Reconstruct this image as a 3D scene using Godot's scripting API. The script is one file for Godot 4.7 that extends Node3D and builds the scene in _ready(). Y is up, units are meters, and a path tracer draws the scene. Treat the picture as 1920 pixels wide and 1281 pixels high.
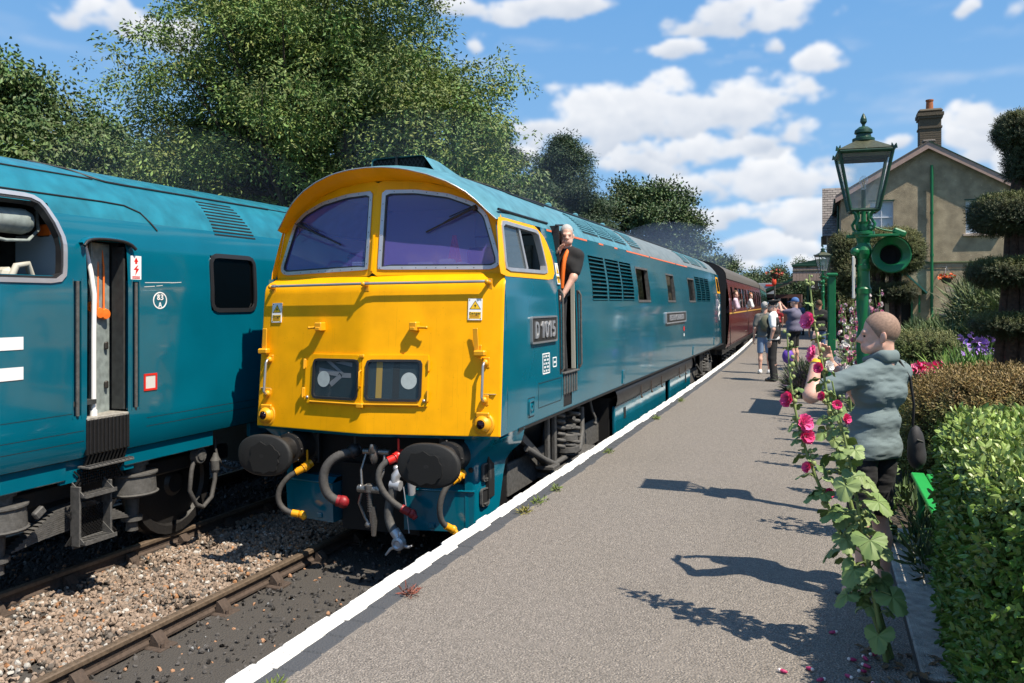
extends Node3D
# A railway station in summer. x = across the track (right +), y = up from the platform surface, z = -distance along the track. Metres.

const RAIL_Y := -0.727
const TRACK_A := -4.056   # centre of the platform track
const TRACK_B := -7.30    # centre of the far track
var taken := {}
var rng := RandomNumberGenerator.new()
var S0 := 0.0             # distance along the track of the thing that is being built
var M := {}               # materials
var T := {}               # textures

class G:
	# collects triangles for one mesh; corners are given counter-clockwise seen from outside
	var v := PackedVector3Array()
	var n := PackedVector3Array()
	var c := PackedColorArray()
	var uv := PackedVector2Array()
	var col := Color(1, 1, 1)
	var use_col := false
	var use_uv := false
	func tri(a: Vector3, b: Vector3, d: Vector3) -> void:
		var nn := (b - a).cross(d - a).normalized()
		v.append(a); v.append(d); v.append(b)
		n.append(nn); n.append(nn); n.append(nn)
		if use_col:
			c.append(col); c.append(col); c.append(col)
	func trin(a: Vector3, b: Vector3, d: Vector3, na: Vector3, nb: Vector3, nd: Vector3) -> void:
		v.append(a); v.append(d); v.append(b)
		n.append(na); n.append(nd); n.append(nb)
		if use_col:
			c.append(col); c.append(col); c.append(col)
	func quad(a: Vector3, b: Vector3, d: Vector3, e: Vector3) -> void:
		tri(a, b, d); tri(a, d, e)
	func quadn(a, b, d, e, na, nb, nd, ne) -> void:
		trin(a, b, d, na, nb, nd); trin(a, d, e, na, nd, ne)
	func uvquad(a: Vector3, b: Vector3, d: Vector3, e: Vector3) -> void:
		use_uv = true
		tri(a, b, d); tri(a, d, e)
		for q in [Vector2(0, 1), Vector2(1, 0), Vector2(1, 1), Vector2(0, 1), Vector2(0, 0), Vector2(1, 0)]:
			uv.append(q)
	func fan(p: Array) -> void:
		for i in range(1, p.size() - 1):
			tri(p[0], p[i], p[i + 1])
	func box(ce: Vector3, s: Vector3, b := Basis(), bev := 0.0) -> void:
		var h := s * 0.5
		if bev <= 0.0:
			var p := []
			for i in 8:
				p.append(ce + b * Vector3(h.x if i & 1 else -h.x, h.y if i & 2 else -h.y, h.z if i & 4 else -h.z))
			quad(p[4], p[5], p[7], p[6]); quad(p[1], p[0], p[2], p[3]); quad(p[5], p[1], p[3], p[7])
			quad(p[0], p[4], p[6], p[2]); quad(p[6], p[7], p[3], p[2]); quad(p[0], p[1], p[5], p[4])
			return
		var e := minf(bev, minf(h.x, minf(h.y, h.z)) * 0.9)
		# chamfered box: six faces, twelve edges, eight corners
		for ax in 3:
			var u := (ax + 1) % 3
			var w := (ax + 2) % 3
			for sg in [-1.0, 1.0]:
				var q := []
				for k in [[-1, -1], [1, -1], [1, 1], [-1, 1]]:
					var r := Vector3()
					r[ax] = sg * h[ax]; r[u] = k[0] * (h[u] - e); r[w] = k[1] * (h[w] - e)
					q.append(ce + b * r)
				if sg > 0: quad(q[0], q[1], q[2], q[3])
				else: quad(q[3], q[2], q[1], q[0])
			for s1 in [-1.0, 1.0]:
				for s2 in [-1.0, 1.0]:
					var q := []
					for k in [[1, -1], [1, 1], [0, 1], [0, -1]]:
						var r := Vector3()
						r[u] = s1 * (h[u] if k[0] else h[u] - e); r[w] = s2 * (h[w] - e if k[0] else h[w]); r[ax] = k[1] * (h[ax] - e)
						q.append(ce + b * r)
					var out_n := Vector3(); out_n[u] = s1; out_n[w] = s2
					if (q[1] - q[0]).cross(q[2] - q[0]).dot(b * out_n) > 0: quad(q[0], q[1], q[2], q[3])
					else: quad(q[3], q[2], q[1], q[0])
		for i in 8:
			var sg := Vector3(1 if i & 1 else -1, 1 if i & 2 else -1, 1 if i & 4 else -1)
			var a := ce + b * (sg * Vector3(h.x, h.y - e, h.z - e))
			var d := ce + b * (sg * Vector3(h.x - e, h.y, h.z - e))
			var f := ce + b * (sg * Vector3(h.x - e, h.y - e, h.z))
			if (d - a).cross(f - a).dot(b * sg) > 0: tri(a, d, f)
			else: tri(a, f, d)
	func cyl(a: Vector3, b: Vector3, ra: float, rb: float, seg := 12, caps := true) -> void:
		tube([a, b], [ra, rb], seg, caps)
	func tube(p: Array, r: Array, seg := 8, caps := true) -> void:
		# a tube through points with radii; frames carried along
		var m := p.size()
		var up := Vector3.UP
		var rings := []
		var nors := []
		for i in m:
			var d: Vector3 = (p[mini(i + 1, m - 1)] - p[maxi(i - 1, 0)]).normalized()
			if i == 0 and absf(d.dot(up)) > 0.95: up = Vector3.RIGHT
			var x := up.cross(d).normalized()
			up = d.cross(x)
			var ring := []
			var nr := []
			for k in seg:
				var an := TAU * k / seg
				var o := x * cos(an) + up * sin(an)
				nr.append(o)
				ring.append(p[i] + o * float(r[mini(i, r.size() - 1)]))
			rings.append(ring); nors.append(nr)
		for i in m - 1:
			for k in seg:
				var k2 := (k + 1) % seg
				quadn(rings[i][k], rings[i][k2], rings[i + 1][k2], rings[i + 1][k], nors[i][k], nors[i][k2], nors[i + 1][k2], nors[i + 1][k])
		if caps:
			for k in range(1, seg - 1):
				tri(rings[0][0], rings[0][k + 1], rings[0][k])
				tri(rings[m - 1][0], rings[m - 1][k], rings[m - 1][k + 1])
	func lathe(at: Vector3, prof: Array, seg := 16, axis := Basis(), lump := 0.0, smooth := true) -> void:
		# prof: [radius, height] along axis.y
		var m := prof.size()
		for i in m - 1:
			var d := Vector2(prof[i + 1][0] - prof[i][0], prof[i + 1][1] - prof[i][1])
			var nr := Vector2(d.y, -d.x).normalized()
			for k in seg:
				var a0 := TAU * k / seg
				var a1 := TAU * (k + 1) / seg
				var p := []
				var q := []
				for w in [[i, a0], [i, a1], [i + 1, a1], [i + 1, a0]]:
					var rr: float = prof[w[0]][0] * (1.0 + lump * sin(3.0 * w[1] + 5.0 * w[0]))
					p.append(at + axis * Vector3(rr * cos(w[1]), prof[w[0]][1], -rr * sin(w[1])))
					q.append(axis * Vector3(nr.x * cos(w[1]), nr.y, -nr.x * sin(w[1])))
				if prof[i][0] > 0.0: trin(p[0], p[1], p[2], q[0], q[1], q[2])
				if prof[i + 1][0] > 0.0: trin(p[0], p[2], p[3], q[0], q[2], q[3])
	func prism(poly: Array, o: Vector3, ux: Vector3, uy: Vector3, depth: Vector3) -> void:
		# a flat outline (Vector2, counter-clockwise seen against depth) extruded by depth; top at o+depth
		var pp := PackedVector2Array(poly)
		var ix := Geometry2D.triangulate_polygon(pp)
		var flip := ux.cross(uy).dot(depth) < 0.0
		if Geometry2D.is_polygon_clockwise(pp): flip = not flip
		var nn := ux.cross(uy).dot(depth) > 0.0
		for i in range(0, ix.size(), 3):
			var a := o + ux * pp[ix[i]].x + uy * pp[ix[i]].y
			var b := o + ux * pp[ix[i + 1]].x + uy * pp[ix[i + 1]].y
			var d := o + ux * pp[ix[i + 2]].x + uy * pp[ix[i + 2]].y
			if (b - a).cross(d - a).dot(depth) < 0.0:
				var q := b; b = d; d = q
			tri(a + depth, b + depth, d + depth)
			tri(a, d, b)
		var m := pp.size()
		for i in m:
			var a := o + ux * pp[i].x + uy * pp[i].y
			var b := o + ux * pp[(i + 1) % m].x + uy * pp[(i + 1) % m].y
			if flip: quad(b, a, a + depth, b + depth)
			else: quad(a, b, b + depth, a + depth)
	func grid(rows: Array, closed := false, skip := {}) -> void:
		# rows of points -> smooth surface; outside is on the left of (along row) x (to next row)
		var m := rows.size()
		var w: int = rows[0].size()
		var nr := []
		for i in m:
			var line := []
			for k in w:
				var dk: Vector3
				if closed: dk = rows[i][(k + 1) % w] - rows[i][(k + w - 1) % w]
				else: dk = rows[i][mini(k + 1, w - 1)] - rows[i][maxi(k - 1, 0)]
				var di: Vector3 = rows[mini(i + 1, m - 1)][k] - rows[maxi(i - 1, 0)][k]
				var cr := dk.cross(di)
				line.append(cr.normalized() if cr.length() > 1e-9 else (nr[i - 1][k] if i > 0 else Vector3.UP))
			nr.append(line)
		for i in m - 1:
			for k in (w if closed else w - 1):
				if skip.has(Vector2i(i, k)): continue
				var k2 := (k + 1) % w
				quadn(rows[i][k], rows[i][k2], rows[i + 1][k2], rows[i + 1][k], nr[i][k], nr[i][k2], nr[i + 1][k2], nr[i + 1][k])
	func ball(ce: Vector3, r: Vector3, seg := 10, b := Basis()) -> void:
		var rows := []
		for i in seg / 2 + 1:
			var th := PI * i / (seg / 2)
			var row := []
			for k in seg:
				var ph := TAU * k / seg
				row.append(Vector3(sin(th) * cos(ph), -cos(th), -sin(th) * sin(ph)))
			rows.append(row)
		for i in rows.size() - 1:
			for k in seg:
				var k2 := (k + 1) % seg
				var q := [rows[i][k], rows[i][k2], rows[i + 1][k2], rows[i + 1][k]]
				var p := []
				var nn := []
				for w in q:
					p.append(ce + b * (w * r)); nn.append((b * (w / r)).normalized())
				if i > 0: trin(p[0], p[1], p[2], nn[0], nn[1], nn[2])
				if i < rows.size() - 2: trin(p[0], p[2], p[3], nn[0], nn[2], nn[3])
	func add(o: G, x := Transform3D()) -> void:
		for i in o.v.size():
			v.append(x * o.v[i]); n.append((x.basis * o.n[i]).normalized())
		if use_col:
			if o.use_col: c.append_array(o.c)
			else:
				for i in o.v.size(): c.append(col)
	func mesh(mat: Material = null) -> ArrayMesh:
		return add_to(ArrayMesh.new(), mat)
	func add_to(am: ArrayMesh, mat: Material) -> ArrayMesh:
		if v.is_empty(): return am
		var a := []
		a.resize(Mesh.ARRAY_MAX)
		a[Mesh.ARRAY_VERTEX] = v
		a[Mesh.ARRAY_NORMAL] = n
		if use_col: a[Mesh.ARRAY_COLOR] = c
		if use_uv and uv.size() == v.size(): a[Mesh.ARRAY_TEX_UV] = uv
		am.add_surface_from_arrays(Mesh.PRIMITIVE_TRIANGLES, a)
		if mat: am.surface_set_material(am.get_surface_count() - 1, mat)
		return am

func numbered(called: String) -> String:
	var k: int = taken.get(called, -1) + 1
	taken[called] = k
	return called if k == 0 else "%s_%03d" % [called, k]

func tag(o: Node3D, label: String, category: String, group := "") -> Node3D:
	o.set_meta("label", label)
	o.set_meta("category", category)
	if group: o.set_meta("group", group)
	return o

func thing(called: String, label: String, category: String, at := Vector3.ZERO, group := "", yaw := 0.0) -> Node3D:
	var o := Node3D.new()
	o.name = numbered(called)
	add_child(o)
	o.position = at
	o.rotation.y = yaw
	return tag(o, label, category, group)

func part(to: Node3D, called: String, g, mat: Material = null, label := "") -> MeshInstance3D:
	var o := MeshInstance3D.new()
	o.name = called
	o.mesh = g.mesh(mat) if g is G else g
	if mat and not g is G: o.material_override = mat
	to.add_child(o, true)
	if label: o.set_meta("label", label)
	return o

func single(called: String, g, mat: Material, label: String, category: String, at := Vector3.ZERO, group := "", yaw := 0.0) -> MeshInstance3D:
	var o := MeshInstance3D.new()
	o.name = numbered(called)
	o.mesh = g.mesh(mat) if g is G else g
	if mat and not g is G: o.material_override = mat
	add_child(o)
	o.position = at
	o.rotation.y = yaw
	tag(o, label, category, group)
	return o

func struct(called: String, g, mat: Material = null) -> MeshInstance3D:
	var o := MeshInstance3D.new()
	o.name = numbered(called)
	o.mesh = g.mesh(mat) if g is G else g
	if mat and not g is G: o.material_override = mat
	add_child(o)
	o.set_meta("kind", "structure")
	return o

func dup(o: Node3D, label: String, at: Vector3, yaw := 0.0) -> Node3D:
	var k: Node3D = o.duplicate()
	var base := String(o.name)
	var cut := base.rfind("_")
	if cut > 0 and base.substr(cut + 1).is_valid_int(): base = base.substr(0, cut)
	k.name = numbered(base)
	add_child(k)
	k.position = at
	k.rotation.y = yaw
	k.set_meta("label", label)
	return k

func multi(to: Node, called: String, mesh: Mesh, xf: Array, cols := [], mat: Material = null) -> MultiMeshInstance3D:
	var mm := MultiMesh.new()
	mm.transform_format = MultiMesh.TRANSFORM_3D
	mm.use_colors = not cols.is_empty()
	mm.mesh = mesh
	mm.instance_count = xf.size()
	for i in xf.size():
		mm.set_instance_transform(i, xf[i])
		if not cols.is_empty(): mm.set_instance_color(i, cols[i])
	var o := MultiMeshInstance3D.new()
	o.name = called
	o.multimesh = mm
	if mat: o.material_override = mat
	to.add_child(o, true)
	return o

func lin(r: float, g: float, b: float) -> Color:
	return Color(r, g, b).linear_to_srgb()

func mat(called: String, albedo: Color, rough := 0.6, metal := 0.0, tex: String = "", scale := 1.0, nrm := "", nscale := 0.5, nuv := 0.0) -> StandardMaterial3D:
	# albedo: linear real-world base colour
	var m := StandardMaterial3D.new()
	m.albedo_color = lin(albedo.r, albedo.g, albedo.b)
	m.roughness = rough
	m.metallic = metal
	if tex:
		m.albedo_texture = T[tex]
	if nrm:
		m.normal_enabled = true
		m.normal_texture = T[nrm]
		m.normal_scale = nscale
	if tex or nrm:
		m.uv1_triplanar = true
		m.uv1_scale = Vector3.ONE * scale
	M[called] = m
	return m

func grey_tex(called: String, size: int, freq: float, seed_: int, lo: float, hi: float, oct := 4, power := 1.0, contrast := 1.0) -> void:
	var f := FastNoiseLite.new()
	f.seed = seed_
	f.frequency = freq
	f.fractal_octaves = oct
	f.noise_type = FastNoiseLite.TYPE_SIMPLEX_SMOOTH
	var im := f.get_seamless_image(size, size)
	im.convert(Image.FORMAT_L8)
	var d := im.get_data()
	var lut := PackedByteArray()
	for i in 256:
		var x := clampf((i / 255.0 - 0.5) * contrast + 0.5, 0, 1)
		lut.append(int(255.0 * pow(lerpf(lo, hi, pow(x, power)), 1.0 / 2.2)))
	for i in d.size(): d[i] = lut[d[i]]
	T[called] = ImageTexture.create_from_image(Image.create_from_data(size, size, false, Image.FORMAT_L8, d))

func bump_tex(called: String, size: int, freq: float, seed_: int, oct: int, strength: float, cellular := false) -> void:
	var f := FastNoiseLite.new()
	f.seed = seed_
	f.frequency = freq
	f.fractal_octaves = oct
	f.noise_type = FastNoiseLite.TYPE_CELLULAR if cellular else FastNoiseLite.TYPE_SIMPLEX_SMOOTH
	var im := f.get_seamless_image(size, size)
	im.convert(Image.FORMAT_RGBA8)
	im.bump_map_to_normal_map(strength)
	T[called] = ImageTexture.create_from_image(im)

func L(x: float, h: float, s: float) -> Vector3:
	# inside a rail vehicle: x from its centre line, h above the rail, s along the track
	return Vector3(x, h, -(s - S0))

func Wp(x: float, y: float, s: float) -> Vector3:
	return Vector3(x, y, -s)

func frange(a: float, b: float, k: int) -> Array:
	var r := []
	for i in k + 1: r.append(lerpf(a, b, float(i) / k))
	return r

func rrect(w: float, h: float, r: float, seg := 4) -> Array:
	# rounded rectangle outline about the origin, counter-clockwise
	var p := []
	for q in [[1, 1, 0.0], [-1, 1, 0.5], [-1, -1, 1.0], [1, -1, 1.5]]:
		for i in seg + 1:
			var a: float = PI * (q[2] + 0.5 * i / seg)
			p.append(Vector2(q[0] * (w / 2 - r) + r * cos(a), q[1] * (h / 2 - r) + r * sin(a)))
	return p

func oval(rx: float, ry: float, seg := 24) -> Array:
	var p := []
	for i in seg: p.append(Vector2(rx * cos(TAU * i / seg), ry * sin(TAU * i / seg)))
	return p

func ring(g: G, outer: Array, inner: Array, o: Vector3, ux: Vector3, uy: Vector3, depth: Vector3) -> void:
	# a frame between two outlines with the same number of points, raised by depth
	var m := outer.size()
	for i in m:
		var k := (i + 1) % m
		var a: Vector3 = o + ux * outer[i].x + uy * outer[i].y
		var b: Vector3 = o + ux * outer[k].x + uy * outer[k].y
		var c: Vector3 = o + ux * inner[k].x + uy * inner[k].y
		var d: Vector3 = o + ux * inner[i].x + uy * inner[i].y
		g.quad(a + depth, b + depth, c + depth, d + depth)
		g.quad(a, b, b + depth, a + depth)
		g.quad(d + depth, c + depth, c, d)

func text_mesh(s: String, size: float, depth := 0.004, bold := true, serif := false) -> TextMesh:
	var f := SystemFont.new()
	f.font_names = PackedStringArray(["Droid Serif" if serif else "Droid Sans"])
	f.font_weight = 700 if bold else 400
	var t := TextMesh.new()
	t.text = s
	t.font = f
	t.font_size = 32
	t.pixel_size = size / 32.0
	t.depth = depth
	return t

func lettering(to: Node3D, s: String, size: float, at: Vector3, b: Basis, m: Material, depth := 0.004, serif := false, bold := true) -> MeshInstance3D:
	var o := part(to, "lettering", text_mesh(s, size, depth, bold, serif), m)
	o.transform = Transform3D(b, at)
	return o

func _ready() -> void:
	rng.seed = 7
	set_camera()
	set_sky_and_sun()
	textures()
	materials()
	ground_and_platform()
	tracks()
	station_house()
	far_station()
	trees()
	main_locomotive()
	left_locomotive()
	coaches()
	garden()
	lamps_and_signs()
	people()
	small_things()
	smoke()

func set_camera() -> void:
	var cam := Camera3D.new()
	cam.name = "camera"
	add_child(cam)
	cam.projection = Camera3D.PROJECTION_FRUSTUM
	cam.keep_aspect = Camera3D.KEEP_HEIGHT
	cam.near = 0.05
	cam.far = 4000.0
	cam.size = 0.05 * 1281.0 / 1530.0
	cam.frustum_offset = Vector2(0, -0.05 * 73.5 / 1530.0)
	cam.position = Vector3(0, 1.75, 0)
	cam.rotation.y = atan(580.0 / 1530.0)
	cam.current = true

func set_sky_and_sun() -> void:
	var we := WorldEnvironment.new()
	we.name = "world"
	var e := Environment.new()
	e.background_mode = Environment.BG_SKY
	e.tonemap_mode = Environment.TONE_MAPPER_LINEAR
	e.tonemap_exposure = 1.6
	e.sdfgi_enabled = true
	e.ssao_enabled = true
	e.ssil_enabled = true
	var sky := Sky.new()
	var pm := PanoramaSkyMaterial.new()
	pm.panorama = sky_picture()
	sky.sky_material = pm
	e.sky = sky
	e.volumetric_fog_enabled = true
	e.volumetric_fog_density = 0.0
	we.environment = e
	add_child(we)
	var sun := DirectionalLight3D.new()
	sun.name = "sun"
	sun.light_energy = 1.6
	sun.light_color = Color(1.0, 0.955, 0.88)
	sun.light_angular_distance = 0.5
	sun.shadow_enabled = true
	add_child(sun)
	sun.look_at_from_position(Vector3(0.4955, 0.848, 0.1876) * 50.0, Vector3.ZERO)

func sky_picture() -> ImageTexture:
	# air and cumulus, computed per direction. Clouds: [azimuth deg (0 = along the track, right +), elevation deg, half-width, half-height, weight]
	var w := 2048
	var h := 1024
	var nz := FastNoiseLite.new()
	nz.seed = 11
	nz.frequency = 1.0
	nz.fractal_octaves = 6
	nz.fractal_gain = 0.55
	nz.noise_type = FastNoiseLite.TYPE_SIMPLEX_SMOOTH
	var big := FastNoiseLite.new()
	big.seed = 5
	big.frequency = 1.0
	big.fractal_octaves = 3
	var im := Image.create(w, h, false, Image.FORMAT_RGBF)
	var clouds := [
		[-14.4, 12.0, 5.55, 2.61, 1.00], [-10.0, 12.4, 5.42, 2.76, 1.00], [-4.0, 12.4, 4.12, 2.58, 1.00], [-2.0, 13.3, 2.01, 1.42, 0.90], [-7.2, 10.2, 6.01, 1.27, 0.90], [-1.3, 10.7, 2.00, 1.41, 0.80], [-7.2, 8.0, 4.60, 1.46, 1.00], [-2.3, 7.8, 5.06, 1.71, 1.00], [-9.3, 6.1, 3.24, 0.81, 0.80], [-4.7, 5.6, 5.53, 1.08, 0.90], [-0.7, 5.2, 3.96, 1.41, 0.80], [-3.7, 3.5, 5.48, 0.89, 0.80], [-1.3, 2.4, 4.66, 0.64, 0.70], [-9.3, 16.8, 3.17, 0.88, 0.95], [0.2, 15.1, 2.35, 1.47, 1.00], [-4.7, 18.7, 5.53, 1.30, 1.00], [-18.1, 19.9, 4.67, 1.27, 1.00], [-3.9, 17.0, 0.96, 1.00, 0.70], [-47.2, 17.2, 2.85, 1.54, 1.00], [-44.1, 16.6, 2.84, 1.38, 0.90], [-22.6, 17.7, 1.20, 0.90, 0.85], [-24.9, 20.1, 2.24, 0.90, 0.80], [7.7, 9.5, 1.45, 1.81, 1.00], [9.4, 10.3, 2.24, 1.88, 1.10], [10.8, 8.1, 2.72, 1.91, 1.00], [10.7, 17.0, 1.36, 0.96, 1.00], [7.9, 17.6, 0.63, 0.53, 0.60], [4.7, 10.0, 0.73, 0.47, 0.60], [-10.0, 9.7, 10.84, 1.47, 0.30]]
	var rr := RandomNumberGenerator.new()
	rr.seed = 4
	for i in 150:
		var az := rr.randf_range(-180, 180)
		var el := 6.0 + 70.0 * pow(rr.randf(), 1.5)
		if az > -60 and az < 24 and el < 25.0: continue
		clouds.append([az, el, rr.randf_range(3, 10) / maxf(0.35, cos(deg_to_rad(el))), rr.randf_range(1.2, 3.0), rr.randf_range(0.6, 1.1)])
	var column := []
	column.resize(w)
	for x in w:
		column[x] = []
	for cl in clouds:
		var reach: float = cl[2] * 1.9
		for x in w:
			var az := (float(x) + 0.5) / w * 360.0 - 180.0
			if absf(wrapf(az - cl[0], -180, 180)) < reach: column[x].append(cl)
	for y in h / 2 + 8:
		var el := 90.0 - (float(y) + 0.5) / h * 180.0
		var e1 := maxf(el, 0.0)
		var t := pow(1.0 - sin(deg_to_rad(e1)), 3.2)
		var air := Color(0.058, 0.200, 0.455).lerp(Color(0.255, 0.425, 0.60), t)
		for x in w:
			var az := (float(x) + 0.5) / w * 360.0 - 180.0
			var a := deg_to_rad(az)
			var d := Vector3(sin(a) * cos(deg_to_rad(el)), sin(deg_to_rad(el)), -cos(a) * cos(deg_to_rad(el)))
			var p := d * Vector3(1, 1.7, 1)
			var dens := 0.0
			var below := 0.0
			var near: Array = column[x]
			if not near.is_empty():
				var warp := big.get_noise_3dv(p * 7.0) * 2.2
				var wy := big.get_noise_3dv(p * 9.0 + Vector3(40, 0, 0)) * 1.1
				for cl in near:
					var dx: float = (wrapf(az - cl[0], -180, 180) + warp) / cl[2]
					var dy: float = (el - cl[1] + wy) / cl[3]
					if dy < 0: dy *= 1.35
					var q := 1.0 - (dx * dx + dy * dy)
					if q > -0.8:
						var m: float = cl[4] * (q if q < 0 else q * 0.9)
						if m > dens or dens == 0.0:
							dens = m if dens == 0.0 else maxf(dens, m)
							below = dy
				if dens > -0.8 and dens != 0.0:
					dens += nz.get_noise_3dv(p * 13.0) * 1.25 + nz.get_noise_3dv(p * 60.0) * 0.20 + 0.05
				else: dens = 0.0
			else: dens = 0.0
			dens += maxf(0.0, nz.get_noise_3dv(p * Vector3(5, 16, 5)) - 0.05) * 0.42 * clampf(1.2 - el / 40.0, 0, 1)
			var al := smoothstep(-0.02, 0.62, dens)
			var shade := clampf(0.5 + below * 0.45 + (dens - 0.45) * -0.25 + nz.get_noise_3dv(p * 26.0 + Vector3(0, 9, 0)) * 0.25, 0, 1)
			var cc := Color(0.385, 0.425, 0.49).lerp(Color(0.655, 0.655, 0.66), shade)
			var o := air.lerp(cc, al * 0.96)
			im.set_pixel((x + int(w / 2.0)) % w, y, o)
	for y in range(h / 2 + 8, h):
		for x in w: im.set_pixel(x, y, Color(0.15, 0.155, 0.15))
	return ImageTexture.create_from_image(im)

func smoke() -> void:
	# thin blue diesel exhaust drifting over the roofs
	for q in [[-6.0, 3.9, 36.0, 5.0, 2.6, 11.0, 0.030], [-6.2, 4.2, 15.0, 4.0, 2.0, 9.0, 0.010], [-12.0, 4.0, 13.0, 5.0, 2.4, 6.0, 0.010]]:
		var f := FogVolume.new()
		f.name = numbered("exhaust_smoke")
		f.shape = RenderingServer.FOG_VOLUME_SHAPE_ELLIPSOID
		f.size = Vector3(q[3], q[4], q[5])
		f.position = Vector3(q[0], q[1], -q[2])
		var m := FogMaterial.new()
		m.density = q[6]
		m.albedo = Color(0.62, 0.72, 0.86)
		m.edge_fade = 0.6
		f.material = m
		add_child(f)
		f.set_meta("kind", "stuff")
		tag(f, ["blue exhaust haze over the far coaches in front of the oak tree", "thin blue exhaust haze above the cab roof of the yellow-nosed locomotive", "faint exhaust haze over the roof of the left locomotive"][[36.0, 15.0, 13.0].find(q[2])], "smoke")

func textures() -> void:
	grey_tex("soft", 512, 0.006, 3, 0.80, 1.0, 4)                 # broad soft variation
	grey_tex("mottle", 512, 0.02, 8, 0.55, 1.0, 5, 1.0, 1.4)       # dirt, weathering
	grey_tex("grain", 1024, 0.22, 21, 0.42, 1.0, 3, 1.0, 2.2)     # fine aggregate
	grey_tex("bark", 256, 0.03, 5, 0.35, 1.0, 5, 1.0, 1.5)
	grey_tex("cloth", 512, 0.35, 9, 0.55, 1.0, 2, 1.0, 1.6)
	grey_tex("paint", 512, 0.05, 14, 0.40, 1.0, 5, 0.35, 1.6)
	bump_tex("n_grain", 512, 0.20, 31, 3, 9.0)
	bump_tex("n_lump", 512, 0.035, 32, 4, 10.0)
	bump_tex("n_wave", 512, 0.007, 33, 2, 3.0)
	bump_tex("n_fine", 512, 0.09, 34, 4, 6.0)
	# paint: soft variation, drips and small chips
	var sp := FastNoiseLite.new()
	sp.seed = 40
	sp.frequency = 0.006
	sp.fractal_octaves = 4
	var si := sp.get_seamless_image(512, 512)
	si.convert(Image.FORMAT_L8)
	var sd := si.get_data()
	for i in sd.size(): sd[i] = int(234 + 21.0 * clampf(sd[i] / 255.0 * 1.5 - 0.2, 0, 1))
	var sr := RandomNumberGenerator.new()
	sr.seed = 41
	for i in 46:   # faint streaks run down
		var x := sr.randi() % 512
		var y := sr.randi() % 512
		for k in sr.randi_range(20, 140): sd[((y + k) % 512) * 512 + x] = int(sd[((y + k) % 512) * 512 + x] * sr.randf_range(0.86, 0.96))
	for i in 130:
		var at := sr.randi() % sd.size()
		for k in [0, 1, 512]:
			if k == 0 or sr.randf() < 0.4: sd[(at + k) % sd.size()] = sr.randi_range(90, 190)
	T["specks"] = ImageTexture.create_from_image(Image.create_from_data(512, 512, false, Image.FORMAT_L8, sd))
	# asphalt: tarmac with pale and dark chips, worn patches
	var size := 2048
	var f := FastNoiseLite.new()
	f.seed = 77
	f.frequency = 0.012
	f.fractal_octaves = 5
	var broad := f.get_seamless_image(size, size)
	var chips := FastNoiseLite.new()
	chips.seed = 78
	chips.frequency = 0.16
	chips.noise_type = FastNoiseLite.TYPE_CELLULAR
	chips.cellular_return_type = FastNoiseLite.RETURN_CELL_VALUE
	chips.fractal_type = FastNoiseLite.FRACTAL_NONE
	var chip := chips.get_seamless_image(size, size)
	broad.convert(Image.FORMAT_L8)
	chip.convert(Image.FORMAT_L8)
	var a := broad.get_data()
	var b := chip.get_data()
	var out := PackedByteArray()
	out.resize(size * size * 3)
	for i in size * size:
		var w := a[i] / 255.0
		var k := b[i] / 255.0
		var base := 0.70 + 0.10 * w + (k - 0.5) * 0.28
		if k > 0.93: base += 0.16
		base = clampf(base, 0.1, 1.0)
		out[i * 3] = int(255 * minf(1.0, base * 1.0))
		out[i * 3 + 1] = int(255 * minf(1.0, base * 0.965))
		out[i * 3 + 2] = int(255 * minf(1.0, base * 0.93))
	T["asphalt"] = ImageTexture.create_from_image(Image.create_from_data(size, size, false, Image.FORMAT_RGB8, out))
	# render on the station house: grey-brown cement with pale chips and rain streaks
	var f2 := FastNoiseLite.new()
	f2.seed = 90
	f2.frequency = 0.01
	f2.fractal_octaves = 5
	var im2 := f2.get_seamless_image(512, 512)
	im2.convert(Image.FORMAT_L8)
	var f3 := FastNoiseLite.new()
	f3.seed = 91
	f3.frequency = 0.05
	f3.fractal_octaves = 2
	var im3 := f3.get_seamless_image(512, 512)
	im3.convert(Image.FORMAT_L8)
	var d2 := im2.get_data()
	var d3 := im3.get_data()
	var o2 := PackedByteArray()
	o2.resize(512 * 512 * 3)
	for y in 512:
		for x in 512:
			var i := y * 512 + x
			var k := 0.72 + 0.22 * d2[i] / 255.0 + 0.12 * (d2[(y / 9) * 512 + x] / 255.0 - 0.5)
			var cc := Color(k, k * 0.97, k * 0.92)
			if d3[i] > 214 and d2[i] > 120: cc = Color(1.0, 0.99, 0.96)
			o2[i * 3] = int(255 * clampf(cc.r, 0, 1)); o2[i * 3 + 1] = int(255 * clampf(cc.g, 0, 1)); o2[i * 3 + 2] = int(255 * clampf(cc.b, 0, 1))
	T["render"] = ImageTexture.create_from_image(Image.create_from_data(512, 512, false, Image.FORMAT_RGB8, o2))

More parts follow.
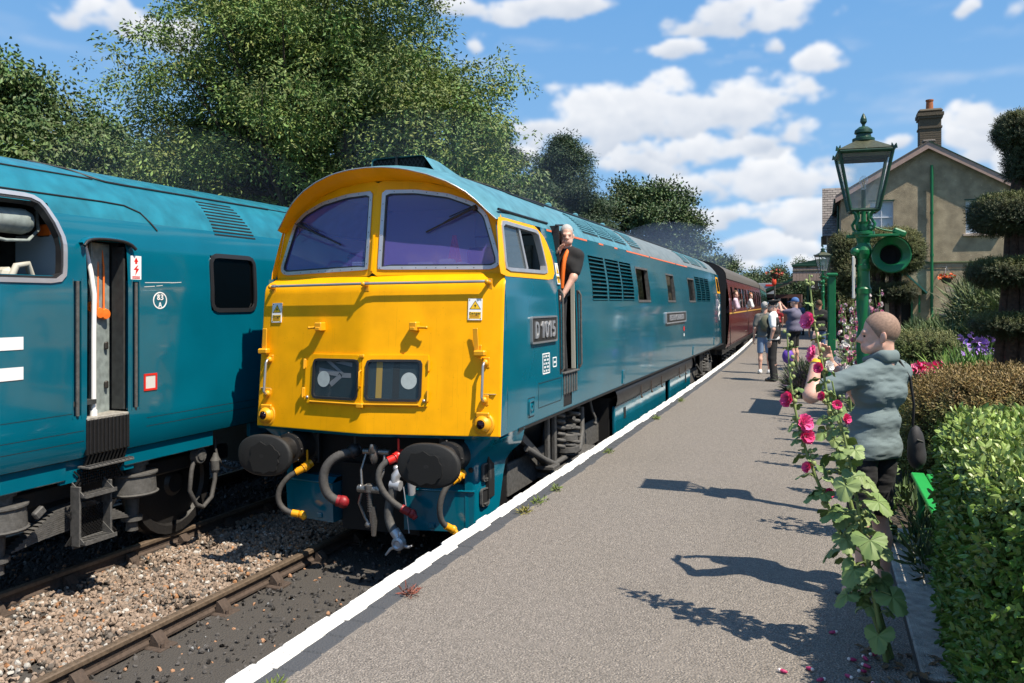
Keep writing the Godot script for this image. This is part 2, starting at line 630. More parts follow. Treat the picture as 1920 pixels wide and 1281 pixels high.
func materials() -> void:
	mat("asphalt", Color(0.340, 0.326, 0.312), 0.92, 0, "asphalt", 0.62, "n_grain", 0.5).vertex_color_use_as_albedo = true
	mat("earth", Color(0.09, 0.07, 0.05), 0.95, 0, "mottle", 0.8, "n_lump", 1.0)
	mat("grass", Color(0.09, 0.13, 0.035), 0.95, 0, "mottle", 0.6, "n_grain", 1.0)
	mat("ballast_bed", Color(0.085, 0.077, 0.070), 0.95, 0, "grain", 0.9, "n_fine", 1.0)
	mat("slab", Color(0.44, 0.42, 0.385), 0.9, 0, "mottle", 0.9, "n_grain", 0.5)
	mat("coping", Color(0.085, 0.09, 0.10), 0.8, 0, "grain", 1.2, "n_fine", 0.6)
	mat("white_line", Color(0.80, 0.79, 0.76), 0.75, 0, "paint", 1.1, "n_fine", 0.5)
	mat("brick_wall_face", Color(0.24, 0.13, 0.09), 0.9, 0, "mottle", 1.0, "n_fine", 0.5)
	# paint on the locomotives
	for q in [["blue", Color(0.0008, 0.132, 0.200)], ["blue_left", Color(0.0008, 0.118, 0.182)]]:
		var m := mat(q[0], q[1], 0.14, 0, "soft", 0.35, "n_wave", 0.10)
		m.clearcoat_enabled = true
		m.clearcoat = 0.5
		m.metallic_specular = 0.4
		m.clearcoat_roughness = 0.06
	mat("blue_roof", Color(0.10, 0.28, 0.34), 0.4, 0, "mottle", 0.5, "n_wave", 0.15)
	mat("recess_black", Color(0.006, 0.006, 0.006), 0.8)
	mat("blue_faded_sheen", Color(0.015, 0.19, 0.265), 0.34, 0, "mottle", 0.35, "n_wave", 0.12)  # satin faded roof paint, its colour lightened to stand for reflected sky sheen
	mat("grey_roof", Color(0.19, 0.225, 0.23), 0.5, 0, "mottle", 0.5)
	var y := mat("yellow", Color(0.95, 0.43, 0.0005), 0.42, 0, "specks", 0.7, "n_wave", 0.14)
	y.metallic_specular = 0.3
	mat("orange_stripe", Color(0.75, 0.16, 0.06), 0.5)
	mat("black", Color(0.012, 0.012, 0.013), 0.5, 0, "mottle", 2.0, "n_fine", 0.2)
	mat("grease_black", Color(0.022, 0.021, 0.021), 0.42, 0, "mottle", 3.0, "n_fine", 0.35)
	mat("buffer_face", Color(0.014, 0.014, 0.014), 0.6, 0, "mottle", 5.0, "n_grain", 0.5)
	mat("frame_grey", Color(0.10, 0.098, 0.095), 0.7, 0, "mottle", 1.6, "n_fine", 0.3)
	mat("dark_inside", Color(0.006, 0.006, 0.007), 0.9)
	mat("rubber", Color(0.075, 0.072, 0.070), 0.75, 0, "mottle", 2.5)
	mat("rubber_seal", Color(0.018, 0.018, 0.02), 0.45)
	mat("steel", Color(0.42, 0.42, 0.43), 0.35, 0.7)
	mat("alloy", Color(0.50, 0.51, 0.54), 0.38, 0.55, "soft", 1.0)
	mat("greased_steel", Color(0.30, 0.29, 0.28), 0.3, 0.75, "mottle", 4.0)
	mat("white", Color(0.80, 0.80, 0.80), 0.5)
	mat("white_dirty", Color(0.62, 0.61, 0.58), 0.7, 0, "soft", 1.0)
	mat("cloth_white", Color(0.74, 0.72, 0.68), 0.9, 0, "soft", 2.0)
	mat("red", Color(0.62, 0.02, 0.015), 0.4)
	mat("dark_red", Color(0.30, 0.012, 0.018), 0.5, 0, "mottle", 3.0)
	mat("orange", Color(0.85, 0.17, 0.015), 0.6)
	mat("yellow_fitting", Color(0.80, 0.36, 0.004), 0.45, 0, "soft", 1.0)
	mat("bag_black", Color(0.035, 0.035, 0.04), 0.75, 0, "cloth", 6.0)
	mat("hair_white", Color(0.50, 0.48, 0.46), 0.8, 0, "mottle", 8.0)
	mat("moss", Color(0.13, 0.16, 0.08), 0.9, 0, "mottle", 1.5)
	mat("green_teal", Color(0.02, 0.13, 0.10), 0.5, 0, "soft", 1.0)
	mat("shop_dark", Color(0.05, 0.045, 0.04), 0.9)
	mat("board_grey", Color(0.32, 0.34, 0.38), 0.7, 0, "soft", 0.5)
	mat("signal_red", Color(0.70, 0.07, 0.03), 0.5)
	mat("cab_dark", Color(0.035, 0.04, 0.042), 0.8, 0, "mottle", 1.0)
	mat("sill_alloy", Color(0.40, 0.38, 0.34), 0.6, 0.2, "mottle", 2.0)
	mat("cab_wall", Color(0.30, 0.38, 0.44), 0.7)
	mat("cab_grey", Color(0.30, 0.35, 0.34), 0.6, 0, "mottle", 1.0)
	mat("cab_beige", Color(0.45, 0.44, 0.38), 0.6)
	mat("plate_black", Color(0.03, 0.026, 0.022), 0.4)
	mat("sign_yellow", Color(0.83, 0.50, 0.01), 0.5)
	mat("ink", Color(0.01, 0.01, 0.01), 0.6)
	mat("headcode_dark", Color(0.012, 0.024, 0.032), 0.5)
	mat("spot_white", Color(0.50, 0.56, 0.56), 0.5, 0, "soft", 4.0)
	mat("emblem_grey", Color(0.17, 0.185, 0.21), 0.6)
	mat("band_yellow", Color(0.30, 0.20, 0.03), 0.6)
	mat("maroon", Color(0.135, 0.016, 0.013), 0.2, 0, "soft", 0.4, "n_wave", 0.1)
	mat("coach_green", Color(0.012, 0.095, 0.045), 0.25, 0, "soft", 0.4, "n_wave", 0.1)
	mat("lining", Color(0.55, 0.32, 0.06), 0.5)
	mat("coach_roof", Color(0.115, 0.105, 0.095), 0.8, 0, "mottle", 0.6)
	mat("rust", Color(0.085, 0.060, 0.046), 0.9, 0, "mottle", 2.2, "n_fine", 0.4)
	mat("rail_top", Color(0.17, 0.125, 0.088), 0.5, 0.2, "mottle", 2.0)
	mat("timber_black", Color(0.055, 0.052, 0.05), 0.95, 0, "mottle", 1.2, "n_fine", 0.6)
	# buildings
	mat("cement_render", Color(0.46, 0.405, 0.31), 0.95, 0, "render", 0.30, "n_grain", 0.4)
	mat("brick_grey", Color(0.13, 0.105, 0.075), 0.95, 0, "mottle", 1.5, "n_fine", 0.6)
	mat("brick_a", Color(0.17, 0.075, 0.052), 0.95, 0, "mottle", 2.0)
	mat("brick_b", Color(0.115, 0.052, 0.042), 0.95, 0, "mottle", 2.0)
	mat("brick_c", Color(0.21, 0.10, 0.065), 0.95, 0, "mottle", 2.0)
	mat("mortar", Color(0.15, 0.12, 0.10), 0.98)
	mat("slate_a", Color(0.19, 0.165, 0.15), 0.8, 0, "mottle", 1.4)
	mat("slate_b", Color(0.15, 0.135, 0.13), 0.8, 0, "mottle", 1.4)
	mat("fascia_pink", Color(0.40, 0.275, 0.235), 0.7, 0, "soft", 1.0)
	mat("terracotta", Color(0.42, 0.14, 0.06), 0.85, 0, "mottle", 2.0)
	mat("green_paint", Color(0.004, 0.135, 0.045), 0.38, 0, "soft", 1.0, "n_fine", 0.08)
	mat("green_dark", Color(0.006, 0.055, 0.03), 0.45, 0, "mottle", 1.5, "n_fine", 0.1)
	mat("bench_green", Color(0.013, 0.33, 0.04), 0.45, 0, "soft", 1.0)
	mat("cream_board", Color(0.62, 0.38, 0.17), 0.7, 0, "soft", 1.0)
	mat("verdigris", Color(0.10, 0.105, 0.06), 0.45, 0.4, "mottle", 3.0)
	mat("window_white", Color(0.66, 0.68, 0.72), 0.5)
	mat("blind", Color(0.42, 0.47, 0.53), 0.6)
	mat("sill", Color(0.42, 0.33, 0.27), 0.85)
	mat("valance", Color(0.36, 0.265, 0.225), 0.7, 0, "soft", 1.0)
	mat("bark", Color(0.075, 0.058, 0.042), 0.95, 0, "bark", 0.8, "n_lump", 0.8)
	mat("bark_red", Color(0.085, 0.050, 0.036), 0.95, 0, "bark", 1.4, "n_lump", 0.8)
	# glass
	var g := StandardMaterial3D.new()
	g.albedo_color = Color(0.50, 0.44, 0.84, 0.32)
	g.transparency = BaseMaterial3D.TRANSPARENCY_ALPHA
	g.roughness = 0.02
	g.metallic_specular = 0.8
	M["screen_glass"] = g
	g = StandardMaterial3D.new()
	g.albedo_color = Color(0.75, 0.82, 0.84, 0.10)
	g.transparency = BaseMaterial3D.TRANSPARENCY_ALPHA
	g.roughness = 0.02
	M["glass"] = g
	g = g.duplicate()
	g.albedo_color = Color(0.3, 0.4, 0.45, 0.10)
	g.metallic_specular = 0.25
	M["headcode_glass"] = g
	g = StandardMaterial3D.new()
	g.albedo_color = Color(0.02, 0.025, 0.03)
	g.roughness = 0.05
	M["dark_glass"] = g
	# living things: vertex colours and instance colours carry the leaf tone
	for q in [["leaf", 0.62, 0.30], ["leaf_glossy", 0.40, 0.12], ["needle", 0.6, 0.08], ["petal", 0.6, 0.35]]:
		var m := StandardMaterial3D.new()
		m.vertex_color_use_as_albedo = true
		m.roughness = q[1]
		m.cull_mode = BaseMaterial3D.CULL_DISABLED
		m.backlight_enabled = true
		m.backlight = Color(q[2] * 0.8, q[2], q[2] * 0.35) if q[0] != "petal" else Color(q[2], q[2] * 0.7, q[2] * 0.75)
		M[q[0]] = m
	var st := StandardMaterial3D.new()
	st.vertex_color_use_as_albedo = true
	st.roughness = 0.9
	st.normal_enabled = true
	st.normal_texture = T["n_lump"]
	st.normal_scale = 0.6
	st.uv1_triplanar = true
	st.uv1_scale = Vector3.ONE * 3.0
	M["stone"] = st
	# people
	for q in [["skin", Color(0.66, 0.39, 0.30)], ["skin_tan", Color(0.42, 0.20, 0.13)]]:
		var m := mat(q[0], q[1], 0.5, 0, "soft", 6.0, "n_fine", 0.12)
		m.subsurf_scatter_enabled = true
		m.subsurf_scatter_strength = 0.12

func ground_and_platform() -> void:
	var g := G.new()
	# the land, one sheet to the horizon, below the track bed
	g.quad(Wp(-900, -1.3, -300), Wp(900, -1.3, -300), Wp(900, -1.3, 1800), Wp(-900, -1.3, 1800))
	struct("ground", g, M.grass)
	# track bed: gently uneven
	g = G.new()
	var nz := FastNoiseLite.new()
	nz.seed = 3
	nz.frequency = 0.9
	var rows := []
	for i in 131:
		var s: float = -8.0 + (i * 0.2 if i < 100 else 20.0 + (i - 100) * 6.0 - 0.0) 
		var row := []
		for k in 45:
			var x := -12.0 + k * (9.45 / 44.0)
			row.append(Wp(x, RAIL_Y - 0.155 + nz.get_noise_2d(x * 2, s * 2) * 0.03, s))
		rows.append(row)
	g.grid(rows)
	struct("track_bed", g, M.ballast_bed)
	# platform: tarmac surface, solid down to the land
	g = G.new()
	g.use_col = true
	var patch := FastNoiseLite.new()
	patch.seed = 8
	patch.frequency = 0.35
	patch.fractal_octaves = 3
	var edge := []
	for i in 61: edge.append(i * 2.0 - 12.0)
	for i in 60:
		var a: float = edge[i]
		var b: float = edge[i + 1]
		var rws := []
		for s in ([a, a + 0.5, a + 1.0, a + 1.5, b] if a < 30 else [a, b]):
			var row := []
			for k in 9: row.append(Wp(lerpf(edge_x(s) + 0.25, platform_back(s), k / 8.0), 0, s))
			rws.append(row)
		for r in rws.size() - 1:
			for k in 8:
				for p in [rws[r][k], rws[r + 1][k + 1], rws[r][k + 1], rws[r][k], rws[r + 1][k], rws[r + 1][k + 1]]:
					var wear := 1.0 + 0.16 * patch.get_noise_2d(p.x, p.z * 0.6) + 0.06 * patch.get_noise_2d(p.x * 5 + 50, p.z * 5)
					g.v.append(p); g.n.append(Vector3.UP); g.c.append(Color(wear, wear, wear * 0.99))
	var pl := struct("platform", g, M.asphalt)
	var w := G.new()
	for i in 60:
		var a: float = edge[i]
		var b: float = edge[i + 1]
		w.quad(Wp(edge_x(b) + 0.04, -1.3, b), Wp(edge_x(a) + 0.04, -1.3, a), Wp(edge_x(a) + 0.04, -0.08, a), Wp(edge_x(b) + 0.04, -0.08, b))
	part(pl, "platform_wall", w, M.brick_wall_face)
	# coping bricks along the edge, each its own: white-painted nose, dark back
	var s := 2.2
	var k := 0
	while s < 66.0:
		var len := 0.21 if s < 45 else 0.6
		var x0 := edge_x(s + len / 2) + rng.randf_range(-0.012, 0.012)
		var bk := G.new()
		var y := rng.randf_range(-0.002, 0.003)
		var yaw := (edge_x(s + len) - edge_x(s)) / len
		var bs := Basis(Vector3.UP, -atan(yaw) * 1.0 + rng.randf_range(-0.012, 0.012))
		bk.box(Wp(x0 + 0.195, -0.04 + y, s + len / 2), Vector3(0.13, 0.085, len - 0.008), bs, 0.008)
		var am := bk.mesh(M.coping)
		var wh := G.new()
		wh.box(Wp(x0 + 0.065, -0.038 + y, s + len / 2), Vector3(0.13, 0.09, len - 0.004), bs, 0.012)
		wh.add_to(am, M.white_line)
		if k < 295:
			part(pl, "coping_brick", am)
		k += 1
		s += len
	# the garden behind the platform
	g = G.new()
	g.quad(Wp(0.42, -0.02, -12), Wp(40, -0.02, -12), Wp(40, -0.02, 110), Wp(0.42, -0.02, 110))
	struct("garden_soil", g, M.earth)
	g = G.new()
	g.quad(Wp(3.0, -0.012, 9), Wp(40, -0.012, 9), Wp(40, -0.012, 110), Wp(3.0, -0.012, 110))
	struct("lawn", g, M.grass)

func edge_x(s: float) -> float:
	# the platform edge bends gently to the left far along
	return -2.576 - 0.0007 * pow(maxf(s - 12.0, 0.0), 2)

func platform_back(s: float) -> float:
	if s < 4.2: return 0.425
	if s < 24.0: return 0.425
	return 0.7

func bend(x: float, s: float) -> float:
	return x - 0.0007 * pow(maxf(s - 24.0, 0.0), 2)

func rail_section() -> Array:
	# bullhead rail: half-profile mirrored, x and height below the rail top
	var half := [[0.024, 0.0], [0.034, -0.008], [0.035, -0.036], [0.026, -0.048], [0.010, -0.056], [0.009, -0.098], [0.024, -0.108], [0.034, -0.116], [0.033, -0.136], [0.024, -0.142]]
	var p := []
	for q in half: p.append(Vector2(q[0], q[1]))
	for i in range(half.size() - 1, -1, -1): p.append(Vector2(-half[i][0], half[i][1]))
	return p

func tracks() -> void:
	var sec := rail_section()
	var sl := [0.0]
	var chair := G.new()
	chair.box(Vector3(0, -0.150, 0), Vector3(0.36, 0.03, 0.19), Basis(), 0.008)
	for sg in [-1.0, 1.0]:
		var poly := [Vector2(0.036, -0.135), Vector2(0.13, -0.135), Vector2(0.115, -0.10), Vector2(0.062, -0.045), Vector2(0.046, -0.045)]
		var q := []
		for v in poly: q.append(Vector2(v.x * sg, v.y))
		chair.prism(q, Vector3(0, 0, 0.05), Vector3(1, 0, 0), Vector3(0, 1, 0), Vector3(0, 0, -0.10))
		chair.cyl(Vector3(sg * 0.15, -0.135, 0.04), Vector3(sg * 0.15, -0.105, 0.04), 0.016, 0.013, 6)
	chair.box(Vector3(-0.055, -0.075, 0), Vector3(0.03, 0.06, 0.22), Basis(), 0.006)
	var cm := chair.mesh(M.rust)
	var sleeper := G.new()
	sleeper.box(Vector3.ZERO, Vector3(2.6, 0.13, 0.25), Basis(), 0.012)
	var sm := sleeper.mesh(M.timber_black)
	var where := [[TRACK_B - 0.7525, "rail of the far track, left side under the blue locomotive with the open door", "far left rail"], [TRACK_B + 0.7525, "brown bullhead rail of the far track, nearest the stones between the tracks", ""], [TRACK_A - 0.7525, "rusty bullhead rail with iron chairs in the foreground, running under the yellow nose", ""], [TRACK_A + 0.7525, "dark rail of the platform track, hidden below the white platform edge", ""]]
	for w in where:
		var o := thing("rail", w[1], "rail", Vector3(w[0], RAIL_Y, 0), "running rails")
		var side := G.new()
		var top := G.new()
		var pts := []
		for i in 26: pts.append(-6.0 + i * 1.5 if i < 18 else 20.0 + (i - 18) * 8.0)
		for i in pts.size() - 1:
			var a: float = pts[i]
			var b: float = pts[i + 1]
			for k in sec.size():
				var p: Vector2 = sec[k]
				var q: Vector2 = sec[(k + 1) % sec.size()]
				var tgt := top if (p.y > -0.037 and q.y > -0.037) else side
				tgt.quad(Vector3(bend(p.x, a), p.y, -a), Vector3(bend(q.x, a), q.y, -a), Vector3(bend(q.x, b), q.y, -b), Vector3(bend(p.x, b), p.y, -b))
		part(o, "rail_web", side, M.rust)
		part(o, "rail_head", top, M.rail_top)
		for i in 26:
			var c := part(o, "rail_chair", cm)
			c.position = Vector3(0, 0, -(0.55 + i * 0.72))
	for tr in [[TRACK_A, "of the platform track"], [TRACK_B, "of the far track"]]:
		for i in 14:
			var o := single("sleeper", sm, null, "grimy timber sleeper half sunk in the ballast %s" % tr[1], "sleeper", Vector3(tr[0], RAIL_Y - 0.228, -(0.55 + i * 0.72)), "sleepers " + tr[1])
			o.rotation.y = rng.randf_range(-0.006, 0.006)
	# ballast stones
	var shapes := []
	for k in 3:
		var st := G.new()
		st.use_col = true
		var nz := RandomNumberGenerator.new()
		nz.seed = 50 + k
		var ico := []
		for i in 4:
			var th := PI * i / 3.0
			var row := []
			for j in 6:
				var ph := TAU * (j + 0.4 * (i % 2)) / 6.0
				row.append(Vector3(sin(th) * cos(ph), cos(th), sin(th) * sin(ph)) * nz.randf_range(0.72, 1.15))
			ico.append(row)
		for i in 3:
			for j in 6:
				var j2 := (j + 1) % 6
				if i > 0: st.tri(ico[i][j], ico[i][j2] if i > 0 else ico[0][0], ico[i + 1 if i < 2 else 3][j2 if i < 2 else 0])
				if i < 2: st.tri(ico[i][j] if i > 0 else ico[0][0], ico[i + 1][j2], ico[i + 1][j])
				if i == 2: st.tri(ico[2][j], ico[2][j2], ico[3][0])
		shapes.append(st.mesh(M.stone))
	var xf := [[], [], []]
	var cl := [[], [], []]
	var r := RandomNumberGenerator.new()
	r.seed = 12
	for i in 46000:
		var s := 1.5 + 10.5 * pow(r.randf(), 1.15)
		var x := r.randf_range(-9.6, -2.62) if i % 2 else r.randf_range(TRACK_B + 0.78, TRACK_A - 0.78)
		if i % 2 == 0: s = 1.5 + 7.0 * r.randf()
		var dA := absf(x - TRACK_A)
		var six := x > TRACK_B + 0.80 and x < TRACK_A - 0.80      # between the tracks
		var size := r.randf_range(0.012, 0.029)
		var lift := -0.150 + r.randf_range(-0.012, 0.02)
		var c: Color
		if six:
			var v := r.randf_range(0.65, 1.15)
			c = Color(0.285, 0.215, 0.165) * v
			if r.randf() < 0.18: c = Color(0.14, 0.118, 0.10) * v
			if r.randf() < 0.08: c = Color(0.42, 0.40, 0.37)
			if r.randf() < 0.03: c = Color(0.34, 0.17, 0.08)
			lift += 0.02 * sin((x - TRACK_B - 0.8) / (TRACK_A - TRACK_B - 1.6) * PI)
			var ph := fposmod(s - 0.55, 0.72)
			if (x < TRACK_B + 1.3 or x > TRACK_A - 1.3) and (ph < 0.17 or ph > 0.55) and r.randf() < 0.8: continue
		else:
			if x > TRACK_A - 0.8:
				if r.randf() < 0.35: continue
				size *= r.randf_range(0.6, 1.1)
				lift -= 0.008
			var v := r.randf_range(0.6, 1.5)
			c = Color(0.060, 0.056, 0.054) * v
			if r.randf() < 0.05: c = Color(0.34, 0.19, 0.11)
			if r.randf() < 0.03: c = Color(0.24, 0.25, 0.26)
		var b := Basis.from_euler(Vector3(r.randf() * TAU, r.randf() * TAU, r.randf() * TAU)) * Basis.from_scale(Vector3(size, size * r.randf_range(0.55, 0.9), size * r.randf_range(0.8, 1.4)))
		var k := i % 3
		c.a = 1.0
		xf[k].append(Transform3D(b, Wp(x, RAIL_Y + lift, s)))
		cl[k].append(c)
	for k in 3:
		var o := multi(self, "ballast_stones" if k == 0 else "ballast_stones_%03d" % k, shapes[k], xf[k], cl[k])
		o.set_meta("kind", "stuff")
		tag(o, ["loose ballast stones, pinkish between the tracks and sooty by the platform", "loose ballast stones around both tracks, mixed in with the others", "broken ballast stones lying round rails and sleepers"][k], "ballast")

func lut(t: Array, h: float) -> float:
	if h <= t[0][0]: return t[0][1]
	for i in t.size() - 1:
		if h <= t[i + 1][0]: return lerpf(t[i][1], t[i + 1][1], (h - t[i][0]) / (t[i + 1][0] - t[i][0]))
	return t[-1][1]

func ray_outline(poly: Array, ce: Vector2, k: int) -> Array:
	# the outline met by k rays from ce, so that two outlines can be joined point by point
	var r := []
	for i in k:
		var a := TAU * (i + 0.5) / k
		var d := Vector2(cos(a), sin(a))
		var best := ce
		for j in poly.size():
			var p: Vector2 = poly[j]
			var q: Vector2 = poly[(j + 1) % poly.size()]
			var hit = Geometry2D.segment_intersects_segment(ce, ce + d * 20.0, p, q)
			if hit != null: best = hit
		r.append(best)
	return r

func round_poly(p: Array, rad: Array, seg := 4) -> Array:
	# corners of a polygon rounded by rad[i]
	var o := []
	var m := p.size()
	for i in m:
		var a: Vector2 = p[(i + m - 1) % m]
		var b: Vector2 = p[i]
		var c: Vector2 = p[(i + 1) % m]
		var r: float = rad[i % rad.size()]
		if r <= 0.0:
			o.append(b)
			continue
		var u := (a - b).normalized()
		var w := (c - b).normalized()
		for k in seg + 1:
			var t := float(k) / seg
			var s := b + u * r
			var e := b + w * r
			o.append(s.lerp(b, t).lerp(b.lerp(e, t), t))
	return o

func grow(p: Array, d: float) -> Array:
	var o := []
	var m := p.size()
	for i in m:
		var t: Vector2 = (p[(i + 1) % m] - p[(i + m - 1) % m]).normalized()
		o.append(p[i] + Vector2(t.y, -t.x) * d)
	return o

func mapped_ring(g: G, outer: Array, inner: Array, fn: Callable, lift: float, base := 0.0) -> void:
	# frame between two point-matched outlines on a curved surface; fn(Vector2, height) -> point
	var m := outer.size()
	for i in m:
		var k := (i + 1) % m
		g.quad(fn.call(outer[i], lift), fn.call(outer[k], lift), fn.call(inner[k], lift), fn.call(inner[i], lift))
		if base != lift:
			g.quad(fn.call(outer[i], base), fn.call(outer[k], base), fn.call(outer[k], lift), fn.call(outer[i], lift))
			g.quad(fn.call(inner[i], lift), fn.call(inner[k], lift), fn.call(inner[k], base), fn.call(inner[i], base))

func mapped_fill(g: G, poly: Array, fn: Callable, lift: float) -> void:
	var pp := PackedVector2Array(poly)
	var ix := Geometry2D.triangulate_polygon(pp)
	for i in range(0, ix.size(), 3):
		var q := [pp[ix[i]], pp[ix[i + 1]], pp[ix[i + 2]]]
		if (q[1] - q[0]).cross(q[2] - q[0]) < 0: q.reverse()
		g.tri(fn.call(q[0], lift), fn.call(q[1], lift), fn.call(q[2], lift))

var side_lut := [[0.9, 1.30], [1.24, 1.335], [1.6, 1.345], [2.3, 1.345], [2.7, 1.33], [3.0, 1.285], [3.28, 1.235]]
var roof_lut := [[0.0, 3.86], [0.2, 3.852], [0.4, 3.825], [0.62, 3.765], [0.82, 3.685], [0.98, 3.585], [1.1, 3.475], [1.19, 3.365], [1.235, 3.28]]

func shell_side(g: G, sgn: float, ss: Array, hs: Array, holes: Array, xf: Callable) -> void:
	ss.sort(); hs.sort()
	for i in ss.size() - 1:
		for j in hs.size() - 1:
			if ss[i + 1] - ss[i] < 1e-4 or hs[j + 1] - hs[j] < 1e-4: continue
			var cs: float = (ss[i] + ss[i + 1]) / 2
			var ch: float = (hs[j] + hs[j + 1]) / 2
			var cut := false
			for q in holes:
				if cs > q[0] and cs < q[1] and ch > q[2] and ch < q[3]: cut = true
			if cut: continue
			var p := []
			var n := []
			for w in [[ss[i], hs[j]], [ss[i + 1], hs[j]], [ss[i + 1], hs[j + 1]], [ss[i], hs[j + 1]]]:
				var x: float = xf.call(w[0], w[1])
				p.append(L(sgn * x, w[1], w[0]))
				var dh: float = (xf.call(w[0], w[1] + 0.04) - xf.call(w[0], w[1] - 0.04)) / 0.08
				var ds: float = (xf.call(w[0] + 0.05, w[1]) - xf.call(w[0] - 0.05, w[1])) / 0.1
				n.append(Vector3(sgn, -dh, ds).normalized())
			if sgn > 0: g.quadn(p[0], p[1], p[2], p[3], n[0], n[1], n[2], n[3])
			else: g.quadn(p[1], p[0], p[3], p[2], n[1], n[0], n[3], n[2])

func louvre_panel(to: Node3D, s0: float, s1: float, h0: float, h1: float, xf: Callable, count: int, m: Material) -> void:
	# dark recess with sloping slats, each slat a piece
	var ba := G.new()
	ba.quad(L(xf.call(s0, h0) - 0.05, h0, s0), L(xf.call(s1, h0) - 0.05, h0, s1), L(xf.call(s1, h1) - 0.05, h1, s1), L(xf.call(s0, h1) - 0.05, h1, s0))
	for sg in [[s0, 1], [s1, -1]]:
		var s: float = sg[0]
		var q := [L(xf.call(s, h0) - 0.05, h0, s), L(xf.call(s, h1) - 0.05, h1, s), L(xf.call(s, h1) + 0.004, h1, s), L(xf.call(s, h0) + 0.004, h0, s)]
		if sg[1] < 0: q.reverse()
		ba.quad(q[0], q[1], q[2], q[3])
	var pn := part(to, "louvre_panel", ba, M.dark_inside)
	var mid := (s0 + s1) / 2
	for i in count:
		var h := h0 + (i + 0.42) * (h1 - h0) / count
		var dh := (h1 - h0) / count
		var x: float = xf.call(mid, h)
		var g := G.new()
		var a := Vector2(x + 0.006, h + dh * 0.0)
		var b := Vector2(x - 0.03, h + dh * 0.30)
		g.quad(L(a.x, a.y, s0), L(a.x, a.y, s1), L(b.x, b.y, s1), L(b.x, b.y, s0))
		g.quad(L(a.x, a.y - 0.012, s0), L(a.x, a.y - 0.012, s1), L(a.x, a.y, s1), L(a.x, a.y, s0))
		g.quad(L(b.x, b.y - 0.012, s0), L(b.x, b.y - 0.012, s1), L(a.x, a.y - 0.012, s1), L(a.x, a.y - 0.012, s0))
		part(pn, "slat", g, m)

func nose_s(x: float, h: float) -> float: return 6.686 + 0.15 * absf(x) + 0.11 * (h - 1.24)
func wind_s(x: float, h: float) -> float: return 6.96 + 0.19 * absf(x) + 0.145 * (h - 2.79)
func on_wind(p: Vector2, d: float) -> Vector3: return L(p.x, p.y, wind_s(p.x, p.y) - d)
func on_nose(p: Vector2, d: float) -> Vector3: return L(p.x, p.y, nose_s(p.x, p.y) - d)
func w_side(_s: float, h: float) -> float:
	return lut(side_lut, h) - 0.07 * pow(clampf((_s - 22.5) / 2.6, 0, 1), 2)
func on_side(p: Vector2, d: float) -> Vector3: return L(w_side(p.x, p.y) + d, p.y, p.x)   # p = (s, h)
func on_roof_slope(p: Vector2, d: float) -> Vector3:
	# p = (s, x); outer face of the roof
	return L(p.y, lut(roof_lut, absf(p.y)) + d, p.x)

func hazard_sign(to: Node3D, o: Vector3, ux: Vector3, uy: Vector3, w: float, h: float) -> void:
	# white plate, yellow warning triangle with a black flash, yellow text panel
	var nn := ux.cross(uy)
	var g := G.new()
	g.prism([Vector2(-w / 2, -h / 2), Vector2(w / 2, -h / 2), Vector2(w / 2, h / 2), Vector2(-w / 2, h / 2)], o, ux, uy, nn * 0.006)
	var p := part(to, "warning_sign", g, M.white)
	var t := G.new()
	var b := G.new()
	var c := Vector2(0, h * 0.16)
	b.prism([c + Vector2(-0.41 * w, -0.16 * h), c + Vector2(0.41 * w, -0.16 * h), c + Vector2(0, 0.26 * h)], o + nn * 0.006, ux, uy, nn * 0.001)
	t.prism([c + Vector2(-0.34 * w, -0.135 * h), c + Vector2(0.34 * w, -0.135 * h), c + Vector2(0, 0.215 * h)], o + nn * 0.007, ux, uy, nn * 0.001)
	t.prism([Vector2(-0.42 * w, -0.44 * h), Vector2(0.42 * w, -0.44 * h), Vector2(0.42 * w, -0.12 * h), Vector2(-0.42 * w, -0.12 * h)], o + nn * 0.006, ux, uy, nn * 0.001)
	b.prism([c + Vector2(0.04 * w, 0.12 * h), c + Vector2(-0.10 * w, -0.01 * h), c + Vector2(0.0, -0.01 * h), c + Vector2(-0.03 * w, -0.12 * h), c + Vector2(0.10 * w, 0.035 * h), c + Vector2(0.0, 0.035 * h)], o + nn * 0.008, ux, uy, nn * 0.001)
	for k in [[-0.40, -0.44], [0.40, -0.44], [-0.40, 0.44], [0.40, 0.44]]:
		b.prism(oval(0.035 * w, 0.035 * w, 6), o + ux * k[0] * w + uy * k[1] * h + nn * 0.006, ux, uy, nn * 0.003)
	part(p, "warning_triangle", t, M.sign_yellow)
	part(p, "black_print", b, M.ink)
	var bs := Basis(ux, uy, nn)
	var l := part(p, "lettering", text_mesh("Danger", h * 0.16, 0.001, true), M.ink)
	l.transform = Transform3D(bs, o - uy * 0.19 * h + nn * 0.0078)
	var ln := G.new()   # small print, too fine to read
	for y in [-0.29, -0.33, -0.39]: ln.prism([Vector2(-0.36 * w, (y - 0.008) * h), Vector2(0.3 * w, (y - 0.008) * h), Vector2(0.3 * w, (y + 0.008) * h), Vector2(-0.36 * w, (y + 0.008) * h)], o + nn * 0.0072, ux, uy, nn * 0.0006)
	part(p, "small_print", ln, M.dark_red)

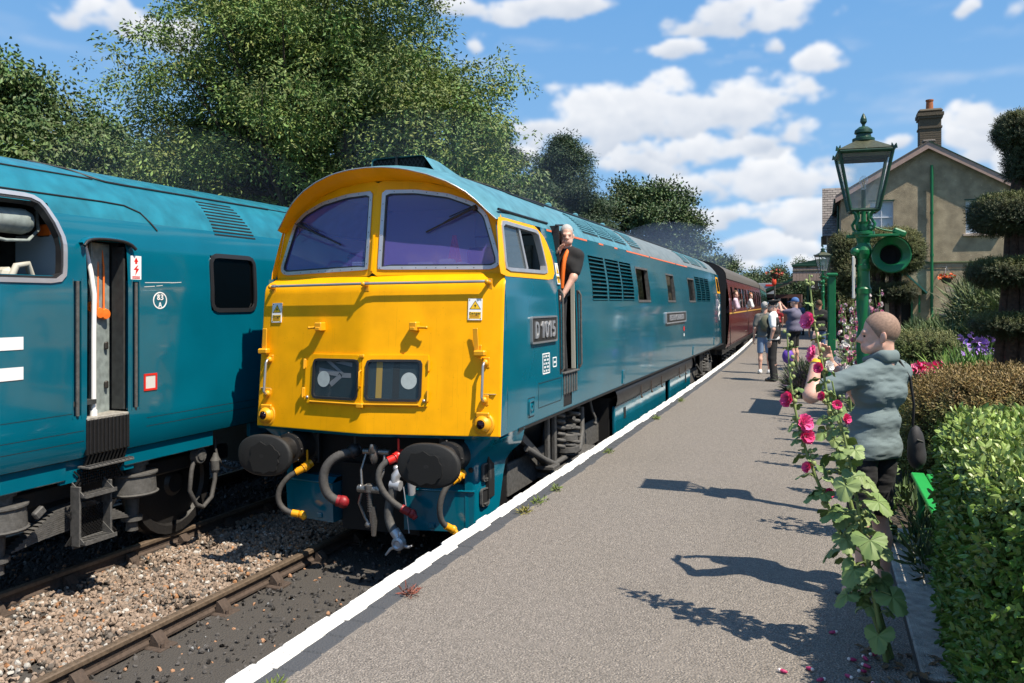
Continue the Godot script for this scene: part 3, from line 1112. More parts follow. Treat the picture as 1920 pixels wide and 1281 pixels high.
func arrow_logo(to: Node3D, o: Vector3, ux: Vector3, uy: Vector3, size: float, m: Material) -> MeshInstance3D:
	# two bars joined by a zigzag: the double arrow
	var nn := ux.cross(uy)
	var g := G.new()
	for y in [0.13, -0.13]:
		g.prism([Vector2(-0.5, y - 0.055), Vector2(0.5, y - 0.055), Vector2(0.5, y + 0.055), Vector2(-0.5, y + 0.055)], o, ux * size, uy * size, nn * 0.003)
	for q in [[-0.14, 0.40, 0.22, 0.13], [0.22, 0.13, -0.22, -0.13], [-0.22, -0.13, 0.14, -0.40]]:
		g.prism([Vector2(q[0] - 0.08, q[1]), Vector2(q[2] - 0.08, q[3]), Vector2(q[2] + 0.08, q[3]), Vector2(q[0] + 0.08, q[1])], o + nn * 0.0004, ux * size, uy * size, nn * 0.003)
	return part(to, "arrow_emblem", g, m)

func bezier(p0: Vector3, p1: Vector3, p2: Vector3, p3: Vector3, k: int) -> Array:
	var r := []
	for i in k + 1: r.append(p0.bezier_interpolate(p1, p2, p3, float(i) / k))
	return r

func main_locomotive() -> void:
	S0 = 16.0
	var o := thing("diesel_locomotive", "blue diesel locomotive with a bright yellow nose, numbered D 1015, standing at the platform", "locomotive", Vector3(TRACK_A, RAIL_Y, -16))
	o.rotation.z = 0.0133
	var fx := Vector3(1, 0, 0)
	var fy := Vector3(0, 1, 0)
	# ---- body sides
	var holes := [[7.10, 8.42, 2.74, 3.34], [8.84, 9.40, 1.66, 3.27], [13.02, 14.0, 2.48, 3.02], [15.75, 16.6, 2.48, 3.0], [18.44, 19.4, 2.48, 2.99], [8.87, 9.2, 1.27, 1.42]]
	for q in [[10.2, 10.98], [11.08, 11.86], [11.94, 12.70], [19.66, 20.4], [20.5, 21.2], [21.3, 22.1]]: holes.append([q[0], q[1], 2.48, 3.07])
	var ss := [7.1, 7.16, 22.5, 23.2, 23.8, 24.4, 25.1]
	var hs := [1.235, 1.4, 1.6, 1.95, 2.3, 2.5, 2.7, 2.85, 3.0, 3.14, 3.28]
	for q in holes: ss.append_array([q[0], q[1]]); hs.append_array([q[2], q[3]])
	hs = hs.filter(func(h): return h <= 3.28)
	var g := G.new()
	var fronts := [[6.8, 7.22, 2.72, 2.95], [6.8, 7.28, 2.95, 3.4]]
	ss.append_array([7.22, 7.28])
	hs.append_array([2.72, 2.95])
	shell_side(g, 1, ss, hs, holes + fronts, w_side)
	shell_side(g, -1, [7.1, 7.16, 7.22, 7.28, 22.5, 25.1], [1.235, 1.6, 2.3, 2.72, 2.95, 3.28], fronts, w_side)
	g.quad(L(-1.28, 1.24, 25.1), L(-1.2, 3.28, 25.1), L(1.2, 3.28, 25.1), L(1.28, 1.24, 25.1))
	part(o, "body_side", g, M.blue)
	g = G.new()   # underside and dark interior behind the windows
	g.quad(L(1.33, 1.236, 6.95), L(-1.33, 1.236, 6.95), L(-1.33, 1.236, 25), L(1.33, 1.236, 25))
	g.box(L(0, 2.3, 17.35), Vector3(2.30, 1.9, 15.3))
	part(o, "engine_compartment", g, M.dark_inside)
	g = G.new()
	for s in [1.0]:
		g.box(L(1.325, 1.225, 16.2), Vector3(0.035, 0.03, 17.6))
	part(o, "sill_beam", g, M.black)
	# ---- roof
	var us := []
	for i in range(roof_lut.size() - 1, 0, -1): us.append(-roof_lut[i][0])
	for q in roof_lut: us.append(q[0])
	var rows := []
	for s in [0.0, 0.05, 0.12, 0.25, 0.45, 0.7, 2.4, 6.0]:
		var row := []
		for x in us:
			var lip: float = 6.85 + 0.27 * pow(x / 1.2, 2)
			var h: float = lut(roof_lut, absf(x))
			var drop: float = 0.085 * pow(1.0 - clampf(s / 0.6, 0, 1), 2)
			row.append(L(x, h - drop * (1.0 if absf(x) < 1.2 else 0.4), lip + s))
		rows.append(row)
	g = G.new(); g.grid(rows)
	part(o, "cab_roof", g, M.blue_roof)
	var back := []
	for s in [13.3, 18.0, 22.5, 25.1]:
		var row := []
		for x in us: row.append(L(x * (1.0 - 0.055 * clampf((s - 22.5) / 2.6, 0, 1)), lut(roof_lut, absf(x)), s))
		back.append(row)
	rows[-1] = rows[-1].duplicate()
	back.push_front(rows[-1])
	g = G.new(); g.grid(back)
	part(o, "engine_roof", g, M.grey_roof)
	# roof: gutters, raised panel edges
	g = G.new()
	g.tube([on_roof_slope(Vector2(7.28, 1.20), 0.012), on_roof_slope(Vector2(7.9, 1.205), 0.016), on_roof_slope(Vector2(8.75, 1.205), 0.016)], [0.014], 6)
	g.tube([on_roof_slope(Vector2(7.9, 0.42), 0.006), on_roof_slope(Vector2(8.2, 0.70), 0.008), on_roof_slope(Vector2(8.5, 0.84), 0.008), on_roof_slope(Vector2(9.6, 0.88), 0.006)], [0.014], 6)
	g.tube([on_roof_slope(Vector2(9.4, 0.30), 0.006), on_roof_slope(Vector2(9.8, 0.62), 0.01), on_roof_slope(Vector2(10.2, 0.74), 0.01), on_roof_slope(Vector2(16.0, 0.76), 0.01), on_roof_slope(Vector2(24.4, 0.76), 0.01)], [0.016], 6)
	for s in [12.9, 15.2, 17.7, 20.2, 22.6]:
		var pts := []
		for x in [0.0, 0.25, 0.5, 0.72]: pts.append(on_roof_slope(Vector2(s, x), 0.006))
		g.tube(pts, [0.009], 5)
	part(o, "roof_gutter", g, M.green_dark if false else M.black)
	for q in [[10.8, 0.55], [12.3, 0.5], [14.0, 0.5]]:
		g = G.new(); g.lathe(on_roof_slope(Vector2(q[0], q[1]), 0.0), [[0.05, 0.0], [0.05, 0.05], [0.02, 0.07], [0, 0.07]], 8)
		part(o, "roof_cap", g, M.blue_roof)
	# orange stripe along the cantrail, flaking
	g = G.new()
	for q in [[8.62, 8.80], [9.42, 10.3], [10.9, 11.15], [11.8, 12.0], [12.6, 14.4], [14.5, 17.2], [17.3, 18.8]]:
		mapped_fill(g, [Vector2(q[0], 3.255), Vector2(q[1], 3.255), Vector2(q[1], 3.277), Vector2(q[0], 3.277)], on_side, 0.004)
	part(o, "orange_stripe", g, M.orange_stripe)
	# roof-slope louvres
	for q in [[10.32, 11.12, 10], [11.2, 12.0, 10], [12.08, 12.86, 10], [13.15, 14.0, 9], [18.7, 19.6, 9], [19.9, 20.7, 9], [20.8, 21.6, 9], [22.0, 22.8, 9]]:
		var ba := G.new()
		mapped_fill(ba, [Vector2(q[0], -1.19), Vector2(q[1], -1.19), Vector2(q[1], -0.90), Vector2(q[0], -0.90)], func(p, d): return on_roof_slope(Vector2(p.x, -p.y), d), 0.005)
		var pn := part(o, "roof_louvre", ba, M.dark_inside)
		for i in q[2]:
			var x: float = 1.185 - 0.285 * (i + 0.5) / q[2]
			var sl := G.new()
			var ce := on_roof_slope(Vector2((q[0] + q[1]) / 2, x), 0.014)
			sl.box(ce, Vector3(0.010, 0.013, q[1] - q[0]), Basis(Vector3.BACK, 0.35))
			part(pn, "slat", sl, M.blue_roof)
	# ---- side louvres and windows
	for q in [[10.2, 10.98, 11], [11.08, 11.86, 11], [11.94, 12.70, 11], [19.66, 20.4, 10], [20.5, 21.2, 10], [21.3, 22.1, 10]]:
		louvre_panel(o, q[0], q[1], 2.48, 3.07, w_side, q[2], M.blue)
	for q in [[13.02, 14.0, 2.48, 3.02, 0.62], [15.75, 16.6, 2.48, 3.0, 0.85], [18.44, 19.4, 2.48, 2.99, -0.3]]:
		var f := G.new()
		var oc := [Vector2(q[0] - 0.02, q[2] - 0.02), Vector2(q[1] + 0.02, q[2] - 0.02), Vector2(q[1] + 0.02, q[3] + 0.02), Vector2(q[0] - 0.02, q[3] + 0.02)]
		var ic := [Vector2(q[0] + 0.012, q[2] + 0.02), Vector2(q[1] - 0.012, q[2] + 0.02), Vector2(q[1] - 0.012, q[3] - 0.012), Vector2(q[0] + 0.012, q[3] - 0.012)]
		mapped_ring(f, oc, ic, on_side, 0.006, -0.06)
		var wn := part(o, "window", f, M.frame_grey)
		var gl := G.new()
		var a: float = q[0] if q[4] > 0 else lerpf(q[0], q[1], -q[4])
		var b: float = lerpf(q[0], q[1], q[4]) if q[4] > 0 else q[1]
		mapped_fill(gl, [Vector2(a, q[2]), Vector2(b, q[2]), Vector2(b, q[3]), Vector2(a, q[3])], on_side, -0.03)
		part(wn, "pane", gl, M.dark_glass)
	# ---- nose: folded yellow panel with a centre crease
	rows = []
	var xs := [-1.345, -1.32, -1.0, -0.7, -0.4, -0.08, 0.0, 0.08, 0.4, 0.7, 1.0, 1.32, 1.345]
	for q in [[1.235, 0.004], [1.25, 0.0], [1.7, 0.0], [2.2, 0.0], [2.57, 0.0], [2.62, 0.006], [2.66, 0.022], [2.69, 0.05], [2.71, 0.085], [2.735, 0.115]]:
		var row := []
		for x in xs: row.append(L(x * (1.0 - 0.4 * maxf(0, q[1] - 0.02)), q[0], nose_s(x, q[0]) + q[1] + (0.018 if absf(x) > 1.33 else 0.0) - (-0.004 if x == 0.0 else 0.0)))
		rows.append(row)
	g = G.new(); g.grid(rows)
	var nose := part(o, "nose", g, M.yellow)
	g = G.new()   # corners between the nose and the blue sides
	for sg in [1.0, -1.0]:
		for i in 9:
			var h0: float = [1.235, 1.25, 1.7, 2.2, 2.57, 2.62, 2.66, 2.69, 2.71][i]
			var h1: float = [1.25, 1.7, 2.2, 2.57, 2.62, 2.66, 2.69, 2.71, 2.735][i]
			var a: Vector3 = rows[i][12 if sg > 0 else 0]
			var b: Vector3 = rows[i + 1][12 if sg > 0 else 0]
			var c := L(sg * w_side(7.1, h1), h1, 7.1)
			var d := L(sg * w_side(7, h0), h0, 7.1)
			if sg > 0: g.quad(a, d, c, b)
			else: g.quad(b, c, d, a)
	part(o, "nose_corner", g, M.blue)
	# windscreen surround
	var right := [Vector2(0, 2.735), Vector2(1.30, 2.735), Vector2(1.305, 2.80), Vector2(1.235, 3.255), Vector2(1.14, 3.365), Vector2(0.98, 3.475), Vector2(0.78, 3.57), Vector2(0.5, 3.645), Vector2(0.25, 3.675), Vector2(0, 3.68)]
	var pane := round_poly([Vector2(0.055, 2.795), Vector2(1.20, 2.775), Vector2(1.255, 2.84), Vector2(1.10, 3.32), Vector2(0.97, 3.43), Vector2(0.72, 3.525), Vector2(0.39, 3.578), Vector2(0.055, 3.585)], [0.02, 0.05, 0.04, 0.06, 0.05, 0.04, 0.04, 0.02])
	var K := 96
	var ce := Vector2(0.62, 3.15)
	for sg in [1.0, -1.0]:
		var fn := func(p: Vector2, d: float): return on_wind(Vector2(p.x * sg, p.y), d)
		var outer := ray_outline(right, ce, K)
		var inner := ray_outline(pane, ce, K)
		var glass := ray_outline(grow(pane, -0.05), ce, K)
		var seal := ray_outline(grow(pane, -0.036), ce, K)
		if sg < 0:
			outer.reverse(); inner.reverse(); glass.reverse(); seal.reverse()
		g = G.new()
		mapped_ring(g, outer, inner, fn, 0.0)
		part(o, "windscreen_surround", g, M.yellow)
		g = G.new()
		mapped_ring(g, inner, seal, fn, 0.014, -0.03)
		var wf := part(o, "windscreen_frame", g, M.alloy)
		g = G.new()
		mapped_ring(g, seal, glass, fn, 0.006, -0.03)
		part(wf, "rubber_seal", g, M.rubber_seal)
		g = G.new()
		mapped_fill(g, glass, fn, -0.008)
		part(wf, "pane", g, M.screen_glass)
		g = G.new()
		for i in range(0, K, 4):
			var p: Vector2 = inner[i].lerp(seal[i], 0.45)
			g.lathe(fn.call(p, 0.014), [[0.006, 0.0], [0.004, 0.003], [0, 0.003]], 5, Basis(Vector3.RIGHT, PI / 2))
		part(wf, "screw", g, M.plate_black)
	# pillar capping, yellow above steel
	g = G.new()
	g.box(L(0.0, 2.96, wind_s(0, 2.96) - 0.014), Vector3(0.02, 0.36, 0.012), Basis(Vector3.RIGHT, -0.144))
	part(o, "pillar_cap", g, M.yellow)
	# visor: brow curving forward over the screens
	rows = []
	var vx := frange(-1.0, 1.0, 28)
	for t in [0.0, 0.3, 0.6, 0.85, 1.0]:
		var row := []
		for u in vx:
			var xo: float = u * 1.235
			var lip := L(xo, lut(roof_lut, absf(xo)) - 0.085 * (1.0 if absf(xo) < 1.2 else 0.4), 6.85 + 0.27 * pow(xo / 1.2, 2))
			var xi: float = u * 1.225
			var hi := 3.675 - 0.02 * absf(u) - 0.43 * pow(absf(u), 3.2)
			var inn := L(xi, hi, wind_s(xi, hi) + 0.01)
			var p := inn.lerp(lip, t) - Vector3(0, 0.012 * sin(t * PI), 0)
			row.append(p)
		rows.append(row)
	g = G.new(); g.grid(rows)
	part(o, "visor", g, M.yellow)
	g = G.new()
	var lipp := []
	for u in vx:
		var xo: float = u * 1.235
		lipp.append(L(xo, lut(roof_lut, absf(xo)) - 0.085 * (1.0 if absf(xo) < 1.2 else 0.4), 6.848 + 0.27 * pow(xo / 1.2, 2)))
	g.tube(lipp, [0.006], 6)
	part(o, "visor_lip", g, M.steel)
	# roof vent box
	g = G.new()
	rows = []
	for q in [[7.55, 4.0, 0.0], [7.9, 3.995, 0.0], [8.35, 3.93, 0.0], [8.75, 3.87, 0.0]]:
		rows.append([L(-0.36, 3.80, q[0]), L(-0.34, q[1] - 0.02, q[0]), L(-0.31, q[1], q[0]), L(0.24, q[1], q[0]), L(0.28, q[1] - 0.02, q[0]), L(0.42, 3.79, q[0])])
	rows.reverse()
	for i in rows.size() - 1:
		for k in 5: g.quad(rows[i + 1][k], rows[i + 1][k + 1], rows[i][k + 1], rows[i][k])
	var vent := part(o, "roof_ventilator", g, M.blue_roof)
	g = G.new()
	g.box(L(-0.05, 3.90, 7.60), Vector3(0.62, 0.16, 0.02))
	part(vent, "dark_duct", g, M.dark_inside)
	g = G.new()
	for i in 13:
		g.box(L(-0.34 + i * 0.048, 3.90, 7.58), Vector3(0.006, 0.2, 0.006), Basis(Vector3.BACK, 0.6))
		g.box(L(-0.34 + i * 0.048, 3.90, 7.583), Vector3(0.006, 0.2, 0.006), Basis(Vector3.BACK, -0.6))
	g.box(L(-0.05, 3.90, 7.565), Vector3(0.025, 0.2, 0.02))
	part(vent, "mesh_grille", g, M.black)
	# ---- cab side windows: yellow field, alloy frame, one sliding pane
	var field := [Vector2(7.0, 2.705), Vector2(8.50, 2.705), Vector2(8.60, 2.73), Vector2(8.655, 2.80), Vector2(8.64, 2.95), Vector2(8.56, 3.10), Vector2(8.44, 3.20), Vector2(8.22, 3.275), Vector2(7.2, 3.279), Vector2(7.12, 3.2), Vector2(6.99, 2.80)]
	var win := round_poly([Vector2(7.12, 2.755), Vector2(8.40, 2.765), Vector2(8.30, 3.235), Vector2(7.22, 3.25)], [0.07])
	var wc := Vector2(7.76, 3.0)
	var yo := ray_outline(field, wc, 64)
	var yi := ray_outline(win, wc, 64)
	var yg := ray_outline(grow(win, -0.036), wc, 64)
	g = G.new()
	mapped_ring(g, yo, yi, on_side, 0.005, 0.0)
	part(o, "side_window_surround", g, M.yellow)
	g = G.new()
	mapped_ring(g, yi, yg, on_side, 0.016, -0.05)
	var sw := part(o, "side_window_frame", g, M.alloy)
	g = G.new()
	mapped_fill(g, [Vector2(7.16, 2.80), Vector2(7.78, 2.80), Vector2(7.72, 3.22), Vector2(7.26, 3.22)], on_side, -0.02)
	part(sw, "sliding_pane", g, M.glass)
	g = G.new()
	g.tube([on_side(Vector2(7.79, 2.80), -0.01), on_side(Vector2(7.73, 3.22), -0.01)], [0.014], 6)
	part(sw, "pane_edge", g, M.alloy)
	g = G.new()   # front pillar between windscreen and side window
	for sg in [1.0, -1.0]:
		var hh := [2.735, 2.80, 2.95, 3.1, 3.28, 3.30]
		var prow := []
		for h in hh:
			var a := on_wind(Vector2(sg * (1.305 - 0.07 * (h - 2.8) / 0.48), h), 0.0)
			var b := L(sg * lut(side_lut, h), h, 7.02 + maxf(0, (h - 2.8) * 0.2) + 0.12)
			prow.append([a, b])
		for i in hh.size() - 1:
			if sg > 0: g.quad(prow[i][0], prow[i][1], prow[i + 1][1], prow[i + 1][0])
			else: g.quad(prow[i + 1][0], prow[i + 1][1], prow[i][1], prow[i][0])
	part(o, "windscreen_pillar", g, M.yellow)
	cab_inside(o)
	nose_fittings(o, nose)
	cab_side_fittings(o)
	front_apron(o)
	running_gear(o)

func cab_inside(o: Node3D) -> void:
	var g := G.new()
	g.quad(L(-1.29, 2.0, 8.82), L(1.29, 2.0, 8.82), L(1.2, 3.2, 8.82), L(0.8, 3.6, 8.82)); g.quad(L(-1.29, 2.0, 8.82), L(0.8, 3.6, 8.82), L(-0.8, 3.6, 8.82), L(-1.2, 3.2, 8.82))
	g.quad(L(-1.3, 1.62, 6.9), L(1.3, 1.62, 6.9), L(1.3, 1.62, 9.65), L(-1.3, 1.62, 9.65))
	g.quad(L(-0.8, 3.6, 9.65), L(0.8, 3.6, 9.65), L(0.6, 3.56, 7.3), L(-0.6, 3.56, 7.3))
	g.quad(L(-1.29, 1.6, 6.95), L(-1.29, 1.6, 9.6), L(-1.2, 3.25, 9.6), L(-1.2, 3.25, 7.3))
	var cab := part(o, "cab_interior", g, M.cab_wall)
	g = G.new()
	g.box(L(0, 2.755, 7.45), Vector3(2.3, 0.05, 0.40), Basis(), 0.01)
	g.box(L(0, 2.755, 7.17), Vector3(1.2, 0.05, 0.2), Basis(), 0.01)
	g.box(L(0.0, 2.785, 7.28), Vector3(2.2, 0.02, 0.06))
	part(cab, "desk", g, M.cab_grey)
	g = G.new()
	g.box(L(0.38, 2.825, 7.30), Vector3(0.30, 0.09, 0.16), Basis(), 0.02)
	g.box(L(0.62, 2.84, 7.35), Vector3(0.14, 0.12, 0.14), Basis(), 0.02)
	part(cab, "instrument_box", g, M.cab_beige)
	g = G.new()
	var pts := []
	for i in 13: pts.append(L(0.80 + 0.10 * cos(PI * i / 12.0), 2.79 + 0.06 * sin(PI * i / 12.0), 7.29))
	g.tube(pts, [0.016], 6)
	part(cab, "control_wheel", g, M.cab_beige)
	g = G.new()
	g.box(L(0.80, 2.95, 8.79), Vector3(0.42, 0.34, 0.05), Basis(), 0.01)
	g.box(L(0.80, 2.55, 8.79), Vector3(0.55, 0.28, 0.06), Basis(), 0.01)
	part(cab, "bulkhead_cupboard", g, M.cab_grey)
	g = G.new()
	g.box(L(0.05, 2.9, 8.80), Vector3(0.5, 1.2, 0.03), Basis(), 0.01)
	part(cab, "bulkhead_door", g, M.cab_wall)
	for x in [-0.75, 0.75]:
		g = G.new()
		g.box(L(x, 2.75, 8.10), Vector3(0.46, 0.62, 0.10), Basis(Vector3.RIGHT, 0.1), 0.04)
		g.box(L(x, 2.40, 7.85), Vector3(0.46, 0.10, 0.44), Basis(), 0.04)
		part(cab, "seat", g, M.rubber_seal)
	for q in [[0.70, 2.98, -1], [-0.80, 3.05, 1]]: pass
	# wipers hang from the top outer corner of each screen
	for q in [[0.985, 3.37, 0.52, 3.15], [-1.0, 3.30, -0.42, 3.06]]:
		var wv := G.new()
		var a := Vector2(q[0], q[1])
		var b := Vector2(q[2], q[3])
		wv.tube([on_wind(a, 0.05), on_wind(a.lerp(b, 0.45), 0.055), on_wind(a.lerp(b, 0.62), 0.04)], [0.013, 0.010, 0.008], 6)
		wv.tube([on_wind(a + Vector2(0.02, 0.03), 0.04), on_wind(a.lerp(b, 0.5) + Vector2(0, 0.03), 0.05)], [0.006], 5)
		wv.box(on_wind(a, 0.03), Vector3(0.05, 0.05, 0.06), Basis(Vector3.BACK, 0.5), 0.01)
		wv.tube([on_wind(a.lerp(b, 0.25), 0.03), on_wind(b, 0.02)], [0.009], 5)
		part(o, "windscreen_wiper", wv, M.rubber_seal)
	var wr := G.new()
	pts = []
	for i in 11: pts.append(on_wind(Vector2(-1.06 + 0.10 * sin(TAU * i / 20.0), 3.32 - 0.018 * i), 0.05 + 0.02 * sin(PI * i / 10.0)))
	wr.tube(pts, [0.004], 5)
	part(o, "washer_pipe", wr, M.rubber_seal)
	# things lying on the desk and hanging in the cab
	var pile := Transform3D(o.transform)
	g = G.new()
	for i in 5:
		var w := 0.27 - 0.015 * absf(i - 1.5)
		g.box(Vector3(0.006 * (i % 2), 0.012 + i * 0.021, 0.0), Vector3(w, 0.02, 0.16), Basis(Vector3.UP, 0.12 * sin(i * 2.1)), 0.008)
	var cl := single("folded_cloths", g, M.cloth_white, "small stack of folded white cloths behind the left windscreen pane", "cloth")
	cl.transform = pile * Transform3D(Basis(), L(-0.22, 2.782, 7.20))
	g = G.new()
	g.box(Vector3(0, 0.02, 0), Vector3(0.24, 0.035, 0.14), Basis(Vector3.UP, 0.2), 0.006)
	g.box(Vector3(0.02, 0.045, 0.01), Vector3(0.20, 0.012, 0.12), Basis(Vector3.UP, 0.05), 0.004)
	var pp := single("paper_pad", g, M.white, "flat white pad of papers lying beside the folded cloths in the cab", "papers")
	pp.transform = pile * Transform3D(Basis(), L(-0.50, 2.782, 7.23))
	g = G.new()
	var rows := []
	for i in 8:
		var row := []
		for k in 15:
			var t := i / 7.0
			var u := k / 14.0 - 0.5
			row.append(Vector3(u * (0.05 + 0.24 * t), 0.62 * (1.0 - t), 0.03 * sin(k * 1.5 + i * 0.3) * (0.3 + t)))
		rows.append(row)
	rows.reverse()
	g.grid(rows)
	var fl := single("red_flag", g, M.red, "furled red flag hanging inside the cab behind the right windscreen pane", "flag")
	fl.transform = pile * Transform3D(Basis(), L(0.52, 2.55, 7.75))

func nose_fittings(o: Node3D, nose: Node3D) -> void:
	var fx := Vector3(1, 0, 0)
	var fy := Vector3(0, 1, 0)
	# horizontal handrail with three brackets
	var g := G.new()
	var pts := []
	for x in frange(-1.20, 1.20, 24): pts.append(L(x, 2.655, nose_s(x, 2.655) - 0.062))
	pts.push_front(L(-1.215, 2.655, nose_s(1.215, 2.655) - 0.02)); pts.append(L(1.215, 2.655, nose_s(1.215, 2.655) - 0.02))
	g.tube(pts, [0.0135], 8)
	var hr := part(o, "nose_handrail", g, M.steel)
	g = G.new()
	for x in [-1.205, 0.0, 1.205]:
		var p := L(x, 2.652, nose_s(x, 2.655))
		g.tube([p + Vector3(0, -0.01, -0.02), p + Vector3(0, 0, 0.06)], [0.026, 0.017], 8)
		g.ball(p + Vector3(0, 0, 0.062), Vector3.ONE * 0.026, 8)
		g.box(p + Vector3(0, -0.02, 0.0), Vector3(0.06, 0.10, 0.012), Basis(), 0.004)
	part(hr, "bracket", g, M.yellow_fitting)
	for q in [[-1.135, 2.385], [1.08, 2.397]]:
		var sg := signf(q[0])
		var tilt := Basis(Vector3.RIGHT, -0.11) * Basis(Vector3.UP, sg * 0.149)
		hazard_sign(o, on_nose(Vector2(q[0], q[1]), 0.004), tilt.x, tilt.y, 0.135, 0.20)
	# lamp irons: two central sockets and two L brackets
	for x in [-0.52, 0.52]:
		g = G.new()
		var p := on_nose(Vector2(x, 2.245), 0.0)
		g.box(p + Vector3(0, 0, 0.045), Vector3(0.075, 0.085, 0.09), Basis(), 0.008)
		g.box(p + Vector3(0.0, -0.02, 0.09), Vector3(0.05, 0.03, 0.02), Basis(), 0.004)
		g.cyl(p + Vector3(signf(x) * 0.03, -0.008, 0.05), p + Vector3(signf(x) * 0.125, -0.012, 0.05), 0.016, 0.011, 8)
		g.ball(p + Vector3(signf(x) * 0.125, -0.012, 0.05), Vector3.ONE * 0.016, 8)
		part(o, "lamp_iron", g, M.yellow_fitting)
	for sg in [-1.0, 1.0]:
		g = G.new()
		var p := on_nose(Vector2(sg * (1.28 if sg < 0 else 1.13), 2.0), 0.0)
		g.box(p + Vector3(-sg * 0.02 if sg < 0 else -0.02, 0.11, 0.030), Vector3(0.05, 0.23, 0.014), Basis(Vector3.BACK, 0.05 * sg), 0.004)
		g.box(p + Vector3(0.03, -0.005, 0.055), Vector3(0.115, 0.055, 0.07), Basis(), 0.012)
		g.box(p + Vector3(0.0, 0.02, 0.01), Vector3(0.06, 0.10, 0.02), Basis(), 0.005)
		part(o, "lamp_bracket", g, M.yellow_fitting)
		g = G.new()
		var top := on_nose(Vector2(sg * 1.195, 1.905), 0.0)
		var bot := on_nose(Vector2(sg * 1.195, 1.565), 0.0)
		var z := Vector3(0, 0, 0.075)
		g.tube([top, top + z * 0.7, top + z + Vector3(0, -0.03, 0), bot + z + Vector3(0, 0.03, 0), bot + z * 0.7, bot], [0.013], 8)
		var hd := part(o, "nose_handle", g, M.steel)
		for b in [top, bot]:
			g = G.new(); g.ball(b + Vector3(0, 0, 0.02), Vector3(0.034, 0.036, 0.03), 8)
			g.box(b, Vector3(0.075, 0.10, 0.016), Basis(), 0.006)
			part(hd, "handle_boss", g, M.yellow_fitting)
		# tail lamp: round boss on a rounded plate, dark red lens
		g = G.new()
		var c := on_nose(Vector2(sg * 1.19, 1.345), 0.0)
		var face := Basis(Vector3.RIGHT, PI / 2 - 0.1)
		g.lathe(c, [[0.108, -0.02], [0.108, 0.012], [0.098, 0.020], [0.084, 0.022], [0.078, 0.045], [0.055, 0.075], [0.043, 0.08], [0.040, 0.075]], 24, face)
		g.box(c + Vector3(0, 0.088, 0.018), Vector3(0.13, 0.05, 0.03), Basis(), 0.008)
		var ml := part(o, "tail_lamp", g, M.yellow_fitting)
		g = G.new()
		g.ball(c + Vector3(0, 0.004, 0.070), Vector3(0.041, 0.041, 0.026), 14)
		var lens := StandardMaterial3D.new()
		lens.albedo_color = Color(0.10, 0.012, 0.03)
		lens.roughness = 0.05
		part(ml, "lens", g, lens)
	# headcode panel: two hinged doors with round-cornered windows
	var pb := [Vector2(-0.70, 1.50), Vector2(0.655, 1.495), Vector2(0.655, 1.975), Vector2(-0.70, 1.975)]
	g = G.new()
	for sg in [-1.0, 1.0]:
		var x0 := 0.004
		var x1: float = 0.70 if sg < 0 else 0.655
		var outer := [Vector2(sg * x0, 1.50), Vector2(sg * x1, 1.50), Vector2(sg * x1, 1.975), Vector2(sg * x0, 1.975)]
		var w0 := 0.045 if sg > 0 else 0.03
		var inner := round_poly([Vector2(sg * w0, 1.545), Vector2(sg * 0.60, 1.545), Vector2(sg * 0.60, 1.935), Vector2(sg * w0, 1.935)], [0.05])
		if sg < 0:
			outer.reverse(); inner.reverse()
		var cc := Vector2(sg * 0.32, 1.74)
		var ro := ray_outline(outer, cc, 56)
		var ri := ray_outline(inner, cc, 56)
		g = G.new()
		mapped_ring(g, ro, ri, on_nose, 0.020, 0.0)
		var door := part(o, "headcode_door", g, M.yellow)
		g = G.new()
		var rs := ray_outline(grow(inner, -0.022), cc, 56)
		mapped_ring(g, ri, rs, on_nose, 0.034, 0.0)
		part(door, "rubber_seal", g, M.rubber_seal)
		g = G.new()
		mapped_fill(g, rs, on_nose, 0.006)
		part(door, "backing_board", g, M.headcode_dark)
		# round white spot and printed shapes on the board behind the glass
		g = G.new()
		var spot := []
		for i in 24: spot.append(Vector2((-0.468 if sg < 0 else 0.468) + 0.078 * cos(TAU * i / 24), 1.735 + 0.078 * sin(TAU * i / 24)))
		mapped_fill(g, spot, on_nose, 0.010)
		part(door, "white_spot", g, M.spot_white)
		g = G.new()
		if sg < 0:
			for q in [[Vector2(-0.24, 1.755), Vector2(-0.13, 1.755), Vector2(-0.13, 1.80), Vector2(-0.24, 1.80)], [Vector2(-0.33, 1.895), Vector2(-0.12, 1.86), Vector2(-0.12, 1.90), Vector2(-0.24, 1.912)],
				[Vector2(-0.27, 1.80), Vector2(-0.22, 1.77), Vector2(-0.22, 1.80), Vector2(-0.40, 1.918), Vector2(-0.46, 1.918)], [Vector2(-0.53, 1.795), Vector2(-0.30, 1.765), Vector2(-0.27, 1.81), Vector2(-0.53, 1.845)],
				[Vector2(-0.36, 1.665), Vector2(-0.24, 1.755), Vector2(-0.27, 1.79), Vector2(-0.40, 1.70)]]:
				mapped_fill(g, q, on_nose, 0.009)
			part(door, "arrow_emblem", g, M.emblem_grey)
		else:
			mapped_fill(g, [Vector2(0.145, 1.572), Vector2(0.205, 1.572), Vector2(0.205, 1.915), Vector2(0.145, 1.915)], on_nose, 0.009)
			part(door, "yellow_band", g, M.band_yellow)
			g = G.new()
			mapped_fill(g, [Vector2(0.31, 1.572), Vector2(0.375, 1.572), Vector2(0.375, 1.915), Vector2(0.31, 1.915)], on_nose, 0.0085)
			part(door, "black_band", g, M.ink)
		g = G.new()
		mapped_fill(g, ray_outline(grow(inner, -0.016), cc, 56), on_nose, 0.024)
		part(door, "pane", g, M.headcode_glass)
		g = G.new()
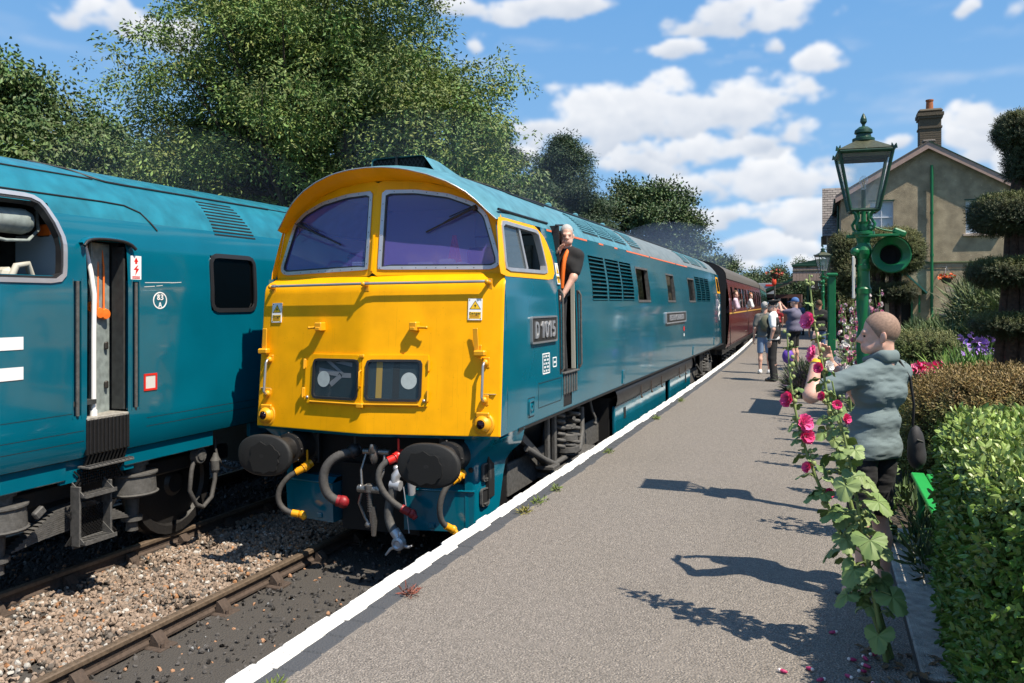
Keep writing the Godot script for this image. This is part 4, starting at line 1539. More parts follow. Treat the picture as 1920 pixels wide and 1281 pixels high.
		for h in [1.60, 1.88]:
			g.box(on_nose(Vector2(sg * (x1 + 0.004), h), 0.022), Vector3(0.03, 0.09, 0.03), Basis(), 0.006)
			g.cyl(on_nose(Vector2(sg * (x1 + 0.01), h - 0.05), 0.035), on_nose(Vector2(sg * (x1 + 0.01), h + 0.05), 0.035), 0.011, 0.011, 6)
		part(door, "hinge", g, M.yellow_fitting)
	g = G.new()
	g.tube([on_nose(Vector2(-0.005, 1.83), 0.02), on_nose(Vector2(0.0, 1.82), 0.06), on_nose(Vector2(0.0, 1.69), 0.06), on_nose(Vector2(-0.005, 1.68), 0.02)], [0.008], 6)
	g.box(on_nose(Vector2(0, 1.965), 0.02), Vector3(0.05, 0.03, 0.03), Basis(), 0.005)
	g.box(on_nose(Vector2(0, 1.50), 0.02), Vector3(0.07, 0.04, 0.03), Basis(), 0.005)
	g.tube([on_nose(Vector2(-0.62, 1.513), 0.022), on_nose(Vector2(0, 1.513), 0.022), on_nose(Vector2(0.58, 1.513), 0.022)], [0.012], 6)
	part(o, "headcode_latch", g, M.yellow_fitting)
	g = G.new()
	for x in [-0.655, 0.628]:
		g.ball(on_nose(Vector2(x, 1.553), 0.024), Vector3.ONE * 0.017, 8)
	part(o, "chrome_stud", g, M.steel)

func cab_side_fittings(o: Node3D) -> void:
	var rt := Basis(Vector3.UP, PI / 2)
	# number plate
	var g := G.new()
	var sp := func(p: Vector2, d: float): return on_side(p, d)
	var out_l := round_poly([Vector2(7.74, 2.035), Vector2(8.58, 2.035), Vector2(8.58, 2.315), Vector2(7.74, 2.315)], [0.03])
	var pl := G.new()
	mapped_ring(pl, out_l, grow(out_l, -0.018), sp, 0.026, 0.0)
	var np := part(o, "number_plate", pl, M.steel)
	g = G.new(); mapped_fill(g, grow(out_l, -0.012), sp, 0.018)
	part(np, "plate_field", g, M.plate_black)
	lettering(np, "D 1015", 0.24, on_side(Vector2(8.16, 2.172), 0.024), rt * Basis.from_scale(Vector3(0.92, 1, 1)), M.alloy, 0.014)
	# nameplate
	out_l = round_poly([Vector2(15.35, 2.05), Vector2(17.72, 2.05), Vector2(17.72, 2.27), Vector2(15.35, 2.27)], [0.03])
	pl = G.new()
	mapped_ring(pl, out_l, grow(out_l, -0.022), sp, 0.03, 0.0)
	np = part(o, "name_plate", pl, M.alloy)
	g = G.new(); mapped_fill(g, grow(out_l, -0.015), sp, 0.02)
	part(np, "plate_field", g, M.plate_black)
	lettering(np, "WESTERN CHAMPION", 0.155, on_side(Vector2(16.535, 2.16), 0.026), rt * Basis.from_scale(Vector3(1.12, 1, 1)), M.alloy, 0.012)
	# painted data panels
	for q in [[8.12, 8.36, 1.70, 1.92], [8.47, 8.60, 1.75, 1.86]]:
		out_l = round_poly([Vector2(q[0], q[2]), Vector2(q[1], q[2]), Vector2(q[1], q[3]), Vector2(q[0], q[3])], [0.012])
		g = G.new()
		mapped_ring(g, out_l, grow(out_l, -0.012), sp, 0.003)
		var dp := part(o, "data_panel", g, M.white)
		g = G.new()   # lines of small stencilled print, too fine to read
		for k in (5 if q[1] - q[0] > 0.2 else 1):
			for j in (4 if q[1] - q[0] > 0.2 else 3):
				var a: float = lerpf(q[0], q[1], 0.14 + 0.19 * j + 0.05 * ((k * 3 + j) % 2) + (0.08 if q[1] - q[0] < 0.2 else 0.0))
				var hh: float = q[3] - 0.034 - k * 0.038 - (0.022 if q[1] - q[0] < 0.2 else 0.0)
				mapped_fill(g, [Vector2(a, hh - 0.011), Vector2(a + 0.026, hh - 0.011), Vector2(a + 0.026, hh + 0.011), Vector2(a, hh + 0.011)], sp, 0.003)
		part(dp, "small_print", g, M.white)
	# access panel outlines and tow bracket
	g = G.new()
	for q in [[7.98, 8.78, 1.36, 1.62], [7.66, 7.86, 1.30, 1.50]]:
		out_l = round_poly([Vector2(q[0], q[2]), Vector2(q[1], q[2]), Vector2(q[1], q[3]), Vector2(q[0], q[3])], [0.02])
		mapped_ring(g, out_l, grow(out_l, -0.006), sp, 0.002)
	part(o, "panel_gap", g, M.ink)
	g = G.new()
	out_l = round_poly([Vector2(7.68, 1.32), Vector2(7.84, 1.32), Vector2(7.84, 1.48), Vector2(7.68, 1.48)], [0.03])
	mapped_ring(g, out_l, grow(out_l, -0.022), sp, 0.014, 0.0)
	g.lathe(on_side(Vector2(7.76, 1.40), 0.0), [[0.045, 0.0], [0.04, 0.012], [0.02, 0.014], [0.018, 0.002], [0, 0.002]], 12, Basis(Vector3.BACK, -PI / 2))
	part(o, "lifting_socket", g, M.blue)
	# electrification sign by the door
	hazard_sign(o, on_side(Vector2(8.74, 2.78), 0.004), Vector3(0, 0, -1), Vector3(-0.14, 0.99, 0).normalized(), 0.10, 0.24)
	# doorway: jambs, recessed grab rails, kick plate of upright ribs
	g = G.new()
	g.box(L(1.305, 2.38, 9.40), Vector3(0.045, 1.42, 0.03))
	part(o, "door_jamb", g, M.cab_beige)
	g = G.new()
	g.box(L(1.26, 2.5, 8.835), Vector3(0.12, 1.66, 0.025))
	g.box(L(1.24, 3.27, 9.1), Vector3(0.12, 0.02, 0.56))
	g.tube([L(1.30, 3.33, 8.78), L(1.285, 3.36, 9.1), L(1.30, 3.33, 9.46)], [0.012], 5)
	part(o, "door_frame", g, M.rubber_seal)
	g = G.new()
	g.box(L(0.60, 2.45, 9.45), Vector3(1.2, 1.6, 0.03)); g.box(L(0.0, 2.5, 9.2), Vector3(0.03, 1.8, 0.7)); g.box(L(0.55, 3.24, 9.12), Vector3(1.1, 0.02, 0.6))
	g.box(L(0.7, 1.655, 9.1), Vector3(1.25, 0.02, 0.6))
	part(o, "cab_passage", g, M.dark_inside)
	g = G.new()
	for s in [8.765, 9.50]:
		g.tube([L(1.352, 1.68, s), L(1.375, 1.72, s), L(1.375, 2.55, s), L(1.345, 2.60, s)], [0.014], 8)
	part(o, "grab_rail", g, M.frame_grey)
	g = G.new()
	for s in [8.735, 9.47]:
		g.box(L(1.335, 2.13, s + 0.01), Vector3(0.024, 0.95, 0.055))
	part(o, "rail_recess", g, M.rubber_seal)
	g = G.new()
	for i in 6: g.box(L(1.348, 1.53, 8.87 + i * 0.098), Vector3(0.022, 0.24, 0.035), Basis(), 0.006)
	g.box(L(1.352, 1.655, 9.12), Vector3(0.05, 0.02, 0.60), Basis(), 0.005)
	part(o, "kick_plate", g, M.frame_grey)
	g = G.new(); g.box(L(1.28, 1.345, 9.035), Vector3(0.1, 0.15, 0.33))
	part(o, "foot_hole", g, M.dark_inside)
	# small marks further along the side
	g = G.new()
	var red := []
	for i in 12: red.append(Vector2(17.55 + 0.09 * cos(TAU * i / 12), 1.90 + 0.055 * sin(TAU * i / 12)))
	mapped_fill(g, red, on_side, 0.004)
	part(o, "red_disc", g, M.red)
	g = G.new(); mapped_fill(g, [Vector2(17.5, 1.74), Vector2(17.6, 1.74), Vector2(17.6, 1.80), Vector2(17.5, 1.80)], on_side, 0.004)
	part(o, "white_tag", g, M.white)
	arrow_logo(o, on_side(Vector2(24.2, 2.23), 0.004), Vector3(0, 0.2, -0.98).normalized() * 0.6, Vector3(0, 1, 0), 0.75, M.white)
	for q in [[11.85, 1.36], [18.9, 1.36], [22.8, 1.4]]:
		g = G.new()
		g.box(on_side(Vector2(q[0], q[1]), 0.004), Vector3(0.016, 0.20, 0.13), Basis(), 0.006)
		part(o, "access_flap", g, M.blue)
	# far cab: yellow patch and dark window
	g = G.new(); mapped_fill(g, [Vector2(23.9, 2.72), Vector2(25.05, 2.72), Vector2(25.0, 3.2), Vector2(24.2, 3.2)], on_side, 0.004)
	part(o, "far_cab_panel", g, M.yellow)
	g = G.new(); mapped_fill(g, [Vector2(24.1, 2.78), Vector2(24.9, 2.78), Vector2(24.85, 3.15), Vector2(24.3, 3.15)], on_side, 0.007)
	part(o, "far_cab_window", g, M.dark_glass)

func hose(to: Node3D, pts: Array, r: float, tail: Material, head: Material, ribs := false) -> void:
	var g := G.new()
	var rad := []
	for i in pts.size(): rad.append(r * (1.0 + (0.10 if ribs and i % 2 == 0 else 0.0)))
	g.tube(pts, rad, 12)
	var h := part(to, "brake_hose", g, M.rubber)
	g = G.new()
	var d: Vector3 = (pts[0] - pts[1]).normalized()
	g.cyl(pts[1], pts[0] + d * 0.03, r * 1.35, r * 1.3, 10)
	g.cyl(pts[0] + d * 0.02, pts[0] + d * 0.09 + Vector3(0, 0.02, -0.03), r * 1.7, r * 1.4, 10)
	g.ball(pts[0] + d * 0.05 + Vector3(0, 0.01, 0), Vector3.ONE * r * 1.7, 10)
	g.box(pts[0] + d * 0.05 + Vector3(0.01, 0.10, 0.0), Vector3(0.022, 0.14, 0.012), Basis(), 0.004)
	g.cyl(pts[0] + d * 0.05 + Vector3(-0.04, 0.0, 0), pts[0] + d * 0.05 + Vector3(0.05, 0.01, 0), r * 0.8, r * 0.8, 8)
	part(h, "air_cock", g, head)
	g = G.new()
	var m := pts.size()
	d = (pts[m - 1] - pts[m - 2]).normalized()
	g.cyl(pts[m - 2], pts[m - 1] + d * 0.02, r * 1.3, r * 1.3, 10)
	g.ball(pts[m - 1] + d * 0.05, Vector3(r * 1.6, r * 1.5, r * 1.3), 10)
	g.box(pts[m - 1] + d * 0.06 + Vector3(0.012, -0.01, 0.01), Vector3(0.06, 0.07, 0.035), Basis(Vector3.BACK, 0.6), 0.012)
	part(h, "coupling_head", g, tail)

func front_apron(o: Node3D) -> void:
	# recess with the buffer beam
	var g := G.new()
	g.box(L(0, 0.92, 7.28), Vector3(2.26, 0.62, 0.30))
	g.box(L(0.0, 0.55, 7.20), Vector3(0.86, 0.66, 0.3))
	part(o, "buffer_beam", g, M.recess_black)  # near-black colour carries the shade under the nose
	# blue surround: brow under the nose, cheeks and lower skirts
	g = G.new()
	var brow := []
	for x in frange(-1.33, 1.33, 10): brow.append(x)
	for i in 10:
		var a: float = brow[i]
		var b: float = brow[i + 1]
		g.quad(L(a, 1.205, nose_s(a, 1.24) + 0.035), L(b, 1.205, nose_s(b, 1.24) + 0.035), L(b, 1.238, nose_s(b, 1.24) - 0.004), L(a, 1.238, nose_s(a, 1.24) - 0.004))
		g.quad(L(a, 1.205, 7.2), L(b, 1.205, 7.2), L(b, 1.205, nose_s(b, 1.24) + 0.035), L(a, 1.205, nose_s(a, 1.24) + 0.035))
	part(o, "nose_brow", g, M.blue)
	for sg in [-1.0, 1.0]:
		g = G.new()
		var rows := []
		# cheek sweeping from the nose corner down to the skirt and back along the side; columns run front edge -> back edge
		for q in [[1.232, 1.30, 6.90, 1.345, 7.55], [1.15, 1.22, 6.95, 1.335, 7.53], [1.08, 1.13, 6.975, 1.315, 7.51], [1.0, 1.07, 6.98, 1.22, 7.49], [0.92, 1.05, 6.98, 1.17, 7.47], [0.80, 1.05, 6.98, 1.16, 7.43], [0.5, 1.05, 6.98, 1.15, 7.34], [0.30, 1.03, 6.98, 1.13, 7.28]]:
			var h: float = q[0]
			rows.append([L(sg * 0.955, h, 6.965), L(sg * (q[1] - 0.03), h, q[2] - 0.002), L(sg * q[1], h, q[2] + 0.012), L(sg * (q[1] + 0.014), h, q[2] + 0.04), L(sg * lerpf(q[1], q[3], 0.6), h, lerpf(q[2], q[4], 0.5)), L(sg * q[3], h, q[4])])
		if sg > 0: rows.reverse()
		g.grid(rows)
		part(o, "cheek_fairing", g, M.blue)
		# lower skirt: a box with a sloping top shelf, standing proud of the beam
		g = G.new()
		var x0 := 0.33 if sg > 0 else 0.46
		var bot := 0.30
		var f0 := [L(sg * x0, bot, 6.93), L(sg * 1.03, bot + 0.02, 6.975), L(sg * 1.05, 0.70, 6.975), L(sg * x0, 0.69, 6.92)]
		var b0 := [L(sg * x0, 0.735, 7.0), L(sg * 1.05, 0.75, 7.04)]
		if sg > 0:
			g.quad(f0[0], f0[1], f0[2], f0[3]); g.quad(f0[3], f0[2], b0[1], b0[0])
			g.quad(L(x0, bot, 7.2), f0[0], f0[3], L(x0, 0.69, 7.2)); g.quad(b0[0], b0[1], L(1.05, 0.75, 7.3), L(x0, 0.735, 7.3))
			g.quad(L(x0, bot, 7.25), L(1.03, bot, 7.25), f0[1], f0[0])
		else:
			g.quad(f0[1], f0[0], f0[3], f0[2]); g.quad(f0[2], f0[3], b0[0], b0[1])
			g.quad(f0[0], L(-x0, bot, 7.2), L(-x0, 0.69, 7.2), f0[3]); g.quad(b0[1], b0[0], L(-x0, 0.735, 7.3), L(-1.05, 0.75, 7.3))
			g.quad(L(-1.03, bot, 7.25), L(-x0, bot, 7.25), f0[0], f0[1])
		g.tube([f0[3] + Vector3(0, 0, 0.004), f0[2] + Vector3(0, 0, 0.004)], [0.010], 6)
		g.box(L(sg * 0.62, 0.36, 6.94), Vector3(0.06, 0.05, 0.03), Basis(), 0.006)
		part(o, "front_skirt", g, M.blue)
		# footholes in the side of the skirt
		if sg > 0:
			for q in [[7.12, 0.86], [7.09, 0.63]]:
				var hole := []
				for p in rrect(0.13, 0.17, 0.03): hole.append(Vector2(p.x + q[0], p.y + q[1]))
				var fh := func(p: Vector2, d: float): return L(lerpf(1.075, 1.15, (p.x - 6.99) / 0.42) + d, p.y, p.x)
				g = G.new(); mapped_fill(g, hole, fh, 0.012)
				var ft := part(o, "foothole", g, M.dark_inside)
				g = G.new(); mapped_ring(g, hole, grow(hole, -0.012), fh, 0.022, 0.0)
				part(ft, "rim", g, M.frame_grey)
				g = G.new(); g.box(L(1.10, q[1] - 0.06, q[0] + 0.012), Vector3(0.05, 0.012, 0.09))
				part(ft, "tread", g, M.frame_grey)
		# buffer: square base plate, housing, oval head
		g = G.new()
		var c := L(sg * 0.8635, 1.04, 7.0)
		g.box(c + Vector3(0, 0, -0.03), Vector3(0.38, 0.36, 0.05), Basis(), 0.008)
		for k in [[-1, -1], [1, -1], [1, 1], [-1, 1]]:
			g.lathe(c + Vector3(k[0] * 0.15, k[1] * 0.14, 0.0), [[0.026, 0.0], [0.026, 0.03], [0, 0.034]], 6, Basis(Vector3.RIGHT, PI / 2))
		g.lathe(c, [[0.165, -0.02], [0.150, 0.05], [0.140, 0.20], [0.150, 0.21], [0.150, 0.245], [0.12, 0.25], [0.115, 0.52], [0.16, 0.56]], 24, Basis(Vector3.RIGHT, PI / 2))
		for k in 8:
			var an := TAU * k / 8
			g.ball(c + Vector3(0.152 * cos(an), 0.152 * sin(an), 0.228), Vector3.ONE * 0.014, 6)
		var bf := part(o, "buffer", g, M.grease_black)
		g = G.new()
		var disc := []
		for q in [[1.0, 0.575], [1.015, 0.595], [1.0, 0.615], [0.93, 0.628], [0.6, 0.640], [0.25, 0.648], [0.02, 0.65]]:
			var row := []
			for i in 36:
				var a := TAU * i / 36
				var px := pow(absf(cos(a)), 0.86) * signf(cos(a)) * 0.30
				var py := pow(absf(sin(a)), 0.90) * signf(sin(a)) * 0.195
				row.append(c + Vector3(px * q[0], py * q[0], q[1]))
			disc.append(row)
		g.grid(disc, true)
		var bh := part(bf, "buffer_head", g, M.buffer_face)
		g = G.new()
		var blot := []
		for i in 28: blot.append(Vector2(cos(TAU * i / 28), sin(TAU * i / 28)) * (0.145 + 0.012 * sin(i * 1.9 + sg) + 0.01 * sin(i * 0.8)) + Vector2(-0.02 * sg, -0.02))
		g.prism(blot, c + Vector3(0, 0, 0.637), Vector3(1.15, 0, 0), Vector3(0, 1, 0), Vector3(0, 0, 0.0125))
		part(bh, "grease_patch", g, M.recess_black)
	# screw coupling
	g = G.new()
	var hk := L(0.10, 1.02, 6.98)
	g.tube([hk, hk + Vector3(0, 0.01, 0.18), hk + Vector3(0, 0.06, 0.26), hk + Vector3(0, 0.11, 0.24)], [0.035, 0.038, 0.03, 0.018], 8)
	g.ball(hk + Vector3(0, 0.01, 0.2), Vector3(0.04, 0.10, 0.06), 10)
	var cp := part(o, "drawhook", g, M.greased_steel)
	g = G.new()
	for sx in [-0.075, 0.075]:
		g.tube([hk + Vector3(sx * 1.3, 0.03, 0.17), hk + Vector3(sx * 1.6, -0.14, 0.24), hk + Vector3(sx * 1.1, -0.28, 0.29)], [0.014], 6)
		g.ball(hk + Vector3(sx * 1.2, -0.29, 0.29), Vector3(0.022, 0.04, 0.04), 8)
	g.cyl(hk + Vector3(-0.13, 0.03, 0.17), hk + Vector3(0.15, 0.03, 0.17), 0.03, 0.03, 8)
	g.cyl(hk + Vector3(-0.12, -0.30, 0.29), hk + Vector3(0.12, -0.30, 0.29), 0.038, 0.038, 8)
	g.lathe(hk + Vector3(0, -0.32, 0.29), [[0.05, 0.0], [0.05, 0.06], [0.035, 0.07], [0, 0.07]], 8)
	part(cp, "upper_link", g, M.greased_steel)
	g = G.new()
	g.cyl(hk + Vector3(0, -0.32, 0.29), hk + Vector3(0.02, -0.62, 0.28), 0.024, 0.024, 8)
	for i in 8: g.cyl(hk + Vector3(0.001 * i, -0.34 - i * 0.022, 0.29), hk + Vector3(0.001 * i, -0.35 - i * 0.022, 0.29), 0.03, 0.03, 8)
	g.tube([hk + Vector3(-0.09, -0.34, 0.28), hk + Vector3(-0.12, -0.44, 0.28), hk + Vector3(-0.06, -0.58, 0.27), hk + Vector3(-0.03, -0.62, 0.27)], [0.017], 6)
	g.tube([hk + Vector3(0.03, -0.46, 0.28), hk + Vector3(0.03, -0.60, 0.27), hk + Vector3(0.02, -0.74, 0.26)], [0.03, 0.036, 0.024], 8)
	g.ball(hk + Vector3(-0.03, -0.64, 0.27), Vector3(0.04, 0.035, 0.035), 8)
	part(cp, "screw_link", g, M.greased_steel)
	# hoses
	hose(o, bezier(L(-0.19, 1.03, 6.80), L(-0.46, 0.99, 6.62), L(-0.44, 0.62, 6.66), L(-0.27, 0.58, 6.72), 64), 0.042, M.dark_red, M.rubber_seal, true)
	hose(o, bezier(L(0.30, 1.00, 6.78), L(0.12, 0.94, 6.62), L(0.20, 0.66, 6.66), L(0.47, 0.53, 6.74), 14), 0.029, M.dark_red, M.red)
	hose(o, bezier(L(-0.76, 0.83, 6.84), L(-1.00, 0.72, 6.66), L(-1.02, 0.42, 6.70), L(-0.78, 0.40, 6.78), 14), 0.027, M.yellow_fitting, M.yellow_fitting)
	hose(o, bezier(L(0.91, 0.83, 6.84), L(0.82, 0.78, 6.68), L(0.76, 0.46, 6.70), L(0.86, 0.40, 6.80), 14), 0.027, M.yellow_fitting, M.yellow_fitting)
	# steam-heat pipe: grey valve, elbow and lagged hose with a claw at its end
	g = G.new()
	var a := L(0.40, 0.95, 6.90)
	g.lathe(a + Vector3(0, -0.06, 0.06), [[0.05, 0.0], [0.06, 0.03], [0.05, 0.08], [0.035, 0.10], [0.04, 0.12], [0, 0.13]], 10)
	g.tube([a + Vector3(0.0, -0.03, 0.05), a + Vector3(-0.01, -0.05, 0.13), a + Vector3(-0.05, -0.10, 0.16), a + Vector3(-0.06, -0.18, 0.16)], [0.05, 0.048, 0.045, 0.04], 10)
	g.cyl(a + Vector3(0.06, -0.05, 0.06), a + Vector3(0.07, -0.29, 0.06), 0.042, 0.040, 12)
	g.cyl(a + Vector3(-0.10, -0.18, 0.16), a + Vector3(0.0, -0.19, 0.16), 0.05, 0.05, 8)
	g.ball(a + Vector3(-0.075, -0.04, 0.10), Vector3.ONE * 0.035, 8)
	var sh := part(o, "steam_heat_valve", g, M.alloy)
	g = G.new()
	g.tube(bezier(a + Vector3(-0.06, -0.18, 0.16), a + Vector3(-0.12, -0.36, 0.17), a + Vector3(-0.16, -0.50, 0.18), a + Vector3(-0.04, -0.62, 0.20), 10), [0.044], 10)
	part(sh, "lagged_hose", g, M.frame_grey)
	g = G.new()
	var e := a + Vector3(0.02, -0.68, 0.21)
	g.cyl(a + Vector3(-0.05, -0.60, 0.20), e, 0.048, 0.046, 12)
	g.lathe(e + Vector3(0.0, -0.02, 0.03), [[0.062, -0.03], [0.062, 0.03], [0.04, 0.045], [0.025, 0.03], [0, 0.03]], 12, Basis(Vector3.RIGHT, PI / 2))
	g.tube([e + Vector3(-0.02, -0.05, 0.02), e + Vector3(-0.09, -0.08, 0.02), e + Vector3(-0.14, -0.14, 0.03)], [0.02, 0.016, 0.010], 6)
	g.tube([e + Vector3(0.02, -0.04, 0.02), e + Vector3(0.10, -0.05, 0.02), e + Vector3(0.13, -0.03, 0.03)], [0.02, 0.014, 0.008], 6)
	g.ball(e + Vector3(0.01, 0.06, 0.03), Vector3(0.02, 0.03, 0.015), 8)
	part(sh, "claw_coupling", g, M.alloy)
	g = G.new()
	g.tube([a + Vector3(0.02, -0.20, 0.14), a + Vector3(0.06, -0.45, 0.15), a + Vector3(0.09, -0.62, 0.17)], [0.005], 5)
	part(sh, "chain", g, M.alloy)

func coil(g: G, c: Vector3, r: float, h: float, turns: int, wire: float) -> void:
	var pts := []
	for i in turns * 10 + 1:
		var an := TAU * i / 10.0
		pts.append(c + Vector3(r * cos(an), h * i / (turns * 10.0), r * sin(an)))
	g.tube(pts, [wire], 5)

func wheel(to: Node3D, c: Vector3, r: float, side: float) -> void:
	var g := G.new()
	g.lathe(c, [[0.0, 0.02], [0.10, 0.03], [0.14, 0.0], [r * 0.80, -0.03], [r * 0.84, 0.01], [r, 0.012], [r + 0.004, -0.10], [r + 0.03, -0.12], [r + 0.03, -0.14], [0, -0.14]], 28, Basis(Vector3.BACK, -PI / 2 * side))
	part(to, "wheel", g, M.grease_black)

func running_gear(o: Node3D) -> void:
	var axles := [8.35, 10.6, 12.9 - 0.7, 20.6, 22.4, 24.2]
	for s in axles:
		for sg in [-1.0, 1.0]: wheel(o, L(sg * 0.80, 0.545, s), 0.54, sg)
	for s0 in [7.75, 20.2]:
		var g := G.new()
		g.box(L(1.02, 0.62, s0 + 2.2), Vector3(0.05, 0.34, 4.2), Basis(), 0.01)
		g.box(L(1.12, 0.50, s0 + 2.0), Vector3(0.16, 0.06, 2.0), Basis(), 0.01)
		g.box(L(-1.02, 0.62, s0 + 2.2), Vector3(0.05, 0.34, 4.2))
		var fr := part(o, "bogie_frame", g, M.frame_grey)
		g = G.new()   # guide posts, springs and the shelf with loose bolts
		for q in [[1.02, 0.92], [1.27, 0.90]]:
			g.box(L(1.17, 0.88, s0 + q[0]), Vector3(0.05, 0.62, 0.07), Basis(), 0.008)
		g.box(L(1.16, 0.60, s0 + 1.05), Vector3(0.22, 0.04, 0.24), Basis(), 0.006)
		g.tube([L(1.16, 0.92, s0 + 0.35), L(1.18, 0.70, s0 + 0.9), L(1.19, 0.60, s0 + 1.2), L(1.19, 0.60, s0 + 2.25), L(1.17, 0.80, s0 + 2.45), L(1.15, 1.1, s0 + 2.5)], [0.035], 6)
		part(fr, "guide_post", g, M.frame_grey)
		g = G.new()
		for q in [[1.75, 0.62, 0.11, 3], [2.05, 0.72, 0.085, 4], [1.5, 0.75, 0.06, 5]]:
			coil(g, L(1.16, q[1], s0 + q[0]), q[2], 0.44, q[3] + 1, 0.026)
		g.cyl(L(1.16, 0.66, s0 + 1.75), L(1.16, 0.72, s0 + 1.75), 0.17, 0.17, 16)
		g.cyl(L(1.16, 0.80, s0 + 1.75), L(1.16, 0.86, s0 + 1.75), 0.15, 0.15, 16)
		g.cyl(L(1.16, 0.94, s0 + 1.75), L(1.16, 0.98, s0 + 1.75), 0.13, 0.13, 16)
		part(fr, "coil_spring", g, M.frame_grey)
		g = G.new()
		g.tube([L(1.14, 1.22, s0 + 2.9), L(1.18, 1.0, s0 + 2.92), L(1.2, 0.9, s0 + 3.0), L(1.2, 0.82, s0 + 3.0)], [0.018], 6)
		g.ball(L(1.2, 0.82, s0 + 3.0), Vector3.ONE * 0.03, 8)
		part(fr, "sand_pipe", g, M.frame_grey)
	# fuel-tank side sheets between the bogies, with a bulging black top strip
	var g := G.new()
	var rows := []
	for q in [[1.20, 1.285], [1.17, 1.325], [1.12, 1.342], [1.04, 1.342], [0.98, 1.325], [0.955, 1.30]]:
		rows.append([L(q[1], q[0], 11.45), L(q[1], q[0], 13.4), L(q[1], q[0], 16.0), L(q[1], q[0], 18.7)])
	rows.reverse(); g.grid(rows)
	part(o, "tank_top_strip", g, M.grease_black)
	for q in [[11.5, 15.55], [16.05, 18.68]]:
		g = G.new()
		g.box(L(1.27, 0.62, (q[0] + q[1]) / 2), Vector3(0.05, 0.68, q[1] - q[0]), Basis(), 0.012)
		var tp := part(o, "tank_panel", g, M.blue)
		for s in ([12.1] if q[0] < 12 else [18.0]):
			g = G.new(); g.box(L(1.292, 0.80, s), Vector3(0.02, 0.16, 0.12))
			part(tp, "gauge_hole", g, M.dark_inside)
	g = G.new()
	for s in [13.1, 13.95, 14.9, 16.9, 17.7]:
		g.box(L(1.345, 1.02, s), Vector3(0.012, 0.19, 0.03)); g.ball(L(1.352, 0.93, s), Vector3.ONE * 0.022, 6)
	part(o, "strap_bolt", g, M.rust)
	g = G.new()
	g.box(L(0.0, 0.7, 15.1), Vector3(2.4, 0.75, 7.2))
	part(o, "fuel_tank", g, M.dark_inside)
	g = G.new()
	g.box(L(-0.1, 0.78, 9.6), Vector3(1.5, 0.7, 3.6)); g.box(L(-0.1, 0.78, 22.3), Vector3(1.5, 0.7, 4.0))
	g.box(L(0.9, 0.75, 7.75), Vector3(0.25, 0.7, 0.3))
	part(o, "bogie_bolster", g, M.black)
	g = G.new()   # diagonal steel gusset below the cab
	g.prism([Vector2(7.65, 1.2), Vector2(8.8, 0.60), Vector2(8.86, 0.64), Vector2(7.85, 1.2)], L(1.1, 0, 0) * Vector3(1, 1, 0) + Vector3(0, 0, S0), Vector3(0, 0, -1), Vector3(0, 1, 0), Vector3(0.05, 0, 0))
	part(o, "gusset", g, M.frame_grey)

var left_lut := [[0.9, 1.22], [1.12, 1.27], [1.2, 1.32], [2.6, 1.325], [2.95, 1.305], [3.15, 1.245], [3.32, 1.15], [3.48, 1.02], [3.6, 0.88], [3.70, 0.70], [3.78, 0.45], [3.82, 0.2], [3.83, 0.0]]
func l_side(_s: float, h: float) -> float: return lut(left_lut, h)
func on_left(p: Vector2, d: float) -> Vector3:
	var a := lut(left_lut, p.y + 0.02)
	var b := lut(left_lut, p.y - 0.02)
	var n := Vector3(0.04, b - a, 0).normalized()
	return L(lut(left_lut, p.y), p.y, p.x) + n * d

